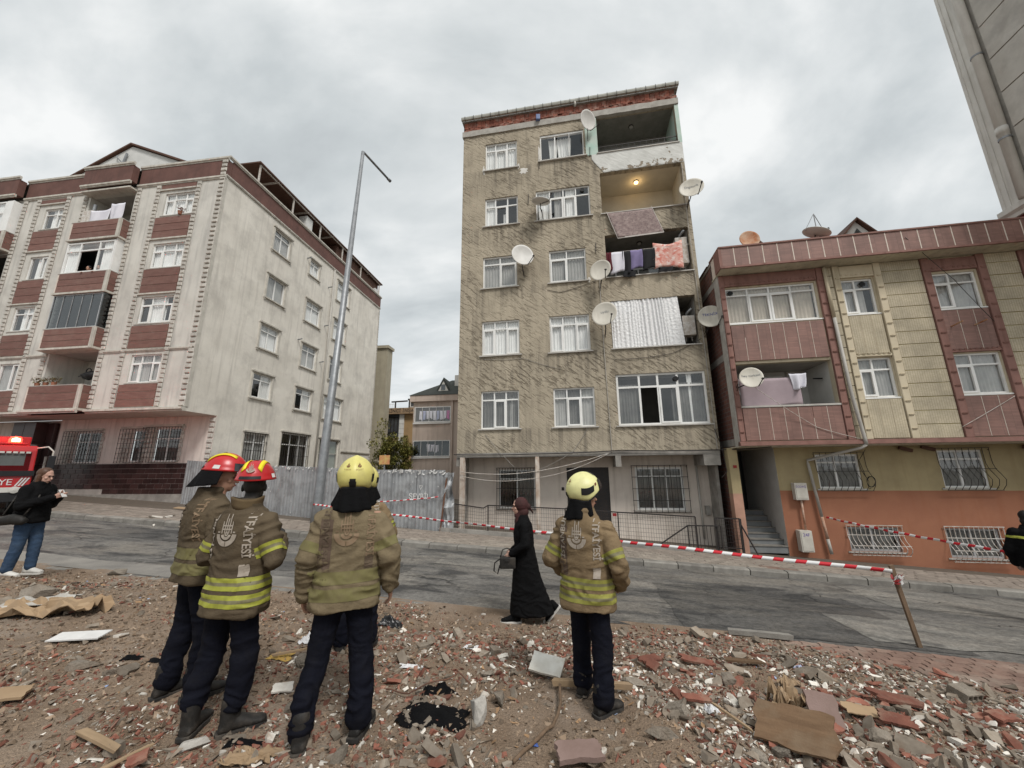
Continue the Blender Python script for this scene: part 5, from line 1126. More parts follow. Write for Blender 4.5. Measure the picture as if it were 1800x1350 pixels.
# ground floor, set back
GY = .9
gR = [(2.5, 3.72, 1.14, 2.2), (5.88, 7.05, 1.16, 2.28), (3.05, 4.4, -.70, .0), (5.62, 6.95, -.82, .0)]
for z0_, z1_, mt in ((1.08, 2.47, 'paint_yellow'), (-1.6, 1.08, 'paint_orange')):
    hs = [g_ for g_ in gR if (g_[2] > 1.08) == (z0_ > 0)]
    q = MB(); wallgrid(q, 1.32, 8.95, z0_, z1_, hs, GY, .2); q.build('ground_wall', mt, rb_)
MB().box(-.02, 8.95, .02, 4.2, 2.44, 2.47).build('soffit', 'soffit', rb_)
for v in gR[:2]:
    window(rb_, *v, cols=(.8, 1), tr=.76, y=GY, dep=.05, curt=[(.05, .95, 'curtain_shaded')], sill=.03)
    bars(rb_, v[0] - .05, v[1] + .15, v[2] - .06, v[3] + .06, GY - .04, 8, 2, 'dark_metal', belly=.28, r=.008)
for v in gR[2:]:
    window(rb_, *v, cols=(1, 1.1), tr=None, y=GY, dep=.05, curt=[(.05, .95, 'curtain_shaded')], sill=.02, frame='upvc_grey')
    bars(rb_, v[0] - .05, v[1] + .08, v[2] - .08, v[3] + .06, GY - .04, 12, 3, 'white_metal', belly=.24, r=.009)
MB().box(1.35, 8.9, 1.8, 1.85, -1.5, 2.44).build('inner_wall', 'interior', rb_)
# entrance: pier, dark passage, white cheek, stairs
MB().box(-.18, .10, .62, .95, 1.0, 2.44).build('entrance_pier', 'paint_yellow', rb_); MB().box(-.18, .10, .62, .95, -1.4, 1.0).build('entrance_pier', 'paint_pink', rb_)
MB().box(-.1, -.0, .62, .655, 1.9, 1.99).build('number_plate', 'tag_red', rb_).location = (.03, -.03, -.1)
MB().box(-.1, 0, .96, 6, -1.4, 2.44).build('passage_wall', 'brick_side', rb_)
e_ = MB(); e_.quad((1.32, GY, -1.4), (1.32, 3.6, -1.4), (1.32, 3.6, 2.46), (1.32, GY, 2.46)); e_.build('passage_cheek', 'white_wall', rb_); MB().box(0, 1.32, 3.6, 3.65, -1.4, 2.46).build('passage_back', 'black', rb_)
MB().box(.02, .75, 2.3, 3.6, -1, 2.4).build('entrance_dark_block', 'black', rb_)  # black block standing in for the darkness of the entrance
for k in range(7):
    z = -.62 + k * .155; MB().box(.12, 1.3, GY + .0 + k * .23, GY + .3 + k * .23, z - .2, z).build('step', 'step_stone', rb_, bevel=.01); MB().box(.11, 1.31, GY - .025 + k * .23, GY + .28 + k * .23, z + .002, z + .03).build('tread', 'kerb_stone', rb_)
# meter boxes and pipes on the orange wall
def box_thing(name, label, u, off, z, w, d, h, mt, texts=()):
    t = thing(name, label, 'box', tuple(Rw(u, off, z)), -A10); MB().box(-w / 2, w / 2, -d / 2, d / 2, 0, h).build('casing', mt, t, bevel=.012)
    MB().box(-w / 2 + .03, w / 2 - .03, -d / 2 - .012, -d / 2 + .004, .04, h - .04).build('lid', mt, t, bevel=.006)
    for tx, dz, sz, mt2 in texts:
        v, f = text_geo(tx, sz); MB().add([(x, -d / 2 - .015, h * dz + y) for x, y, _ in v], f).build('lettering', mt2, t)
    return t
mat('box_cream', (.55, .53, .47), (.46, .43, .38), scale=5, rough=.6); mat('purple_print', (.10, .05, .35), rough=.6)
box_thing('meter_box', 'cream meter cabinet on the wall beside the barred window', 1.85, -GY + .1, .80, .36, .2, .52, 'box_cream', (('İGDAŞ', .78, .09, 'purple_print'),))
box_thing('meter_box', 'low cream cabinet marked 24 standing on the pavement', 1.75, -GY + .14, -.72, .34, .24, .62, 'box_cream', (('24F', .8, .13, 'purple_print'),))
MB().tube([(1.85, GY - .1, .8), (1.84, GY - .1, -.1)], .03, 8).build('pipe', 'pipe_rusty', rb_, smooth=True)
MB().tube([(3.38, -.13, 2.45), (3.3, -.05, 2.36), (2.2, GY - .12, 2.02), (2.22, GY - .1, 1.9), (2.35, GY - .1, .3)], .042, 10).build('downpipe', 'pvc_pipe', rb_, smooth=True); MB().tube([(2.35, GY - .1, .3), (2.4, GY - .1, -.35)], .042, 10).build('downpipe', 'pipe_rusty', rb_, smooth=True); MB().tube([(2.4, GY - .1, -.35), (2.44, GY - .1, -.78)], .046, 10).build('downpipe', 'pvc_pipe', rb_, smooth=True)
MB().tube([(3.9 + .12 * math.cos(k), GY - .08, 1.35 + .16 * math.sin(k * 1.02)) for k in np.linspace(0, 19, 60)], .008, 5).build('cable_coil', 'black', rb_)
MB().tube([(3.4, .0, 2.3), (3.7, GY - .05, 2.0), (3.8, GY - .05, 1.5)], .008, 5).build('cable', 'black', rb_)
for u, z in ((5.0, 2.33), (5.6, 2.35), (8.2, 2.3)): MB().xbox(Matrix.Translation((u, GY - .1, z)) @ Matrix.Rotation(.3, 4, 'Y'), .35, .08, .1).build('bird_nest', 'canopy_wood', rb_)
# laundry arms under the far window
for u in (6.35, 6.95): MB().bar((u, -.03, 5.95), (u + .05, -.35, 6.0), .03).build('line_arm', 'rust', rb_); 
dish(Rw(.45, .35, 4.55), .66, R(-25), R(18), 'cream dish in front of the mauve sheet on the mosaic block', 'dish_cream', pole=(-.3, .25, -.25), txt='hey türksat', wall=(0, .1, 0))
dish(Rw(1.02, .35, 9.34), .62, R(-12), R(10), 'rusty dish standing on the roof edge of the mosaic block', 'dish_rust', pole=(0, 0, -.4), lnb=False)
dish(Rw(3.1, .25, 9.36), .74, R(60), R(66), 'dish on the roof lying almost flat with its arms raised', 'dish_white', pole=(-.2, 0, -.4))
q = MB().bar((0, 0, 0), (.0, 0, .75), .02).bar((-.4, 0, .1), (0, 0, .75), .016).bar((.35, .1, .1), (0, 0, .75), .016).build('antenna_tripod', 'galv'); q.location = Rw(3.15, .25, 9.38); tag(q, 'thin tripod standing over the flat roof dish', 'antenna')
cable([Rw(5.3, .6, 8.75), Rw(6.6, .2, 7.4), Rw(7.4, .1, 6.0)], 'thin cable crossing the upper right window of the mosaic block', .008, sag=.05)
cable([Rw(.5, .3, 4.3), Rw(2.2, .05, 3.0), Rw(3.3, .08, 2.62)], 'white cable running down from the balcony dish', .008, 'white_metal', sag=.06)
cable([Rw(5.9, .1, 2.9), Rw(7.4, .05, 3.75)], 'white cable slanting under the lower right window', .008, 'white_metal', sag=.02)

# ================================================================== far right block: grey panels, pilaster and downpipe
fb = thing('apartment_building', 'tall grey panelled block with a downpipe at the edge of the view', 'building', (15.9, 10.66, 0), -A10)
MB().box(.05, 10, -3.4, .2, 9.6, 30).build('wall', 'concrete_light', fb)
for k in range(15):
    z = 9.5 + k * 1.333
    for j in range(2): MB().box(.0, .06, -.62 - (j + 1) * 1.4, -.62 - j * 1.4 - .012, max(z + .0, 9.8) + .02, z + 1.333 - .03).build('panel', 'grey_panel', fb)
MB().box(-.05, .3, -.27, .24, 9.8, 30).build('pilaster', 'grey_trim', fb, bevel=.01); MB().box(-.08, .2, -.02, .1, 9.8, 30).build('pilaster_rib', 'grey_trim', fb, bevel=.01); MB().box(-.07, .2, .16, .26, 9.8, 30).build('pilaster_rib', 'grey_trim', fb, bevel=.01)
dp = MB().tube([(-.1, -.43, 9.8), (-.1, -.43, 30)], .13, 14).build('downpipe', 'grey_trim', fb, smooth=True)
for z in (11.9, 15.2, 18.5): MB().tube([(-.1, -.43, z), (-.1, -.43, z + .06)], .15, 14).build('pipe_clamp', 'galv', dp)
MB().tube([(-.1, -.43, 12.1), (-.1, -.43, 12.35)], .142, 14).build('pipe_socket', 'grey_trim', dp, smooth=True)
for z0_, out in ((9.4, .16), (8.25, .14)):
    pr_ = [(.1, 0), (-out * .4, 0), (-out * .5, .12), (-out, .2), (-out, .36), (.1, .38)]
    MB().loft([[(x, y, z0_ + z) for x, z in pr_] for y in (-3.5, .35)]).build('cornice', 'grey_trim', fb)
MB().box(.02, 10, -.35, .18, -2, 9.5).build('lower_wall', 'maroon', fb)

# ================================================================== houses seen through the gap
mat('beige_render', (.56, .465, .40), (.49, .405, .345), scale=1.2, rough=.9, streak=(.3, .24, .2)); mat('slate', (.045, .05, .045), (.035, .04, .036), rough=.8); mat('sign_band', (.34, .235, .145), rough=.8)
hb_ = thing('house', 'beige house with glazed balconies and a dark dormer roof behind the hoarding', 'house', (-5.0, 27, 0), R(-8))
MB().box(-2.1, 3.2, 0, 7, -1, 6.95).build('wall', 'beige_render', hb_); MB().box(.72, .86, -.15, 0, -1, 7.0).build('pier', 'beige_render', hb_)
MB().box(-2.3, 3.3, -.25, 7.1, 6.62, 7.05).build('eaves', 'beige_render', hb_)
rf = MB().loft([[(-2.35, -.3, 7.06), (3.3, -.3, 7.06), (3.3, 7.2, 7.06), (-2.35, 7.2, 7.06)], [(.1, 2.0, 8.6), (3.3, 2.0, 8.6), (3.3, 5, 8.6), (.1, 5, 8.6)]]).build('roof', 'slate', hb_)
MB().loft([[(-.58, .3, 7.4), (.55, .3, 7.4), (-.02, .3, 8.45)], [(-.58, 2.6, 7.4), (.55, 2.6, 7.4), (-.02, 2.6, 8.45)]]).build('dormer', 'slate', rf); MB().loft([[(-.4, .28, 7.42), (.37, .28, 7.42), (-.02, .28, 8.15)], [(-.4, .26, 7.42), (.37, .26, 7.42), (-.02, .26, 8.15)]]).build('dormer_front', 'white_wall', rf); MB().box(-.17, .13, .22, .255, 7.5, 7.9).build('dormer_window', 'smoked_glass', rf)
MB().box(.6, 1.0, 1.0, 1.5, 7.5, 8.75).build('chimney', 'white_wall', rf)
for z0_, z1_ in ((5.14, 6.24), (2.75, 3.86)):
    MB().box(-1.9, .64, -.015, .005, z0_ + .03, z1_).build('dark_plate', 'interior', hb_)  # dark plate on the solid wall, balcony shade put into its colour
    window(hb_, -1.97, .7, z0_, z1_, cols=(1, 1, 1, 1, 1), tr=None, y=-.09, dep=.0, sill=.05, fw=.05, mw=.02, frame='upvc', glass='smoked_glass' if z0_ < 4 else 'glass')
    MB().box(-2.05, .7, -.14, 0, z0_ - .12, z0_ - .05).build('balcony_ledge', 'upvc', hb_)
r8 = random.Random(2)
hw = frame_of(-5.0, 27, 8)
mat('cl_pinkred', (.55, .12, .35), rough=.9); mat('cl_blue', (.42, .45, .62), rough=.9)
for k in range(9): cloth('laundry_item', ('first white', 'pale blue second', 'third, white', 'fourth, white', 'middle white', 'sixth, pale blue', 'seventh, white', 'white, beside the magenta', 'magenta')[k] + ' piece of washing in the upper balcony of the beige house', hw(-1.5 + k * .25, .05, 5.95), .2, .55 + .12 * r8.random(), 'cl_pinkred' if k == 8 else ('cl_blue' if k in (1, 5) else 'cl_white'), 50 + k, fold=.01, rz=R(-8))
for k in range(3): cloth('laundry_item', ('white washing', 'folded white washing', 'last white washing')[k] + ' in the lower dark balcony of the beige house', hw(-.85 + k * .3, .06, 3.6 - .03 * k), .26, .5, 'cl_white', 70 + k, fold=.015, rz=R(-8))
hc = thing('apartment_building', 'distant brown and white block with a lettered band under its roof', 'building', (-11, 36, 0), R(-8))
MB().box(-4.5, 4, 0, 8, -1, 7.0).build('wall', mat('ochre', (.33, .22, .11), (.28, .19, .10), rough=.9), hc); MB().box(-4.7, 4.2, -.4, 8.2, 7.0, 7.55).build('roof_band', 'sign_band', hc)
v, f = text_geo('EKİNCİ İNŞAAT YAPI', .43, 1.05); MB().add([(x + 1.35, -.42, 7.27 + y) for x, y, _ in v], f).build('lettering', 'dark_metal', hc)
for u0, u1 in ((-1.45, -.86), (.45, .9)):
    for k in range(11): MB().box(u0, u1, -.12, .0, 2.0 + k * .455, 2.43 + k * .455).build('cladding_stone', 'white_wall', hc)
MB().box(-.86, .45, -.06, 0, 2, 6.98).build('window_bay', mat('bay_grey', (.07, .075, .085), rough=.6), hc)
window(hc, -.72, .35, 5.3, 6.75, cols=(1, 1, 1), tr=None, y=-.16, dep=.0, sill=0, frame='dark_metal', curt=[]); window(hc, -.72, .35, 2.6, 4.1, cols=(1, 1), tr=None, y=-.16, dep=0, sill=0, frame='dark_metal')
MB().box(-.86, .45, -.14, -.0, 4.35, 4.75).build('spandrel', 'sign_band', hc)
MB().box(.8, 4, 1, 6, 7.55, 8.5).build('roof_room', 'bay_grey', hc); MB().box(.75, 4.1, .9, 6.1, 8.5, 8.65).build('roof_slab', 'slate', hc); window(hc, 1.0, 2.0, 7.8, 8.4, cols=(1, 1), tr=None, y=.9, dep=0, sill=0)
MB().bar((-.3, .5, 7.55), (-.3, .5, 8.35), .1).bar((-.7, .5, 8.3), (.9, .5, 8.35), .12).build('pergola', 'dark_metal', hc)
q = MB()
for k in range(12): q.bar((-2.4 + k * .2, .0, 7.55), (-2.4 + k * .2, .0, 8.0), .02)
q.bar((-2.4, 0, 8.0), (-.2, 0, 8.0), .03); q.build('railing', 'white_metal', hc)
hs_ = thing('apartment_building', 'plain olive block just behind the pale apartment block', 'building', (-12.0, 33.2, 0), R(-7.5))
MB().box(-3, .85, 0, 1.0, -1, 12.6).build('wall', mat('olive_render', (.36, .325, .245), (.31, .28, .21), rough=.9, streak=(.25, .22, .17)), hs_); MB().box(-3.1, .98, -.15, 1.1, 12.6, 12.85).build('parapet', 'olive_render', hs_)
# trees between the houses
mat('leaf', (.24, .21, .05), (.12, .135, .035), rough=.7, island=.45); mat('bark', (.11, .085, .06), rough=.9)
def tree(loc, h, rad, label, sd, n=4200, zc_=.62, leaf='leaf'):
    t = thing('leafy_tree', label, 'tree', tuple(loc)); r = random.Random(sd)
    tr_ = MB().tube([(0, 0, 0), (.05, .02, h * .3), (.0, .05, h * .6), (.05, 0, h * .85)], [.12, .10, .07, .02], 8)
    for k in range(9):
        a_ = r.uniform(0, 6.28); z = h * r.uniform(.3, .7); tr_.tube([(.03, .02, z), (rad * .4 * math.cos(a_), rad * .4 * math.sin(a_), z + h * .12), (rad * .75 * math.cos(a_), rad * .75 * math.sin(a_), z + h * .2)], [.04, .025, .01], 5)
    tr_.build('trunk', 'bark', t, smooth=True); mb = MB(); cl_ = [(Vector((r.gauss(0, .45) * rad, r.gauss(0, .45) * rad, h * zc_ + r.gauss(0, .17) * h)), r.uniform(.25, .5) * rad) for _ in range(34)]
    for k in range(n):
        c, cr_ = r.choice(cl_); v = Vector((r.gauss(0, 1), r.gauss(0, 1), r.gauss(0, .8))); v = v.normalized() * cr_ * r.uniform(.5, 1.05); p = c + v; s = r.uniform(.05, .11)
        M = Matrix.Translation(p) @ Matrix.Rotation(r.uniform(0, 6.28), 4, 'Z') @ Matrix.Rotation(r.uniform(-1.2, 1.2), 4, 'X')
        mb.add([M @ Vector(q_) for q_ in ((0, -s, 0), (s * .5, 0, s * .15), (0, s, 0), (-s * .5, 0, s * .15))], [(0, 1, 2, 3)])
    mb.build('crown', leaf, t); return t
tree((-8.75, 27.0, .2), 4.4, 1.0, 'yellowing leafy tree next to the pale block seen over the hoarding', 1); tree((-7.55, 27.2, .2), 4.0, .95, 'green leafy tree next to the beige house seen over the hoarding', 2)
# ================================================================== people
V = Vector
mat('skin', (.42, .245, .17), (.36, .20, .14), scale=8, rough=.55); mat('skin_pale', (.50, .31, .24), (.44, .26, .20), scale=8, rough=.55)
def cloth_mat(name, c1, c2, dirt, rough=.9, weave=420, bump=.55, damt=.65):
    m, nt, b = base(name); P = opos(nt)
    col = mixc(nt, ramp(nt, nz(nt, P, 3.2, 7, .65), [(.33, 0), (.67, 1)]), c1, c2)
    col = mixc(nt, ramp(nt, nz(nt, P, 5.5, 7, .7), [(.50, 0), (.70, damt)]), col, dirt)
    nt.links.new(col, b.inputs['Base Color']); b.inputs['Roughness'].default_value = rough; b.inputs['Specular IOR Level'].default_value = .08
    h = mth(nt, 'ADD', mth(nt, 'MULTIPLY', nz(nt, P, weave, 2, .6), .25), nz(nt, vmul(nt, P, (1, 1, 1.5)), 16, 5, .6)); bumpn(nt, b, h, bump, .02)
    return m
cloth_mat('turnout_tan', (.225, .163, .096), (.168, .12, .07), (.09, .065, .04)); cloth_mat('turnout_dark', (.112, .086, .056), (.085, .065, .043), (.05, .04, .029))
cloth_mat('turnout_khaki', (.20, .158, .098), (.15, .118, .073), (.085, .067, .045)); cloth_mat('navy', (.008, .0088, .015), (.0055, .006, .010), (.015, .0145, .016), rough=.85, damt=.4)
cloth_mat('black_cloth', (.0065, .0065, .007), (.005, .005, .0055), (.010, .010, .010), rough=.8, damt=.3); cloth_mat('jeans', (.045, .075, .125), (.033, .056, .10), (.075, .10, .14), damt=.6)
mat('leather', (.014, .013, .012), (.022, .02, .018), scale=12, rough=.62, bump=.3, bscale=90, dirt=(.075, .062, .05), dscale=6, damt=.7); mat('sole', (.03, .028, .026), rough=.8, dirt=(.12, .1, .08), damt=.7, dscale=9); mat('sole_white', (.60, .58, .54), rough=.7)
mat('helmet_yellow', (.66, .60, .20), (.60, .545, .175), scale=5, rough=.42, spec=.4, dirt=(.42, .37, .16), dscale=9, damt=.4); mat('helmet_pale', (.70, .68, .33), (.64, .62, .29), scale=5, rough=.42, spec=.4, dirt=(.44, .41, .22), dscale=9, damt=.4)
mat('helmet_red', (.46, .012, .016), (.40, .010, .013), scale=5, rough=.32, spec=.5, dirt=(.28, .02, .02), dscale=8, damt=.5); mat('stripe_yellow', (.85, .68, .02), rough=.5); mat('band_yellow', (.34, .35, .05), (.26, .265, .045), scale=25, rough=.6); mat('band_silver', (.20, .185, .10), (.15, .135, .075), scale=25, rough=.5)
mat('band_worn', (.27, .265, .055), (.22, .21, .05), scale=25, rough=.65); mat('band_faded', (.16, .145, .058), (.14, .12, .055), scale=20, rough=.8); mat('letter_grey', (.36, .315, .265), (.27, .23, .185), scale=30, rough=.7); mat('letter_dark', (.075, .052, .036), (.12, .09, .06), scale=40, rough=.85); mat('letter_faded', (.215, .155, .10), (.19, .13, .08), scale=40, rough=.85)
mat('strip_brown', (.085, .058, .042), (.11, .078, .055), scale=9, rough=.9); mat('visor', (.02, .02, .022), rough=.15, spec=.6); mat('hair_brown', (.095, .046, .026), (.055, .026, .015), scale=30, rough=.5, stretch=(6, 6, 1)); mat('hair_dark', (.012, .010, .009), rough=.6)
mat('scarf', (.030, .015, .013), (.055, .018, .018), scale=7, rough=.8); mat('eye_dark', (.01, .008, .007), rough=.3); mat('lips', (.28, .09, .08), rough=.6); mat('print_red', (.18, .05, .03), rough=.6); mat('collar', (.12, .085, .045), (.09, .06, .03), scale=9, rough=.95)

def capsule(mb, a, b, ra, rb, n=14):
    a, b = V(a), V(b); t = (b - a); L = t.length or 1e-6; t = t / L; x = t.orthogonal().normalized(); y = t.cross(x); rings = []
    for k in (1, 2, 3): an = -math.pi / 2 + k * math.pi / 8; rings.append((a + t * ra * math.sin(an), ra * math.cos(an)))
    rings += [(a, ra), (a.lerp(b, .5), (ra + rb) / 2), (b, rb)]
    for k in (1, 2, 3): an = k * math.pi / 8; rings.append((b + t * rb * math.sin(an), rb * math.cos(an)))
    mb.loft([[c + (x * math.cos(2 * math.pi * i / n) + y * math.sin(2 * math.pi * i / n)) * r for i in range(n)] for c, r in rings])
def ellipsoid(mb, c, r, n=16, m=10, M=None):
    c = V(c); M = M or Matrix.Identity(3); rings = []
    for j in range(1, m): 
        ph = math.pi * j / m; rings.append([c + M @ V((r[0] * math.sin(ph) * math.cos(2 * math.pi * i / n), r[1] * math.sin(ph) * math.sin(2 * math.pi * i / n), -r[2] * math.cos(ph))) for i in range(n)])
    mb.loft(rings)
def ovals(mb, secs, n=26):
    """secs: (cx, cy, cz, rx, ry) horizontal superellipse sections, bottom to top"""
    rings = []
    for cx, cy, cz, rx, ry in secs:
        ring = []
        for i in range(n):
            a = 2 * math.pi * i / n; c_, s_ = math.cos(a), math.sin(a); ring.append((cx + rx * math.copysign(abs(c_) ** .82, c_), cy + ry * math.copysign(abs(s_) ** .82, s_), cz))
        rings.append(ring)
    mb.loft(rings)
def remesh(mb, voxel, smooth=4, wrinkle=0.0, seed=0, wfun=None, name='m', material=None):
    me = bpy.data.meshes.new('tmp'); me.from_pydata([tuple(p) for p in mb.v], [], mb.f)
    bm = bmesh.new(); bm.from_mesh(me); bmesh.ops.recalc_face_normals(bm, faces=bm.faces); bm.to_mesh(me); bm.free()
    o = bpy.data.objects.new('tmp', me); TMPSC.collection.objects.link(o)
    r = o.modifiers.new('r', 'REMESH'); r.mode = 'VOXEL'; r.voxel_size = voxel
    s = o.modifiers.new('s', 'SMOOTH'); s.factor = .5; s.iterations = smooth
    out = evald(o); bpy.data.objects.remove(o); bpy.data.meshes.remove(me)
    if wrinkle:
        out.update(); n_ = len(out.vertices); sd = seed * 7.3; co = np.empty(n_ * 3, np.float32); no = np.empty(n_ * 3, np.float32)
        out.vertices.foreach_get('co', co); out.vertex_normals.foreach_get('vector', no); co = co.reshape(-1, 3); no = no.reshape(-1, 3); amp = np.empty(n_, np.float32); N = noise.noise
        for i, (x, y, z) in enumerate(co.tolist()):
            k = wfun(V((x, y, z))) if wfun else 1.0
            qx, qy, qz = x * 6 + sd, y * 6, z * 11; w = N((qx * .6, qy * .6, qz * .6)) * 1.5
            d = 1 - abs(N((qx + w, qy + w, qz + w))) * 2.2; d2 = N((x * 4 + sd, y * 4, z * 3)); amp[i] = wrinkle * k * (d * .6 + d2 * .9)
        co = co + no * amp[:, None]; out.vertices.foreach_set('co', co.ravel())
    out.materials.clear()
    out.polygons.foreach_set('use_smooth', [True] * len(out.polygons)); out.update()
    if material: out.materials.append(MATS[material])
    out.name = name; return out
def slab_cut(me, planes, keep=None, offset=.004, material='band_yellow', name='reflective_band', parent=None):
    """cut a clean band out of a garment: planes = [(point, normal)], keep what lies on the normal side of each"""
    bm = bmesh.new(); bm.from_mesh(me)
    if keep: bmesh.ops.delete(bm, geom=[v for v in bm.verts if not keep(v.co)], context='VERTS')
    for co, no in planes:
        bmesh.ops.bisect_plane(bm, geom=bm.verts[:] + bm.edges[:] + bm.faces[:], plane_co=co, plane_no=no, clear_inner=True)
    bm.normal_update()
    for v in bm.verts: v.co += v.normal * offset
    out = bpy.data.meshes.new(name); bm.to_mesh(out); bm.free(); out.materials.clear(); out.materials.append(MATS[material]); out.polygons.foreach_set('use_smooth', [True] * len(out.polygons))
    return link(name, out, parent)
def project(me, pts, faces, origin_y, dirn, lift, name, material, parent):
    bv = BVHTree.FromPolygons([v.co for v in me.vertices], [p.vertices[:] for p in me.polygons]); vs = []
    for p in pts:
        h = bv.ray_cast(V((p[0], origin_y, p[2])), V((0, dirn, 0)))
        vs.append(h[0] - V((0, dirn, 0)) * lift if h[0] is not None else None)
    fs = [f for f in faces if all(vs[i] is not None for i in f)]; vs = [v if v is not None else V((0, 0, 0)) for v in vs]
    if not fs: return None
    mb = MB(); mb.add(vs, fs); return mb.build(name, material, parent)
def subdiv_text(body, size, rot, cx, cz):
    v, f = text_geo(body, size, 1.0, .022); c_, s_ = math.cos(rot), math.sin(rot); return [(cx + x * c_ - y * s_, 0, cz + x * s_ + y * c_) for x, y, _ in v], f
def emblem_geo(cx, cz, s):
    P_, F_ = [], []
    def arc(r0, r1, a0, a1, n=14, ox=0, oz=0):
        o = len(P_)
        for k in range(n + 1):
            a = R(a0 + (a1 - a0) * k / n); P_.append((cx + s * (ox + r0 * math.cos(a)), 0, cz + s * (oz + r0 * math.sin(a)))); P_.append((cx + s * (ox + r1 * math.cos(a)), 0, cz + s * (oz + r1 * math.sin(a))))
        for k in range(n): F_.append([o + 2 * k, o + 2 * k + 1, o + 2 * k + 3, o + 2 * k + 2])
    def rect(x0, x1, z0, z1):
        o = len(P_); n = 4
        for k in range(n + 1): P_.extend([(cx + s * x0, 0, cz + s * (z0 + (z1 - z0) * k / n)), (cx + s * x1, 0, cz + s * (z0 + (z1 - z0) * k / n))])
        for k in range(n): F_.append([o + 2 * k, o + 2 * k + 1, o + 2 * k + 3, o + 2 * k + 2])
    arc(.30, .5, 182, 268); arc(.30, .5, 272, 358); arc(.12, .24, 190, 350, 8); arc(.03, .09, 0, 360, 8)
    for x, z1 in ((-.22, .5), (-.10, .8), (0, .62), (.10, .8), (.22, .5)): rect(x - .025, x + .025, .02, z1)
    for z in (.16, .3): rect(-.2, .2, z, z + .05)
    rect(-.42, -.3, .04, .10); rect(.3, .42, .04, .10); return P_, F_

def hand_geo(mb, wrist, d, n, side, curl=.5, s=1.0):
    """d: along the hand, n: palm normal, side: towards the thumb"""
    d, n, side = V(d).normalized(), V(n).normalized(), V(side).normalized(); w = V(wrist)
    M = Matrix((side, d, n)).transposed(); ellipsoid(mb, w + d * .05 * s, (.042 * s, .055 * s, .018 * s), M=M); capsule(mb, w - d * .03, w + d * .02, .026 * s, .028 * s)
    for k, (o, L) in enumerate(((.030, .072), (.010, .080), (-.010, .075), (-.030, .058))):
        a = w + (d * .088 + side * o) * s; d1 = (d * math.cos(curl * .7) + n * math.sin(curl * .7)); d2 = (d * math.cos(curl * 1.8) + n * math.sin(curl * 1.8)); b = a + d1 * L * .52 * s; c = b + d2 * L * .48 * s
        capsule(mb, a - d * .02, b, .0098 * s, .0092 * s, 8); capsule(mb, b, c, .0092 * s, .0078 * s, 8)
    a = w + (d * .025 + side * .034) * s; b = a + (d * .55 + side * .6 + n * .35) * .045 * s; c = b + (d * .85 + side * .15 + n * .4) * .035 * s
    capsule(mb, a, b, .0125 * s, .0105 * s, 8); capsule(mb, b, c, .0105 * s, .0088 * s, 8)
def head_geo(mb, c, yaw=0.0, pitch=0.0, s=1.0):
    M = Matrix.Rotation(yaw, 3, 'Z') @ Matrix.Rotation(pitch, 3, 'X'); c = V(c); P = lambda x, y, z: c + M @ V((x, y, z)) * s
    ellipsoid(mb, P(0, -.01, .025), (.076 * s, .098 * s, .098 * s), M=M); ellipsoid(mb, P(0, .028, -.05), (.058 * s, .066 * s, .072 * s), M=M); ellipsoid(mb, P(0, .062, -.092), (.026 * s, .024 * s, .020 * s), M=M)
    capsule(mb, P(0, .086, .005), P(0, .112, -.028), .009 * s, .013 * s, 8); ellipsoid(mb, P(0, .088, -.058), (.024 * s, .013 * s, .012 * s), M=M); ellipsoid(mb, P(0, .078, .028), (.05 * s, .02 * s, .012 * s), M=M)
    for sx in (-1, 1): ellipsoid(mb, P(sx * .079, -.012, -.012), (.012 * s, .02 * s, .032 * s), M=M); ellipsoid(mb, P(sx * .04, .062, -.022), (.024 * s, .02 * s, .022 * s), M=M)
    capsule(mb, P(0, -.02, -.06), P(0, -.03, -.17), .055 * s, .06 * s)
    return M
def face_bits(parent, c, M, s=1.0):
    for sx in (-1, 1):
        q = MB(); ellipsoid(q, V(c) + M @ V((sx * .031, .086, .008)) * s, (.013 * s, .008 * s, .0065 * s), 10, 6, M); q.build('eye', 'eye_dark', parent, smooth=True)
        q = MB(); ellipsoid(q, V(c) + M @ V((sx * .032, .09, .028)) * s, (.02 * s, .008 * s, .004 * s), 10, 6, M); q.build('eyebrow', 'hair_dark', parent, smooth=True)
    q = MB(); ellipsoid(q, V(c) + M @ V((0, .099, -.058)) * s, (.022 * s, .006 * s, .007 * s), 10, 6, M); q.build('mouth', 'lips', parent, smooth=True)

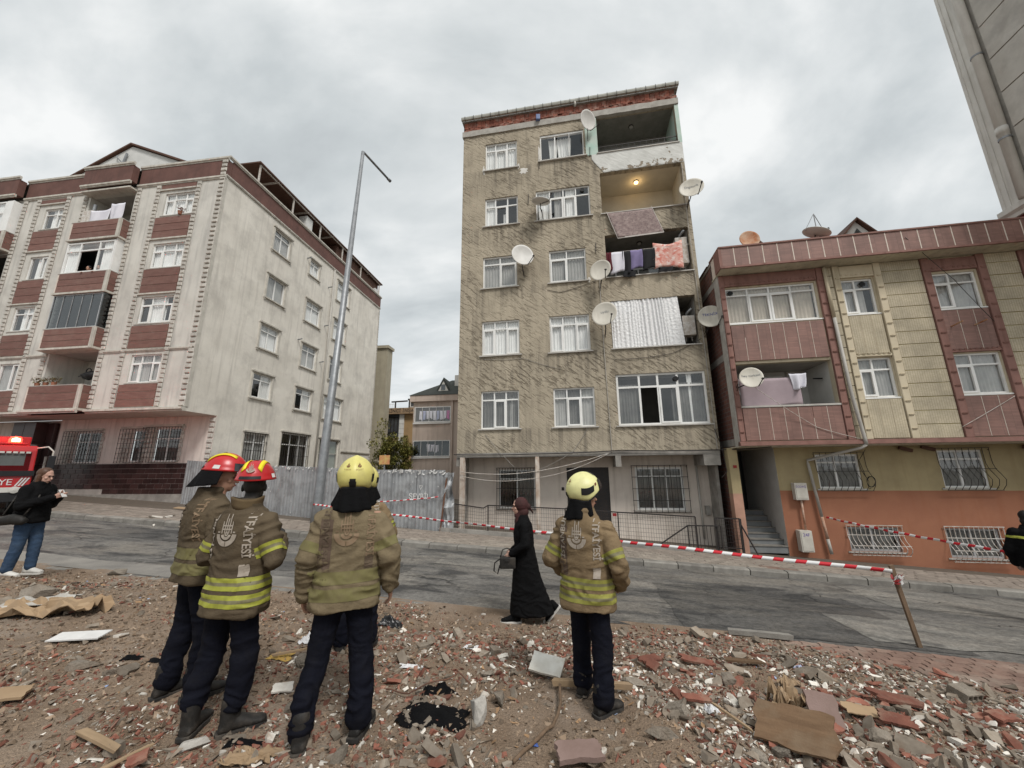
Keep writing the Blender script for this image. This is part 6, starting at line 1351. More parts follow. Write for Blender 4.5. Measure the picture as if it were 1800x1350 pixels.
def shoe(P, ankle, toe_dir, mt='leather', solem='sole', L=.29, w=.052, shaft=.17, pitch=0.0, name='boot'):
    """work boot: vamp, toe box and shaft as one skin, separate sole; origin under the ankle"""
    d = V(toe_dir); d.z = 0; d.normalize(); sd = V((d.y, -d.x, 0)); M = Matrix((sd, d, V((0, 0, 1)))).transposed() @ Matrix.Rotation(pitch, 3, 'X'); a = V(ankle); mb = MB()
    prof = [(-.085, .045, .036, .05), (-.05, .05, .044, .09), (0, .055, .044, .105), (.06, .052, .046, .085), (.12, .045, .05, .06), (.17, .04, .048, .048), (.20, .036, .034, .035)]
    rings = []
    for y, zc, rx, h in prof:
        ring = []
        for i in range(14):
            t = 2 * math.pi * i / 14; z = .012 + h / 2 * (1 + math.sin(t)) ; ring.append(a + M @ V((rx * math.cos(t) * w / .05, y * L / .29, z)))
        rings.append(ring)
    mb.loft(rings); capsule(mb, a + M @ V((0, -.03, .06)), a + M @ V((0, -.03, shaft)), .052, .056)
    o = link(name, remesh(mb, .009, 3, .004, int(abs(a.x) * 100) % 17, material=mt), P)
    s = MB(); out = [(-.04, -.095), (.0, -.104), (.04, -.095), (.048, -.03), (.046, .05), (.054, .12), (.046, .175), (.022, .207), (-.022, .207), (-.046, .175), (-.054, .12), (-.046, .05), (-.048, -.03)]
    s.loft([[a + M @ V((x * w / .05, y * L / .29, z)) for x, y in out] for z in (-.004, .024)]); s.build('sole', solem, o, bevel=.004); return o

def helmet(P, c, yaw, kind, shellmat, flap=True, pitch=0.0):
    """c: centre of the head"""
    M = Matrix.Translation(V(c)) @ Matrix.Rotation(yaw, 4, 'Z') @ Matrix.Rotation(pitch, 4, 'X')
    red = kind == 'red'; n, m = 44, 18; rx, ry, rz = (.130, .160, .146) if red else (.135, .165, .160)
    def rim(az):                    # polar angle where the shell ends; az = 0 is the front
        f = (1 + math.cos(az)) / 2
        if red: return R(96 - 8 * f)
        sd = math.exp(-((abs(math.atan2(math.sin(az), math.cos(az))) - 1.6) / .55) ** 2)
        return R(118 - 42 * f ** 2.2 + 14 * sd * 1.0)
    def pt(az, f, grow=0.0):
        ph = rim(az) * f; x = math.sin(az) * math.sin(ph); y = math.cos(az) * math.sin(ph); z = math.cos(ph); k = 1 + grow
        if red:
            k += .10 * max(0, (f - .80) / .20) ** 1.6 + (.012 if .74 < f < .80 else 0); k += .035 * math.exp(-(x / .16) ** 2) * (1 - f) ** .4
        else:
            k += .055 * math.exp(-(x / .17) ** 2) * max(0, 1 - f) ** .5; k += .03 * math.exp(-((f - .62) / .10) ** 2) * (1 if abs(x) > .35 else .3); k -= .05 * max(0, f - .85) / .15 * (1 if y < 0 else 0)
        return V((x * rx * k, y * ry * k, z * rz * k + .015))
    sh = MB(); rings = [[pt(2 * math.pi * i / n, max(.02, j / m)) for i in range(n)] for j in range(m + 1)]; inner = [[p * .955 - V((0, 0, .0)) for p in r] for r in reversed(rings[6:])]
    sh.loft(rings + inner, cap=True); h = sh.build('helmet', shellmat, P, smooth=True, xf=M)
    def patch(az0, az1, f0, f1, mt, name, grow=.018, nn=10, par=None):
        q = MB(); top_ = [[pt(az0 + (az1 - az0) * i / nn, f0 + (f1 - f0) * j / nn, grow) for i in range(nn + 1)] for j in range(nn + 1)]; q.loft(top_, cap=False, closed=False)
        return q.build(name, mt, par or h, smooth=True, xf=M)
    def marks(az, f, s, mt, name, geo):
        vs, fs = geo; c0 = pt(az, f, .02); ex = (pt(az + .05, f, .02) - pt(az - .05, f, .02)).normalized(); ez = (pt(az, f - .03, .02) - pt(az, f + .03, .02)).normalized(); nn = ex.cross(ez)
        if nn.dot(c0) < 0: nn = -nn
        q = MB(); q.add([c0 + ex * p[0] * s + ez * p[2] * s + nn * .004 for p in vs], fs); q.build(name, mt, h, xf=M)
    if red:
        for a0 in (R(180 - 33), R(180 + 21)):
            q = MB(); x0 = -.055 if a0 > math.pi else .055
            rows_ = []
            for j in range(15):
                t = j / 14; az_f = t; row = []
                for dx in (-.014, .014):
                    x = x0 + dx; y = -.125 + .20 * t; zz_ = math.sqrt(max(0, 1 - (x / rx) ** 2 - (y / ry) ** 2)) * rz * 1.0; k = 1.05 + .02 * (1 - abs(2 * t - 1)); row.append(V((x * k, y * k, zz_ * k + .015)))
                rows_.append(row)
            q.loft(rows_, cap=False, closed=False); o = q.build('stripe', 'stripe_yellow', h, smooth=True, xf=M); o.modifiers.new('s', 'SOLIDIFY').thickness = .004
        patch(R(180 - 33), R(180 + 33), .86, .95, 'black', 'rear_slot', .03); patch(R(180 - 30), R(180 + 30), .10, .20, 'visor', 'crown_pad', .03); patch(R(110), R(92), .80, .93, 'paint_white', 'badge', .03, 3); patch(R(-110), R(-92), .80, .93, 'paint_white', 'badge', .03, 3)
        marks(R(180), .62, .062, 'letter_grey', 'emblem', emblem_geo(0, -.1, 1.0)); patch(R(55), R(-55), .70, .98, 'visor', 'goggle', .05)
    else:
        patch(R(180 - 11), R(180 + 11), .86, 1.0, 'black', 'rear_knob', .045); patch(R(180 - 9), R(180 + 9), .80, .90, 'black', 'rear_knob', .03)
        for sg_ in (-1, 1): patch(sg_ * R(112), sg_ * R(70), .66, .83, 'black', 'side_vent', .02)
        for sg_ in (-1, 1): patch(sg_ * R(66), sg_ * R(58), .64, .72, 'print_red', 'badge', .022, 3)
        patch(R(48), R(-48), .62, 1.0, 'visor', 'visor', .05); patch(R(25), R(-25), .15, .45, 'visor', 'crest_pad', .035)
        marks(R(180 + 19), .50, .03, 'print_red', 'emblem', emblem_geo(0, 0, 1.0)); marks(R(180 - 19), .50, .03, 'print_red', 'emblem', emblem_geo(0, 0, 1.0))
        for sg_ in (-1, 1):
            v, f = text_geo('İTFAİYE', 1.0); marks(R(180 + sg_ * 19), .60, .014, 'print_red', 'lettering', ([(x, 0, y) for x, y, _ in v], f))
        q = MB(); q.loft([[pt(2 * math.pi * i / n, 1.0, .004) + V((0, 0, dz)) for i in range(n)] for dz in (-.012, .004)], cap=False); q.build('rim', 'black', h, smooth=True, xf=M)
    if flap:
        q = MB(); rows_ = []
        for j in range(9):
            f = j / 8; row = []
            for i in range(29):
                az = R(80 + 200 * i / 28); p = pt(az, 1.0, -.03); out_ = V((math.sin(az), math.cos(az), 0)); fold = .012 * math.sin(i * 1.1 + f * 2) * f
                row.append(p + out_ * (.045 * f + fold) + V((0, 0, -(.15 if red else .185) * f * (.72 + .28 * math.sin(math.pi * i / 28)))) - V((0, .01 * f, 0)))
            rows_.append(row)
        q.loft(rows_, cap=False, closed=False); o = q.build('neck_flap', 'black_cloth', h, smooth=True, xf=M); o.modifiers.new('s', 'SOLIDIFY').thickness = .005
    return h

def firefighter(label, loc, rz, hgt=1.0, feet=((-.17, -.04), (.17, .04)), toes=((-.25, 1), (.25, 1)), elbows=((-.36, -.05, 1.13), (.36, -.05, 1.13)), wrists=((-.34, .05, .90), (.33, .05, .92)),
                head=(0, .03, 1.66), hyaw=0.0, hpitch=0.0, jacket='turnout_tan', bands='band_yellow', kind='yellow', shell='helmet_yellow', flap=True, hem=.80, letters='letter_grey', seed=1, strip=None, hands=True, collar=False, lean=(0, 0), glove=False, tuck=False, armband=True, emblem=True):
    t = thing('person', label, 'person', loc, rz, 'firefighters watching the building'); t.scale = (hgt, hgt, hgt)
    lx, ly = lean; top = lambda x, y, z: V((x + lx * (z - .85), y + ly * (z - .85), z))
    SH = [top(-.185, 0, 1.405), top(.185, 0, 1.405)]; el = [V(e) for e in elbows]; wr = [V(w) for w in wrists]
    # body (one skin): head, neck, core, limbs and hands
    b = MB(); M = head_geo(b, head, hyaw, hpitch); hd_ = V(head)
    capsule(b, top(0, -.01, 1.30), hd_ + V((0, -.03, -.12)), .10, .06); capsule(b, top(0, 0, .95), top(0, 0, 1.32), .11, .13)
    for k, s in enumerate((-1, 1)):
        capsule(b, top(0, 0, 1.38), SH[k], .06, .055); capsule(b, SH[k], el[k], .045, .04); capsule(b, el[k], wr[k], .04, .03); hip = V((s * .09, 0, .92)); ft = V((*feet[k], .10)); kn = hip.lerp(ft, .5) + V((0, .03, 0)); capsule(b, hip, kn, .07, .05); capsule(b, kn, ft, .05, .04)
        if hands:
            d = (wr[k] - el[k]).normalized(); hand_geo(b, wr[k] + d * .02, d + V((0, .1, 0)), V((-s, .3, 0)), V((0, 1, .1)), .55)
    link('body', remesh(b, .0075, 2, material='leather' if glove else 'skin'), t); face_bits(t.children[0], hd_, M)
    # trousers
    p = MB(); capsule(p, (0, .0, .90), (0, .0, .98), .138, .13)
    for k, s in enumerate((-1, 1)):
        hip = V((s * .085, -.01, .88)); ft = V((*feet[k], .115)); kn = hip.lerp(ft, .52) + V((s * .01, .035, 0)); capsule(p, hip, kn, .098, .076); capsule(p, kn, V((ft.x, ft.y, .26)), .080, .076); capsule(p, (ft.x, ft.y, .26), (ft.x, ft.y - .01, .19 if tuck else .115), .077, .080 if not tuck else .07)
    tm = remesh(p, .011, 3, .013, seed, lambda q: .6 + 1.5 * math.exp(-((q.z - .2) / .16) ** 2) + .7 * math.exp(-((q.z - .5) / .12) ** 2)); tm.materials.append(MATS['navy']); link('trousers', tm, t)
    for k in (0, 1): shoe(t, (feet[k][0], feet[k][1], 0), (*toes[k], 0), shaft=.20)
    # jacket
    j = MB(); H = hem
    ovals(j, [(*top(0, -.005, H - .012)[:2], H - .012, .238, .168), (*top(0, -.005, H + .1)[:2], H + .1, .230, .162), (*top(0, 0, 1.06)[:2], 1.06, .213, .150), (*top(0, 0, 1.22)[:2], 1.22, .218, .150), (*top(0, -.005, 1.36)[:2], 1.36, .225, .142), (*top(0, -.01, 1.44)[:2], 1.44, .195, .118), (*top(0, -.01, 1.50)[:2], 1.50, .115, .095), (*top(0, -.005, 1.565)[:2], 1.565, .088, .088)])
    for k in (0, 1): capsule(j, SH[k] + V((0, 0, -.012)), el[k], .076, .068); capsule(j, el[k], wr[k], .068, .056)
    jm = remesh(j, .0105, 3, .021, seed + 3, lambda q: .5 + .9 * min(1, abs(q.x) / .25)); jm.materials.append(MATS[jacket]); jo = link('jacket', jm, t)
    if bands:
        bands_ = bands
        for z0, z1, mt in ((H + .055, H + .085, bands), (H + .085, H + .108, 'band_silver'), (H + .108, H + .138, bands), (H + .165, H + .195, bands), (H + .195, H + .218, 'band_silver'), (H + .218, H + .248, bands)):
            slab_cut(jm, [((0, 0, z0), (0, 0, 1)), ((0, 0, z1), (0, 0, -1))], keep=lambda c: abs(c.x) < .262 and all((c - (el[i].lerp(wr[i], u_))).length > .085 for i in (0, 1) for u_ in (0, .5, 1)), offset=.003, material=mt if bands != 'band_faded' else 'band_faded', parent=jo)
        if armband:
            for k in (0, 1):
                ax = (el[k] - SH[k]).normalized(); L_ = (el[k] - SH[k]).length
                for f0, f1, mt in ((.60, .68, bands), (.68, .76, 'band_silver'), (.76, .84, bands)):
                    A_ = SH[k] + ax * L_ * f0; B_ = SH[k] + ax * L_ * f1
                    slab_cut(jm, [(A_, ax), (B_, -ax)], keep=lambda c, A_=SH[k], ax=ax: ((c - A_) - ax * (c - A_).dot(ax)).length < .118 and (1 if k else -1) * c.x > .16, offset=.003, material=mt if bands != 'band_faded' else 'band_faded', parent=jo)
    sx = .152
    if strip:
        q = MB(); n_ = 16; rows_ = [[(-sx - .045, 0, H + .26 + (1.42 - H - .26) * i / n_), (-sx, 0, H + .26 + (1.42 - H - .26) * i / n_), (-sx + .045, 0, H + .26 + (1.42 - H - .26) * i / n_)] for i in range(n_ + 1)]; q.loft(rows_, cap=False, closed=False); project(jm, q.v, q.f, -1, 1, .0025, 'back_strip', strip, jo)
    for body, rot, cx in (('İSTANBUL', math.pi / 2, -sx), ('İTFAİYESİ', -math.pi / 2, sx)):
        v, f = subdiv_text(body, .073, rot, cx, 1.325); project(jm, v, f, -1, 1, .007, 'lettering', letters if cx < 0 or letters != 'letter_dark' else 'letter_faded', jo)
    if emblem:
        v, f = emblem_geo(-.01, 1.325, .175); project(jm, v, f, -1, 1, .006, 'emblem', letters if letters != 'letter_dark' else 'letter_faded', jo)
        q = MB(); q.loft([[(sx - .028, 0, H + .258 + .016 * i), (sx + .028, 0, H + .258 + .016 * i)] for i in range(6)], cap=False, closed=False); project(jm, q.v, q.f, -1, 1, .007, 'back_patch', letters, jo)
    if collar:
        q = MB(); q.loft([[top(0, 0, 0)] and [(.105 * (1 + .12 * f) * math.cos(a) + lx * .7, .10 * (1 + .1 * f) * math.sin(a) - .01, 1.49 + .085 * f + .012 * math.sin(a * 2)) for a in [2 * math.pi * i / 24 for i in range(24)]] for f in (0, .4, .8, 1.0)], cap=False); o = q.build('collar', 'collar', jo, smooth=True); o.modifiers.new('s', 'SOLIDIFY').thickness = .014
    helmet(t, hd_ + V((0, -.0, .045)), hyaw, kind, shell, flap, hpitch)
    return t
def at_lot(x, y, dz=0.0): return (x, y, lot_z(x, y) + dz)
firefighter('firefighter in plain brown jacket and yellow helmet, back turned, hands at his sides', at_lot(-1.22, 3.06), R(15), hgt=.985, feet=((-.20, -.10), (.155, -.04)), toes=((-.1, 1), (.35, 1)), elbows=((-.275, -.06, 1.15), (.285, -.05, 1.15)), wrists=((-.285, .02, .90), (.305, .02, .92)),
            jacket='turnout_khaki', bands='band_faded', letters='letter_dark', strip='strip_brown', seed=2, hem=.82, lean=(.0, 0))
firefighter('firefighter in tan jacket and pale helmet looking to the side, hands in front', at_lot(.62, 3.55), R(-33), hgt=.965, feet=((-.13, .13), (.12, -.06)), toes=((-.05, 1), (.45, 1)), elbows=((-.315, -.07, 1.12), (.325, -.05, 1.11)), wrists=((-.23, .14, .94), (.245, .15, .92)), hyaw=R(-50),
            jacket='turnout_tan', bands='band_worn', shell='helmet_pale', strip='strip_brown', seed=5, hem=.76)
firefighter('firefighter in dark jacket with bright bands and red helmet, arm raised', at_lot(-2.02, 3.06), R(-11), hgt=.965, feet=((-.16, -.06), (.12, .0)), toes=((-.35, 1), (.75, .8)), elbows=((-.275, -.02, 1.14), (.315, -.02, 1.14)), wrists=((-.16, .2, 1.08), (.13, .21, 1.24)), hyaw=R(28), head=(.0, .04, 1.66),
            jacket='turnout_dark', bands='band_yellow', kind='red', shell='helmet_red', flap=False, seed=8, hem=.775, collar=True, lean=(.0, 0), glove=True, tuck=True)
firefighter('firefighter in dark jacket and red helmet turned sideways behind another', at_lot(-2.58, 3.42), R(-34), hgt=1.0, feet=((-.12, -.06), (.10, .06)), toes=((-.1, 1), (.2, 1)), elbows=((-.27, .0, 1.14), (.29, -.02, 1.13)), wrists=((-.2, .2, 1.05), (.23, .22, 1.02)), hyaw=R(-38), hpitch=R(-8), head=(.03, .06, 1.65),
            jacket='turnout_dark', bands='band_faded', kind='red', shell='helmet_red', flap=True, seed=11, hem=.86, letters='letter_dark', emblem=False, armband=False)
firefighter('firefighter in tan jacket almost hidden behind the one with the yellow helmet', at_lot(-1.60, 4.3), R(10), hgt=.96, feet=((-.13, -.02), (.13, .04)), elbows=((-.29, .02, 1.15), (.30, .04, 1.15)), wrists=((-.18, .25, 1.05), (.2, .26, 1.08)), jacket='turnout_tan', bands='band_yellow', seed=13, shell='helmet_yellow')

# woman in the long black coat, walking towards the far side of the hoarding (faces -X)
def coat_woman():
    t = thing('person', 'woman in long black coat and dark headscarf walking with a handbag', 'person', at_lot(.15, 5.87), R(90))
    b = MB(); hd_ = V((0, .06, 1.51)); M = head_geo(b, hd_, R(6), R(-4), .96); capsule(b, (0, 0, 1.2), hd_ + V((0, -.02, -.12)), .09, .05); capsule(b, (0, 0, .9), (0, 0, 1.25), .11, .11)
    for s, hip, ft in ((-1, (-.08, 0, .86), (-.06, .13, .09)), (1, (.08, 0, .86), (.06, -.30, .14))): capsule(b, hip, V(hip).lerp(V(ft), .5), .07, .05); capsule(b, V(hip).lerp(V(ft), .5), ft, .05, .035)
    arm = {}
    for s, e, w in ((-1, (-.24, -.02, 1.02), (-.17, .17, .90)), (1, (.23, -.04, 1.02), (.15, .16, .88))):
        S = V((s * .17, -.01, 1.27)); capsule(b, S, e, .045, .036); capsule(b, e, w, .036, .026); d = (V(w) - V(e)).normalized(); hand_geo(b, V(w) + d * .01, d, V((-s, .1, -.2)), V((0, .2, 1)), .9, .9); arm[s] = (S, V(e), V(w))
    bo = link('body', remesh(b, .0075, 2, material='skin_pale'), t); face_bits(bo, hd_, M, .96)
    c = MB()
    ovals(c, [(0, -.10, .10, .20, .30), (0, -.075, .3, .195, .255), (0, -.035, .55, .19, .20), (0, -.01, .85, .18, .155), (0, 0, .98, .172, .135), (0, .005, 1.15, .185, .135), (0, 0, 1.27, .17, .115), (0, .005, 1.34, .10, .085), (0, .02, 1.40, .07, .07)])
    for s in (-1, 1): capsule(c, arm[s][0], arm[s][1], .068, .060); capsule(c, arm[s][1], arm[s][2], .060, .05)
    cm_ = remesh(c, .011, 4, .012, 21, lambda q: 1.0 + .9 * max(0, .8 - q.z)); cm_.materials.append(MATS['black_cloth']); link('coat', cm_, t)
    q = MB(); ellipsoid(q, hd_ + V((0, -.028, .02)), (.094, .108, .115)); ellipsoid(q, hd_ + V((0, -.05, -.08)), (.085, .09, .08)); capsule(q, hd_ + V((0, -.02, -.12)), hd_ + V((0, -.02, -.2)), .075, .09); ellipsoid(q, hd_ + V((0, -.12, .0)), (.05, .05, .05)); ellipsoid(q, hd_ + V((0, .03, -.125)), (.05, .045, .035))
    capsule(q, hd_ + V((.04, -.16, -.04)), hd_ + V((.05, -.2, -.1)), .02, .014)
    link('headscarf', remesh(q, .009, 3, .005, 4, material='scarf'), t)
    shoe(t, (-.06, .14, .0), (0, 1, 0), 'black_cloth', 'sole_white', .27, .046, .1, 0, 'shoe'); shoe(t, (.06, -.44, .10), (0, 1, 0), 'black_cloth', 'sole_white', .27, .046, .1, R(-48), 'shoe')
    return t, arm
cwm, carm = coat_woman()
hbg = thing('handbag', 'small black handbag carried by the woman in the long coat', 'bag', tuple(cwm.matrix_basis @ V((-.16, .24, .78))), R(90))
MB().box(-.055, .055, -.12, .10, -.07, .08).build('bag_body', 'leather', hbg, bevel=.02); MB().tube([(0, -.1, .08), (0, -.06, .17), (0, .0, .19), (0, .06, .17), (0, .09, .08)], .008, 6).build('handle', 'leather', hbg, smooth=True); MB().tube([(0, .1, .05), (.01, .17, .0), (.0, .18, -.1), (0, .13, -.14), (0, .1, -.03)], .009, 6).build('strap', 'leather', hbg, smooth=True); MB().box(-.06, .06, -.03, .03, .02, .05).build('flap', 'leather', hbg, bevel=.006)

# young woman with a phone (faces +X), and a passer-by at the edge of the view
def casual(label, loc, rz, hair, jacket, trous, shoes, solem, hgt, elbows, wrists, seed, hairfun=True, head=(0, .05, 1.52), pitch=-.25, feet=((-.1, .05), (.1, -.08)), stripe=False, phone=False):
    t = thing('person', label, 'person', loc, rz); t.scale = (hgt,) * 3; b = MB(); hd_ = V(head); M = head_geo(b, hd_, 0, pitch, .97); capsule(b, (0, 0, 1.22), hd_ + V((0, -.03, -.12)), .09, .052); capsule(b, (0, 0, .92), (0, 0, 1.25), .11, .12); arm = []
    for k, s in enumerate((-1, 1)):
        S = V((s * .17, 0, 1.30)); e, w = V(elbows[k]), V(wrists[k]); capsule(b, S, e, .045, .036); capsule(b, e, w, .036, .027); d = (w - e).normalized(); hand_geo(b, w + d * .01, d, V((-s, .3, .3)), V((0, .3, 1)), .8, .92); arm.append((S, e, w))
        hip = V((s * .09, 0, .86)); ft = V((*feet[k], .09)); kn = hip.lerp(ft, .5) + V((0, .03, 0)); capsule(b, hip, kn, .07, .05); capsule(b, kn, ft, .05, .036)
    bo = link('body', remesh(b, .0075, 2, material='skin_pale'), t); face_bits(bo, hd_, M, .97)
    p = MB(); capsule(p, (0, 0, .86), (0, 0, .97), .15, .14)
    for k, s in enumerate((-1, 1)): hip = V((s * .085, -.005, .84)); ft = V((*feet[k], .12)); kn = hip.lerp(ft, .5) + V((0, .03, 0)); capsule(p, hip, kn, .098, .078); capsule(p, kn, ft, .078, .066)
    tm = remesh(p, .012, 4, .009, seed); tm.materials.append(MATS[trous]); link('trousers', tm, t)
    j = MB(); ovals(j, [(0, 0, .80, .20, .165), (0, -.01, .92, .205, .17), (0, 0, 1.08, .20, .155), (0, 0, 1.22, .205, .148), (0, -.005, 1.31, .18, .12), (0, 0, 1.38, .11, .095), (0, .01, 1.43, .085, .085)])
    for S, e, w in arm: capsule(j, S, e, .082, .074); capsule(j, e, w, .074, .055)
    jm = remesh(j, .0115, 5, .014, seed + 2); jm.materials.append(MATS[jacket]); jo = link('jacket', jm, t)
    if stripe: slab_cut(jm, [((0, 0, 1.235), (0, 0, 1)), ((0, 0, 1.27), (0, 0, -1))], offset=.004, material='band_yellow', parent=jo)
    h = MB(); ellipsoid(h, hd_ + V((0, -.022, .045)), (.088, .103, .094)); ellipsoid(h, hd_ + V((0, -.045, -.03)), (.086, .078, .09))
    if hairfun:
        for s in (-1, 1): capsule(h, hd_ + V((s * .07, -.02, .0)), hd_ + V((s * .075, -.04, -.16)), .03, .028)
        capsule(h, hd_ + V((0, -.09, -.06)), hd_ + V((0, -.15, -.26)), .05, .05); capsule(h, hd_ + V((0, -.15, -.26)), hd_ + V((.02, -.17, -.42)), .05, .025)
    link('hair', remesh(h, .009, 3, .006, 3, material=hair), t)
    for k in (0, 1): shoe(t, (*feet[k], 0), (0, 1, 0), shoes, solem, .27, .048, .11, 0, 'shoe')
    return t
yw = casual('young woman in black puffer jacket and jeans looking at a phone', at_lot(-7.75, 6.5), R(-84), 'hair_brown', 'black_cloth', 'jeans', 'sole_white', 'sole_white', 1.0, ((-.23, .02, 1.06), (.24, .02, 1.06)), ((-.07, .26, 1.19), (.07, .27, 1.17)), 31)
ph = thing('phone', 'phone held up in both hands by the young woman', 'phone', tuple(yw.matrix_basis @ V((0, .37, 1.23))), R(-84)); MB().box(-.038, .038, -.006, .006, -.06, .08).build('phone_case', 'paint_white', ph, bevel=.004, xf=Matrix.Rotation(R(35), 4, 'X')); MB().box(-.034, .034, -.008, -.0065, -.055, .075).build('screen', 'visor', ph, xf=Matrix.Rotation(R(35), 4, 'X'))
bag = thing('shoulder_bag', 'dark shoulder bag slung on the young woman with the phone', 'bag', tuple(yw.matrix_basis @ V((.24, -.03, .87))), R(-84)); MB().loft([[(.05 * math.cos(a) + 0, y, .07 * s_ * math.sin(a) - abs(y) * .15) for a in [2 * math.pi * i / 14 for i in range(14)]] for y, s_ in ((-.2, .5), (-.15, 1), (0, 1.15), (.13, 1), (.18, .5))]).build('pouch', 'leather', bag, smooth=True); MB().tube([(0, -.15, .06), (-.14, -.17, .33), (-.26, -.12, .52), (-.27, .05, .53), (-.1, .19, .3), (0, .14, .05)], .012, 6).build('strap', 'leather', bag, smooth=True)
casual('person in black jacket with a bright shoulder stripe at the edge of the view', (8.56, 6.75, zroad(*tq(8.56, 6.75))), R(-40), 'hair_dark', 'black_cloth', 'navy', 'leather', 'sole', 1.06, ((-.27, .0, 1.04), (.27, .0, 1.04)), ((-.22, .12, .84), (.22, .12, .84)), 37, hairfun=False, stripe=True)
# two neighbours leaning at the open bay window of the pale block
for k, (u, lbn, hm) in enumerate(((-6.35, 'neighbour with dark hair at the far side of the open bay window', 'hair_dark'), (-5.75, 'neighbour with dark hair leaning at the near side of the open bay window', 'hair_dark'))):
    t = thing('person', lbn, 'person', tuple(Lw(u, .1, 10.1)), -LA + math.pi); b = MB(); hd_ = V((0, .1, 1.30)); head_geo(b, hd_, .2, -.1); capsule(b, (0, 0, 1.0), hd_ + V((0, -.03, -.12)), .09, .05); capsule(b, (0, 0, .2), (0, 0, 1.0), .13, .13)
    for s in (-1, 1): capsule(b, (s * .15, 0, 1.02), (s * .24, .1, .84), .045, .04); capsule(b, (s * .24, .1, .84), (s * .08, .24, .96), .04, .03); hand_geo(b, (s * .07, .25, .97), (-s * .6, .7, .1), (0, 0, -1), (-s, .2, .3), .4)
    link('body', remesh(b, .011, 2, material='skin'), t); c = MB(); ovals(c, [(0, 0, .2, .18, .13), (0, 0, .8, .19, .13), (0, 0, 1.03, .18, .11), (0, 0, 1.10, .09, .08)]); 
    for s in (-1, 1): capsule(c, (s * .15, 0, 1.02), (s * .24, .1, .84), .065, .06)
    link('shirt', remesh(c, .013, 3, material='black_cloth' if k else 'strip_brown'), t); h = MB(); ellipsoid(h, hd_ + V((0, -.02, .04)), (.088, .105, .10)); link('hair', remesh(h, .011, 2, material=hm), t)
# ================================================================== fire engine at the edge of the view
mat('truck_red', (.40, .012, .015), (.34, .010, .012), rough=.25, spec=.5); mat('truck_dark', (.02, .02, .022), rough=.5); mat('paper', (.62, .60, .56), rough=.8); mat('rubber', (.018, .018, .018), rough=.85)
emit('beacon_red', (1, .03, .015), 5.0); emit('beacon_core', (1, .45, .16), 14.0)
tz = zroad(*tq(-16.9, 12.3)); ft = thing('fire_engine', 'red fire engine with a lit red beacon parked beside the pale block', 'fire engine', (-16.9, 12.3, tz), R(57))
# local x across the cab, -y forward
cb = MB(); pr_ = [(-.0, .55), (-.06, .95), (-.02, 1.42), (.12, 2.12), (.22, 2.28), (2.2, 2.30), (2.2, .55)]
cb.loft([[(x, y, z) for y, z in pr_] for x in (-1.22, 1.22)]); cb.build('cab', 'truck_red', ft, bevel=.03)
MB().loft([[(x, y, z) for y, z in ((-.03, 1.46), (.085, 2.07), (.12, 2.07), (.02, 1.46))] for x in (-1.1, 1.1)]).build('windscreen', 'smoked_glass', ft); MB().box(-1.24, 1.24, -.09, .03, 1.28, 1.45).build('wiper_panel', 'truck_dark', ft)
MB().loft([[(x, .045 + .18 * (z - 1.6) - .03, z) for x in (.45, .98)] for z in (1.62, 2.02)], cap=False, closed=False).build('paper_sheet', 'paper', ft)
q = MB()
for k in range(16): q.box(-1.1 + k * .138, -1.0 + k * .138, .02, .04, 2.02, 2.08)
q.build('sun_strip', 'paper', ft); MB().box(-1.2, 1.2, -.1, .35, .45, .75).build('bumper', 'truck_dark', ft, bevel=.03); MB().box(-1.2, 1.2, -.12, .0, .76, .92).build('grille', 'paper', ft, bevel=.01)
v, f = text_geo('İTFAİYE', .27, .95); MB().add([(x + .35, -.075, 1.08 + y) for x, y, _ in v], f).build('lettering', 'paint_white', ft)
for k in range(3): MB().add([(.88 + k * .07, -.072, .96), (.92 + k * .07, -.072, .96), (1.04 + k * .07, -.066, 1.22), (1.0 + k * .07, -.066, 1.22)], [(0, 1, 2, 3)]).build('slash_mark', 'paint_white', ft)
for x in (-.9, .9): MB().lathe([(0, 0), (.1, 0), (.11, .03), (0, .05)], 16).build('headlight', 'paper', ft, xf=Matrix.Translation((x, -.12, .84)) @ Matrix.Rotation(R(90), 4, 'X'))
lb_ = MB().box(-1.0, 1.0, .35, .75, 2.31, 2.38).build('light_bar', 'truck_red', ft, bevel=.02)
for x in (-.75, .72):
    o = MB().lathe([(.15, 2.38), (.15, 2.5), (.11, 2.58), (.02, 2.6)], 18, (x, .55, 0)).build('beacon', 'beacon_red', lb_, smooth=True); MB().lathe([(.085, 2.42), (.09, 2.5), (.02, 2.54)], 12, (x, .40, .0)).build('beacon_lamp', 'beacon_core', o, smooth=True)
bl = bpy.data.lights.new('beacon_light', 'POINT'); bl.energy = 20; bl.color = (1, .06, .05); bl.shadow_soft_size = .12; o = bpy.data.objects.new('beacon_light', bl); COL.objects.link(o); o.parent = ft; o.location = (.72, .45, 2.72)
MB().tube([(1.2, .1, 2.2), (1.42, -.05, 2.25), (1.55, -.1, 2.1), (1.55, -.1, 1.7)], .025, 8).build('mirror_arm', 'white_metal', ft, smooth=True); MB().box(1.46, 1.64, -.14, -.06, 1.5, 1.95).build('mirror', 'truck_dark', ft, bevel=.02)
MB().box(-1.25, 1.25, 2.3, 7.2, .6, 2.7).build('body', 'truck_red', ft, bevel=.03)
for k in range(3): MB().box(1.25, 1.27, 2.5 + k * 1.5, 3.8 + k * 1.5, .9, 2.5).build('shutter', 'galv', ft)
for x in (-1.1, 1.1):
    for y in (1.1, 5.6):
        w_ = MB().tube([(x - .14, y, .48), (x + .14, y, .48)], .48, 24).build('wheel', 'rubber', ft); MB().tube([(x - .15, y, .48), (x + .15, y, .48)], .26, 18).build('rim', 'galv', w_)

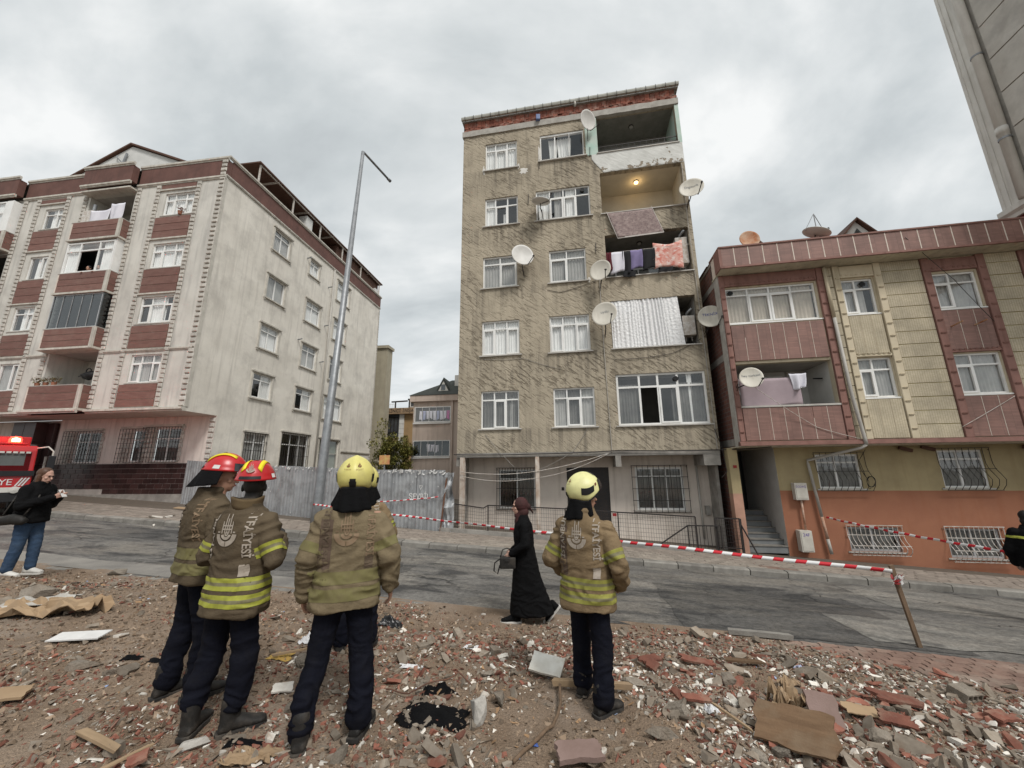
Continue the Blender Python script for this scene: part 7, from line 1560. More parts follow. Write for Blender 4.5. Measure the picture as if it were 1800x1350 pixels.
# ================================================================== barrier tapes and stake
m, nt, b = base('tape'); P = opos(nt); s = nd(nt, 'ShaderNodeSeparateXYZ', {0: P})
ph_ = mth(nt, 'FRACT', mth(nt, 'DIVIDE', mth(nt, 'ADD', s.outputs[0], mth(nt, 'MULTIPLY', s.outputs[2], -.55)), .27))
nt.links.new(mixc(nt, ramp(nt, ph_, [(0, 0), (.47, 1)], 'CONSTANT'), (.55, .018, .03), (.70, .70, .69)), b.inputs['Base Color']); b.inputs['Roughness'].default_value = .45
def tape(a, b_, label, w=.052, sag=.05, twist=0.0, seed=0):
    a, b_ = V(a), V(b_); d = b_ - a; L = d.length; n = 140; mb = MB(); rows_ = []
    for k in range(n + 1):
        f = k / n; tw = twist * math.sin(f * math.pi * 3 + seed) + .22 * math.sin(f * 23 + seed) + .12 * math.sin(f * 61); z = -sag * 4 * f * (1 - f) + .006 * math.sin(f * 40)
        rows_.append([(f * L, -math.sin(tw) * w / 2, z - math.cos(tw) * w / 2), (f * L, math.sin(tw) * w / 2, z + math.cos(tw) * w / 2)])
    mb.loft(rows_, cap=False, closed=False); o = mb.build('barrier_tape', 'tape', smooth=True); o.location = a; o.rotation_euler = (0, -math.asin(d.z / L), math.atan2(d.y, d.x)); o.modifiers.new('s', 'SOLIDIFY').thickness = .0015
    return tag(o, label, 'tape')
stk_b = V((5.19, 5.53, zroad(*tq(5.19, 5.53)) - .05)); stk_t = V((4.99, 5.5, .53))
tape((-6.9, 13.84, .70), (4.96, 5.46, .46), 'long red and white barrier tape from the lamp post to the stake', sag=.03, twist=.35)
tape(Rw(2.4, -GY + .22, .30), (9.6, 7.75, .17), 'red and white tape in front of the orange wall', sag=.05, seed=2, w=.055)
pA = HA + hdv * (HL * .70) + hn * .12; pB = HA + hdv * (HL * .985) + hn * .1
tape((pA.x, pA.y, .70), (pB.x, pB.y, .92), 'thin red and white tape across the hoarding', sag=.05, seed=4, w=.035)
sk = thing('wooden_stake', 'leaning wooden stake holding the barrier tape by the road', 'stake', tuple(stk_b)); mat('stake_wood', (.17, .115, .075), (.12, .08, .05), scale=5, rough=.9, stretch=(6, 6, 1), bump=.4)
q = MB().bar((0, 0, -.05), stk_t - stk_b, .055, .03); q.build('post', 'stake_wood', sk, bevel=.004)
tk = thing('tape_knot', 'bunched red and white tape tied round the wooden stake', 'tape', (4.985, 5.47, .40)); r9 = random.Random(4)
for k in range(9):
    a_ = r9.uniform(0, 6.28); pts = [V((.03 * math.cos(a_), .03 * math.sin(a_), r9.uniform(-.02, .05))) + V((r9.uniform(-.05, .05), r9.uniform(-.04, .02), -.03 * j - r9.uniform(0, .03))) for j in range(4)]
    q = MB(); q.loft([[p, p + V((.03, .0, .02))] for p in pts], cap=False, closed=False); o = q.build('tape_end', 'tag_red' if k % 2 else 'paint_white', tk); o.modifiers.new('s', 'SOLIDIFY').thickness = .002
# ================================================================== rubble: loose chips as one mass per material, larger pieces one by one
mat('chip_brick', (.235, .098, .068), (.165, .066, .046), scale=14, rough=.95, island=.42, dirt=(.28, .19, .14), dscale=12, damt=.7); mat('chip_white', (.70, .67, .61), (.55, .52, .46), scale=14, rough=.9, island=.28, dirt=(.32, .25, .19), dscale=11, damt=.8)
mat('chip_concrete', (.255, .218, .175), (.175, .146, .115), scale=14, rough=.95, island=.32, dirt=(.16, .115, .08), dscale=12, damt=.7); mat('chip_earth', (.165, .118, .08), (.265, .20, .145), scale=14, rough=.97, island=.5); mat('chip_wood', (.32, .20, .11), (.24, .15, .085), scale=14, rough=.9, island=.35, stretch=(1, 1, 5))
mat('chip_blue', (.30, .36, .48), (.2, .27, .45), scale=9, rough=.6, island=.3)
nr = np.random.default_rng(5)
def hull(n, flat, seed):
    r = random.Random(seed); bm = bmesh.new()
    for _ in range(n): 
        v = V((r.gauss(0, 1), r.gauss(0, 1), r.gauss(0, 1))).normalized() * r.uniform(.75, 1.0); bm.verts.new((v.x, v.y * r.uniform(.55, 1), v.z * flat))
    bmesh.ops.convex_hull(bm, input=bm.verts); bmesh.ops.delete(bm, geom=[v for v in bm.verts if not v.link_faces], context='VERTS'); bmesh.ops.triangulate(bm, faces=bm.faces); bm.verts.index_update()
    vs = np.array([v.co[:] for v in bm.verts]); fs = np.array([[v.index for v in f.verts] for f in bm.faces]); bm.free(); return vs, fs
def broken_block(seed, dims, sub=True):
    r = random.Random(seed); bm = bmesh.new(); bmesh.ops.create_cube(bm, size=2)
    for v in bm.verts: v.co = V((v.co.x * dims[0], v.co.y * dims[1], v.co.z * dims[2]))
    for _ in range(4):
        no = V((r.gauss(0, 1), r.gauss(0, 1), r.gauss(0, .6))).normalized(); co = V((no.x * dims[0], no.y * dims[1], no.z * dims[2])) * r.uniform(.62, .95)
        g_ = bmesh.ops.bisect_plane(bm, geom=bm.verts[:] + bm.edges[:] + bm.faces[:], plane_co=co, plane_no=no, clear_outer=True); bmesh.ops.holes_fill(bm, edges=[e for e in bm.edges if e.is_boundary])
    bmesh.ops.triangulate(bm, faces=bm.faces)
    if sub: bmesh.ops.subdivide_edges(bm, edges=bm.edges[:], cuts=1); bmesh.ops.triangulate(bm, faces=bm.faces)
    for v in bm.verts: p = v.co.copy(); v.co = p * (1 + .05 * noise.noise(p * 4 + V((seed, 0, 0))))
    bmesh.ops.recalc_face_normals(bm, faces=bm.faces); me = bpy.data.meshes.new('lump'); bm.to_mesh(me); bm.free(); return me
NG = 220                       # height lookup grid
gx = np.linspace(-13, 12, 500); gy = np.linspace(1.5, 11.5, 240)
ZG = np.array([[lot_z(x, y) for x in gx] for y in gy])
def zlook(x, y):
    fx = np.clip((x - gx[0]) / (gx[1] - gx[0]), 0, len(gx) - 1.001); fy = np.clip((y - gy[0]) / (gy[1] - gy[0]), 0, len(gy) - 1.001); i = fx.astype(int); j = fy.astype(int); a = fx - i; b = fy - j
    return (ZG[j, i] * (1 - a) + ZG[j, i + 1] * a) * (1 - b) + (ZG[j + 1, i] * (1 - a) + ZG[j + 1, i + 1] * a) * b
def scatter(n, dens):
    """accepts points by density; keeps to the rubble lot"""
    T, Q = [], []
    got = 0
    while got < n:
        t = nr.uniform(-12, 14, n * 2); q = 8.03 + (13.2 - 8.03) * nr.uniform(0, 1, n * 2) ** .92
        lim = np.where(t > 7.2, 8.02 + .36 * (t - 7.2), 8.02) - .30 * np.clip(np.sin(t * 1.3) * .5 + np.sin(t * 3.1 + 1) * .35 + .35, 0, 1); edge = np.clip((q - lim) / .7, 0, 1) ** .9
        fan = np.abs((t - 4.6)) < (14.4 - q) * 1.9 + 1.5
        k = (nr.uniform(0, 1, n * 2) < edge * dens(t, q)) & (q > lim) & fan
        T.append(t[k]); Q.append(q[k]); got += k.sum()
    t = np.concatenate(T)[:n]; q = np.concatenate(Q)[:n]; return P0.x + DT.x * t + DQ.x * q, P0.y + DT.y * t + DQ.y * q, t, q
def clumps(sc_, sd, lo=.25, pw=1.6):
    def f(t, q):
        out = np.empty(len(t))
        for i in range(len(t)): out[i] = noise.noise((t[i] * sc_ + sd, q[i] * sc_, sd))
        return np.clip(lo + (out * .9 + .35) * pw * .6, .03, 1)
    return f
def block_proto(seed, dims):
    me = broken_block(seed, dims, False); vs = np.array([v.co[:] for v in me.vertices]); fs = np.array([p.vertices[:] for p in me.polygons]); bpy.data.meshes.remove(me); return vs, fs
def chips(name, material, n, s0, s1, flat, dens, npts=8, seed=0, sink=.3, tilt=.3, block=None):
    x, y, t, q = scatter(n, dens); protos = [block_proto(seed * 10 + k, (1, block[0] * (.7 + .1 * k), block[1] * (.6 + .12 * k))) for k in range(8)] if block else [hull(npts - 1 + (k % 3), flat * (.7 + .35 * (k % 3)), seed * 10 + k) for k in range(8)]; allv, allf = [], []; off = 0
    s = s0 * (s1 / s0) ** (nr.uniform(0, 1, n) ** 1.7); z = zlook(x, y); az = nr.uniform(0, 2 * np.pi, n); tx = nr.normal(0, tilt, n); ty = nr.normal(0, tilt, n); el = nr.uniform(.6, 2.0, n)
    for k, (vs, fs) in enumerate(protos):
        ix = np.arange(k, n, 8); m = len(ix); V0 = vs[None] * s[ix][:, None, None]; V0 = V0.copy(); V0[:, :, 0] *= el[ix][:, None]
        c, sn = np.cos(tx[ix])[:, None], np.sin(tx[ix])[:, None]; Y, Z = V0[:, :, 1] * c - V0[:, :, 2] * sn, V0[:, :, 1] * sn + V0[:, :, 2] * c; X = V0[:, :, 0]
        c, sn = np.cos(ty[ix])[:, None], np.sin(ty[ix])[:, None]; X, Z = X * c + Z * sn, -X * sn + Z * c
        c, sn = np.cos(az[ix])[:, None], np.sin(az[ix])[:, None]; X, Y = X * c - Y * sn, X * sn + Y * c
        Zm = Z.max(1, keepdims=True) - Z.min(1, keepdims=True); W_ = np.stack([X + x[ix][:, None], Y + y[ix][:, None], Z - Z.min(1, keepdims=True) - sink * Zm + z[ix][:, None]], 2)
        allv.append(W_.reshape(-1, 3)); allf.append((fs[None] + (np.arange(m) * len(vs))[:, None, None] + off).reshape(-1, 3)); off += m * len(vs)
    Vv = np.concatenate(allv); Ff = np.concatenate(allf); me = bpy.data.meshes.new(name); me.vertices.add(len(Vv)); me.vertices.foreach_set('co', Vv.ravel().astype(np.float32)); me.loops.add(Ff.size); me.loops.foreach_set('vertex_index', Ff.ravel().astype(np.int32)); me.polygons.add(len(Ff)); me.polygons.foreach_set('loop_start', np.arange(0, Ff.size, 3, dtype=np.int32)); me.update(calc_edges=True); me.shade_flat(); me.materials.append(MATS[material])
    o = link(name, me); o['kind'] = 'stuff'; return o
right = lambda t, q: np.clip(.38 + .10 * (t - 1), .22, 1)
def bare(t, q):
    out = np.array([noise.noise((a * .55 + 4, b * .75, 2)) + .35 * noise.noise((a * 1.7, b * 1.9, 5)) for a, b in zip(t, q)])
    return np.clip((out + .12 + .075 * (t - 1.5)) / .34, .06, 1)
D_br = clumps(.9, 3.1); D_wh = clumps(1.3, 7.7, .18, 1.7); D_co = clumps(.8, 12.3)
chips('rubble_earth', 'chip_earth', 46000, .006, .034, .7, lambda t, q: np.ones(len(t)), 6, 1, .35)
chips('rubble_brick', 'chip_brick', 27000, .007, .040, .55, lambda t, q: bare(t, q) * D_br(t, q) * np.clip(.55 + .05 * t, .3, 1), 6, 2)
chips('rubble_plaster', 'chip_white', 20000, .005, .034, .5, lambda t, q: bare(t, q) * D_wh(t, q) * right(t, q), 6, 3)
chips('rubble_concrete', 'chip_concrete', 17000, .008, .055, .6, lambda t, q: bare(t, q) * D_co(t, q) * np.clip(.6 + .04 * t, .4, 1), 6, 4)
heap = lambda t, q: np.clip((.10 + .17 * (t - 2.2)) * bare(t, q), .015, 1) * (.35 + .65 * (q > 9.3))
chips('rubble_plaster_lumps', 'chip_white', 2600, .011, .036, .5, heap, 7, 7, .2, .35, block=(.75, .35))
chips('rubble_brick_lumps', 'chip_brick', 2600, .012, .048, .35, heap, 6, 8, .2, .3, block=(.6, .25))
chips('rubble_concrete_lumps', 'chip_concrete', 2000, .014, .058, .5, heap, 7, 9, .25, .4, block=(.8, .45))
chips('rubble_wood', 'chip_wood', 1500, .010, .045, .12, lambda t, q: D_co(t, q), 6, 5, .1, .3)
chips('rubble_blue_bits', 'chip_blue', 260, .008, .028, .25, lambda t, q: right(t, q), 6, 6, .1, .3)
for a_ in (bpy.data.objects['rubble_earth'],): a_['label'] = 'fine brown earth and grit of the rubble lot'
# middling pieces, one by one
mat('lump_brick', (.225, .09, .062), (.165, .065, .046), scale=11, rough=.95, rnd=.3, bump=.6, bscale=60, dirt=(.27, .19, .14), dscale=7, damt=.7); mat('lump_plaster', (.66, .63, .575), (.55, .52, .47), scale=9, rough=.9, rnd=.15, bump=.4, bscale=60, dirt=(.38, .32, .26), dscale=8, damt=.7)
mat('lump_concrete', (.25, .218, .18), (.175, .15, .12), scale=8, rough=.95, rnd=.25, bump=.8, bscale=55, bdist=.02, dirt=(.165, .12, .085), dscale=5, damt=.7, fine=.2); mat('board_wood', (.17, .105, .06), (.12, .072, .04), scale=4, rough=.85, rnd=.25, stretch=(1, 7, 7), bump=.35, dirt=(.2, .15, .1), dscale=4, damt=.6, obj=True); mat('card', (.33, .235, .145), (.27, .185, .11), scale=3, rough=.9, rnd=.2, dirt=(.22, .17, .12), dscale=5, damt=.6)
def lump_mesh(seed, npts=14, flat=.6, sub=1):
    vs, fs = hull(npts, flat, seed); bm = bmesh.new(); vv = [bm.verts.new(v) for v in vs]
    for f in fs: bm.faces.new([vv[i] for i in f])
    bmesh.ops.dissolve_limit(bm, angle_limit=R(18), verts=bm.verts, edges=bm.edges); bmesh.ops.bevel(bm, geom=bm.edges[:], offset=.025, segments=1, affect='EDGES'); bmesh.ops.triangulate(bm, faces=bm.faces)
    if sub: bmesh.ops.subdivide_edges(bm, edges=bm.edges[:], cuts=sub, use_grid_fill=True)
    for v in bm.verts:
        p = v.co.copy(); v.co = p * (1 + .05 * noise.noise(p * 3 + V((seed, 0, 0))) + .04 * noise.noise(p * 8 + V((0, seed, 0))))
    me = bpy.data.meshes.new('lump'); bm.to_mesh(me); bm.free(); return me
LM = [lump_mesh(100 + k, 9 + k % 4, (.45, .7, .35, .6)[k % 4], 0) if k % 2 else broken_block(200 + k, ((1, .7, .35), (1.1, .55, .4), (1, .8, .22), (.9, .6, .5), (1.2, .5, .3))[k // 2]) for k in range(10)]
def with_mat(me, m):
    c = me.copy(); c.materials.clear(); c.materials.append(MATS[m]); return c
LMM = {m: [with_mat(me, m) for me in LM] for m in ('lump_brick', 'lump_plaster', 'lump_concrete')}
def seat(o, x, y, sink=.0): o.location = (x, y, lot_z(x, y) + sink)
r10 = random.Random(77)
kinds = [('brick_fragment', 'lump_brick', 'broken red brick lump lying loose in the rubble', 'brick fragment', 'brick lumps in the rubble', 95, .028, .07), ('plaster_lump', 'lump_plaster', 'white plaster lump lying loose in the rubble', 'plaster lump', 'plaster lumps in the rubble', 85, .025, .06), ('concrete_chunk', 'lump_concrete', 'grey concrete lump lying loose in the rubble', 'concrete chunk', 'concrete lumps in the rubble', 110, .035, .10)]
for nm, m, lbl, cat, grp, n, s0, s1 in kinds:
    X_, Y_, T_, Q_ = scatter(n, lambda t, q: np.clip((.16 + .13 * (t - 1.2)) * (.4 + .6 * (q > 9.6)), .05, 1))
    for k in range(n):
        o = link(nm, LMM[m][k % 10]); s = s0 * (s1 / s0) ** (r10.random() ** 1.4); o.scale = (s * r10.uniform(.8, 1.4), s, s * r10.uniform(.7, 1.1)); seat(o, X_[k], Y_[k], s * .18); o.rotation_euler = (r10.uniform(-.5, .5), r10.uniform(-.5, .5), r10.uniform(0, 6.3)); tag(o, lbl, cat, grp)
# named pieces
def rock(label, x, y, sx, sy, sz, rz, m='lump_concrete', k=0, name='concrete_chunk', cat='rubble', tilt=(0, 0)):
    o = link(name, with_mat(lump_mesh(300 + k, 16, .9, 2), m)); o.scale = (sx, sy, sz); seat(o, x, y, sz * .45); o.rotation_euler = (*tilt, rz); return tag(o, label, cat)
rock('grey rock behind the legs of the khaki-jacketed firefighter', -1.91, 3.95, .12, .09, .08, .4, k=1); rock('upright pale concrete lump beside the black cloth', -.27, 3.2, .085, .085, .16, .3, k=2, m='concrete_light'); rock('brown rock behind the upright concrete lump', -.14, 3.45, .10, .085, .08, 1.0, k=3)
rock('flat grey slab next to the tan-jacketed firefighter', 1.06, 3.95, .14, .10, .05, -.5, k=4, tilt=(.1, .15)); rock('rounded earth-covered rock at the edge of the pile beyond the beam', 1.96, 4.03, .13, .10, .07, .3, k=5); rock('dark brown rock below the crumpled cardboard row', 2.25, 3.92, .10, .08, .06, .9, k=6)
rock('mossy grey rock near the lower corner of the pile', 2.59, 3.2, .13, .09, .07, .2, k=7); rock('dark grey angular block beside the thin branch end', 1.02, 3.15, .14, .09, .06, -.2, k=8, tilt=(.1, .1)); rock('earth-coloured boulder behind the cardboard sheet', -6.15, 5.4, .24, .18, .12, .3, k=9); rock('small boulder by the road behind the young woman', -7.0, 7.35, .16, .12, .1, .3, k=10)
rock('flat earth-covered slab in the bare ground', -3.75, 3.8, .20, .13, .045, .3, k=11); rock('broken concrete corner near the firefighters boots', -1.62, 3.3, .10, .07, .06, .8, k=12); rock('pale flat stone in the bare lower ground', -2.05, 2.9, .11, .09, .05, .3, 'concrete_light', 13); rock('grey stone at the bottom of the slope', -1.1, 2.85, .1, .07, .05, 1.4, k=14)
mat('tile_white', (.72, .70, .64), (.6, .57, .5), scale=7, rough=.5, dirt=(.4, .34, .27), dscale=6, damt=.5)
def sheet_piece(name, label, x, y, w, d, th, rz, m, cat, seed, bend=.0, ragged=.12, tilt=(0, 0), lift=.012, n=14, crumple=0.0):
    r = random.Random(seed); ring = []
    per = [(-.5 + i / n, -.5) for i in range(n)] + [(.5, -.5 + i / n) for i in range(n)] + [(.5 - i / n, .5) for i in range(n)] + [(-.5, .5 - i / n) for i in range(n)]
    jit = [1 + ragged * (noise.noise((a * 3 + seed, b_ * 3, 0)) + .5 * noise.noise((a * 9 + seed, b_ * 9, 1))) for a, b_ in per]; g_ = 10; mb = MB(); rows_ = []
    for j in range(7):
        f = j / 6
        rows_.append([(a * w * jt * f, b_ * d * jt * f, bend * ((a * f) ** 2 * 4 - .3) + crumple * noise.noise((a * f * 5 + seed, b_ * f * 5, 2)) + crumple * .5 * noise.noise((a * f * 11 + seed, b_ * f * 11, 5))) for (a, b_), jt in zip(per, jit)])
    rows_[0] = [(p[0] * .01, p[1] * .01, rows_[1][i][2]) for i, p in enumerate(rows_[1])]
    mb.loft(rows_, cap=False); o = mb.build(name, m); sd_ = o.modifiers.new('s', 'SOLIDIFY'); sd_.thickness = th; seat(o, x, y, lift + th); o.rotation_euler = (*tilt, rz); return tag(o, label, cat)
sheet_piece('cardboard_sheet', 'large crumpled brown cardboard sheet near the young woman', -5.35, 4.85, 1.05, .42, .008, .15, 'card', 'cardboard', 1, crumple=.13, lift=.06); sheet_piece('cardboard_sheet', 'grey-faced cardboard lying under the crumpled brown sheet', -5.75, 5.0, .8, .4, .006, .3, 'concrete_light', 'cardboard', 2, crumple=.05, lift=.03)
sheet_piece('plastic_cover', 'flat white plastic lid lying on bare ground', -4.33, 4.28, .46, .16, .012, .12, 'paint_white', 'plastic cover', 3, ragged=.05, lift=.03, tilt=(.12, .0)); sheet_piece('plywood_scrap', 'pale plywood corner sticking in at the lower edge', -3.80, 3.28, .26, .16, .018, .5, 'card', 'plywood', 4, ragged=.1, tilt=(.1, .1), lift=.04)
sheet_piece('cardboard_scrap', 'torn yellowish cardboard scrap between the boots', -1.62, 2.80, .28, .14, .006, .1, 'card', 'cardboard', 5, ragged=.4, crumple=.04, lift=.02); sheet_piece('tile_shard', 'cracked white tile lying in front of the tan-jacketed firefighter', .3, 4.05, .30, .20, .02, -.35, 'tile_white', 'tile', 6, ragged=.06, tilt=(.42, .1), lift=.07)
sheet_piece('tile_shard', 'small white tile beside the red-helmeted firefighters boots', -1.84, 3.5, .14, .10, .012, .4, 'lump_plaster', 'tile', 7, ragged=.12, tilt=(.2, .1), lift=.02); sheet_piece('plywood_board', 'large stained brown plywood board leaning in the lower pile', 1.86, 3.0, .46, .30, .016, -.75, 'board_wood', 'board', 8, ragged=.12, tilt=(.42, -.1), lift=.10)
sheet_piece('stone_slab', 'pinkish broken stone slab standing in the pile', 2.33, 3.38, .20, .22, .03, -.3, mat('pink_stone', (.235, .165, .145), (.19, .13, .11), scale=5, rough=.8, bump=.3), 'slab', 9, ragged=.15, tilt=(.75, .05), lift=.09); sheet_piece('stone_slab', 'pinkish broken slab at the bottom edge near the branch', .4, 2.86, .28, .14, .03, .2, 'pink_stone', 'slab', 10, ragged=.15, tilt=(.15, .05), lift=.03)
sheet_piece('cardboard_scrap', 'crumpled tan cardboard lump on the pile', 2.22, 3.62, .26, .2, .006, .2, 'card', 'cardboard', 11, ragged=.25, crumple=.16, lift=.08); sheet_piece('cardboard_scrap', 'flat folded cardboard below the crumpled tan lump', 2.05, 3.42, .17, .17, .005, .7, 'card', 'cardboard', 12, ragged=.2, crumple=.04, lift=.04, tilt=(.2, .2)); sheet_piece('cardboard_scrap', 'flat cardboard piece among the right-hand bricks', 2.75, 3.55, .24, .12, .008, -.2, 'card', 'cardboard', 13, ragged=.2, tilt=(.2, .1), lift=.04); sheet_piece('cardboard_scrap', 'small orange cardboard scrap higher on the pile', 2.55, 4.1, .18, .09, .006, .1, 'card', 'cardboard', 14, ragged=.3, crumple=.03, lift=.03)
for k, (x, y, w_, d_, rz_, lb_2) in enumerate(((3.22, 3.75, .34, .14, -.2, 'long flat roof tile shard far out on the pile'), (2.88, 3.4, .20, .11, -.5, 'flat red tile shard below the long one'), (2.28, 3.27, .17, .12, .4, 'triangular red tile shard near the brown board'), (1.36, 4.38, .22, .10, .3, 'broken roof tile beyond the flat grey slab'), (1.33, 4.2, .13, .10, .9, 'red brick piece touching the flat grey slab'), (1.9, 4.55, .3, .09, -.3, 'brown tile strip near the road edge'), (3.9, 3.6, .18, .12, .2, 'red tile shard at the outer edge of the pile'), (1.45, 3.55, .22, .06, -.1, 'thin red tile splinter by the tan-jacketed firefighter'), (-2.25, 2.72, .09, .07, .6, 'flat brown tile in the foreground dirt'))):
    sheet_piece('tile_shard', lb_2, x, y, w_, d_, .02, rz_, 'lump_brick', 'tile', 20 + k, ragged=.25, tilt=(r10.uniform(.05, .35), r10.uniform(-.2, .2)), lift=.03)
def stick(name, label, x, y, L, w_, h_, rz_, m, cat, tilt=.0, sink=.03):
    o = MB().loft([[(-L / 2, -w_ / 2, 0), (-L / 2 + .01, w_ / 2, 0), (-L / 2 + .01, w_ / 2, h_), (-L / 2 - .012, -w_ / 2, h_)], [(0, -w_ / 2 - .003, .004), (0, w_ / 2, .004), (0, w_ / 2, h_), (0, -w_ / 2, h_ + .004)], [(L / 2, -w_ / 2, 0), (L / 2 - .03, w_ / 2 * .7, 0), (L / 2 - .02, w_ / 2 * .8, h_), (L / 2 + .015, -w_ / 2, h_)]]).build(name, m, bevel=.003); seat(o, x, y, sink); o.rotation_euler = (0, tilt, rz_); return tag(o, label, cat)
mat('wood_pale', (.35, .25, .155), (.27, .19, .115), scale=4, rough=.85, stretch=(1, 7, 7), obj=True, dirt=(.25, .18, .12), dscale=5)
stick('wooden_beam', 'pale wooden beam lying under the tan-jacketed firefighter', .66, 3.78, .66, .05, .045, -.12, 'wood_pale', 'beam'); stick('wood_splinter', 'long split wooden board in the foreground dirt', -2.62, 2.85, .42, .05, .02, -.35, 'wood_pale', 'board', .05); stick('wood_splinter', 'second splinter crossing the split board', -2.35, 2.72, .28, .03, .015, .8, 'wood_pale', 'board', -.15, .05)
stick('wooden_board', 'weathered board on the pile below the road', 2.38, 4.52, .36, .07, .02, -.2, 'board_wood', 'board'); stick('kerb_strip', 'loose grey kerb strip lying along the road edge', 3.2, 5.62, .75, .08, .06, -.2, 'kerb_stone', 'kerb', .03, .01); stick('wooden_stick', 'short pale stick among the white plaster lumps', 1.55, 3.2, .3, .02, .015, -1.1, 'wood_pale', 'stick', .1, .05); stick('wooden_stick', 'thin stick behind the red-helmeted pair', -2.0, 4.1, .5, .025, .02, .6, 'wood_pale', 'stick', .05)
def hose(label, pts, r, m, name='branch', cat='branch'):
    P_ = []
    for k in range(len(pts) - 1):
        for j in range(8): f = j / 8; x = pts[k][0] * (1 - f) + pts[k + 1][0] * f; y = pts[k][1] * (1 - f) + pts[k + 1][1] * f; P_.append((x + .012 * noise.noise((x * 5, y * 5, 0)), y, lot_z(x, y) + pts[k][2] * (1 - f) + pts[k + 1][2] * f))
    return tag(MB().tube(P_, r, 7).build(name, m, smooth=True), label, cat)
hose('bent grey-brown hose curving down through the foreground', ((.39, 3.76, .06), (.36, 3.5, .05), (.27, 3.2, .04), (.12, 2.98, .03), (-.03, 2.8, .02)), .012, 'stake_wood', 'hose', 'hose'); hose('thin dark wire looping over the rubble', ((-1.05, 3.6, .03), (-.85, 3.55, .04), (-.62, 3.6, .09), (-.48, 3.72, .12), (-.35, 3.66, .04)), .006, 'rust_bar', 'wire', 'wire')
hose('rusty reinforcing bar sticking out of bare ground', ((-3.3, 4.3, .16), (-3.2, 4.2, .05), (-2.7, 4.15, .02)), .006, 'rust', 'rebar', 'rebar')
def rag(label, x, y, w_, d_, h_, seed, m='black_cloth', name='black_cloth', cat='cloth', rz_=0):
    mb = MB(); n = 26; rows_ = []
    for j in range(n):
        row = []
        for i in range(n):
            a, b_ = i / (n - 1) - .5, j / (n - 1) - .5; k = 1 + .35 * noise.noise((math.atan2(b_, a) * 1.3 + seed, 1, 0)); e = max(abs(a), abs(b_)) * 2
            px_, py_ = a * w_ * k, b_ * d_ * k; z = h_ * (1 - e ** 2) * (.45 + .8 * noise.noise((a * 4 + seed, b_ * 4, 0))) + h_ * .45 * abs(noise.noise((a * 9 + seed, b_ * 9, 3))); c, s_ = math.cos(rz_), math.sin(rz_); X, Y = x + px_ * c - py_ * s_, y + px_ * s_ + py_ * c; row.append((X, Y, lot_z(X, Y) + max(.008, z)))
        rows_.append(row)
    mb.loft(rows_, cap=False, closed=False); return tag(mb.build(name, m, smooth=True), label, cat)
mat('bag_black', (.012, .012, .013), rough=.35, spec=.5); mat('bag_white', (.66, .66, .66), (.55, .55, .56), rough=.4)
rag('crumpled black cloth lying in the foreground', -.60, 3.28, .50, .26, .075, 3, rz_=-.25); rag('small heap of black cloth beyond the crumpled one', -.62, 3.62, .26, .14, .08, 5); rag('black plastic bag by the road edge', -1.52, 5.25, .28, .16, .12, 7, 'bag_black', 'plastic_bag', 'bag'); rag('black rag on the bare ground', -3.45, 3.9, .2, .07, .04, 9); rag('second black rag lower on the bare ground', -3.1, 3.85, .26, .06, .03, 11)
rag('dark rag between the boots and the cardboard scrap', -1.75, 2.92, .22, .08, .03, 12); rag('crumpled white plastic bag behind the firefighters', -2.12, 4.45, .2, .14, .09, 13, 'bag_white', 'plastic_bag', 'bag'); rag('white plastic scrap on the gravel', -.45, 4.6, .18, .08, .05, 15, 'bag_white', 'plastic_scrap', 'plastic'); rag('white plastic wrapper near the black cloth', -.95, 4.05, .22, .1, .04, 17, 'bag_white', 'plastic_scrap', 'plastic')
rag('yellow plastic scrap in front of the khaki jacket', -2.18, 4.05, .2, .16, .05, 19, mat('yellow_plastic', (.55, .36, .10), rough=.7), 'plastic_scrap', 'plastic'); rag('blue plastic scrap at the bottom edge', .12, 3.0, .06, .035, .02, 21, mat('blue_plastic', (.08, .15, .45), rough=.4), 'plastic_scrap', 'plastic')
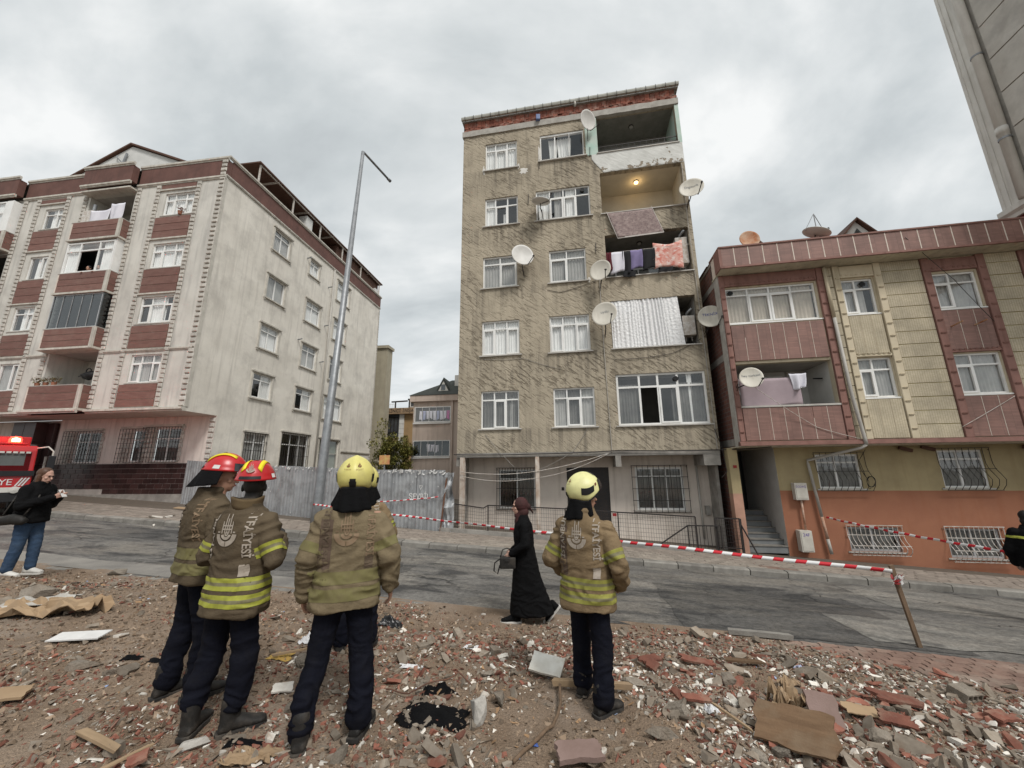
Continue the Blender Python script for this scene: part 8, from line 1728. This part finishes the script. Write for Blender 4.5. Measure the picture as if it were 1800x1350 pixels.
rag('pale blue wrapper high on the pile', 3.0, 4.6, .16, .08, .04, 23, mat('pale_blue', (.40, .45, .60), rough=.5), 'plastic_scrap', 'plastic'); rag('white crushed cup on the pile', 1.5, 3.4, .10, .1, .06, 25, 'bag_white', 'plastic_cup', 'cup')
hbk = thing('hollow_brick', 'dusty hollow brick lying at the outer edge of the pile', 'brick', at_lot(4.1, 4.05, .05), .4); hbk.rotation_euler = (.25, .1, .3)
q = MB()
for z in (-.06, -.005, .05): q.box(-.11, .11, -.07, .07, z - .006, z + .006)
for x in (-.105, -.035, .035, .105): q.box(x - .006, x + .006, -.07, .07, -.054, .044)
q.build('brick_body', 'lump_concrete', hbk)
# boards stacked against the pale block, slab on its pavement
for k, (t_, q_, L, rz_, dz) in enumerate(((-9.6, .55, 2.6, .02, .14), (-9.2, .75, 2.4, -.05, .17), (-9.9, .95, 2.2, .06, .14), (-8.9, .6, 1.6, .1, .2), (-8.4, .8, 1.2, -.15, .15))):
    p = W(t_, q_); o = MB().box(-L / 2, L / 2, -.11, .11, 0, .028).build('wooden_board', 'wood_pale', bevel=.004); o.location = (p.x, p.y, p.z + dz + .01 * k); o.rotation_euler = (R(3 * k), R(2) + math.atan(.05), -A10 + rz_)
    tag(o, ('longest board at the bottom of the stack by the tiled plinth', 'board lying second on the stack by the tiled plinth', 'board at the road side of the stack by the plinth', 'short board resting on top of the stack by the plinth', 'shortest broken board beside the hoarding end')[k], 'board')
rg_ = random.Random(9)
for k in range(14):
    t_ = rg_.uniform(-9.5, -6.5); q_ = rg_.uniform(2.2, 3.9); p = W(t_, q_); o = link('debris_lump', LMM['lump_concrete' if k % 2 else 'lump_plaster'][k % 10]); s = rg_.uniform(.04, .12); o.scale = (s * 1.5, s, s * .5); o.location = (p.x, p.y, p.z + .03 + (.13 if q_ < 3.3 else 0)); o.rotation_euler = (0, .2, rg_.uniform(0, 6)); tag(o, 'rubble lump on the far kerb below the tiled plinth', 'rubble', 'lumps on the far kerb')

bpy.data.scenes.remove(TMPSC)
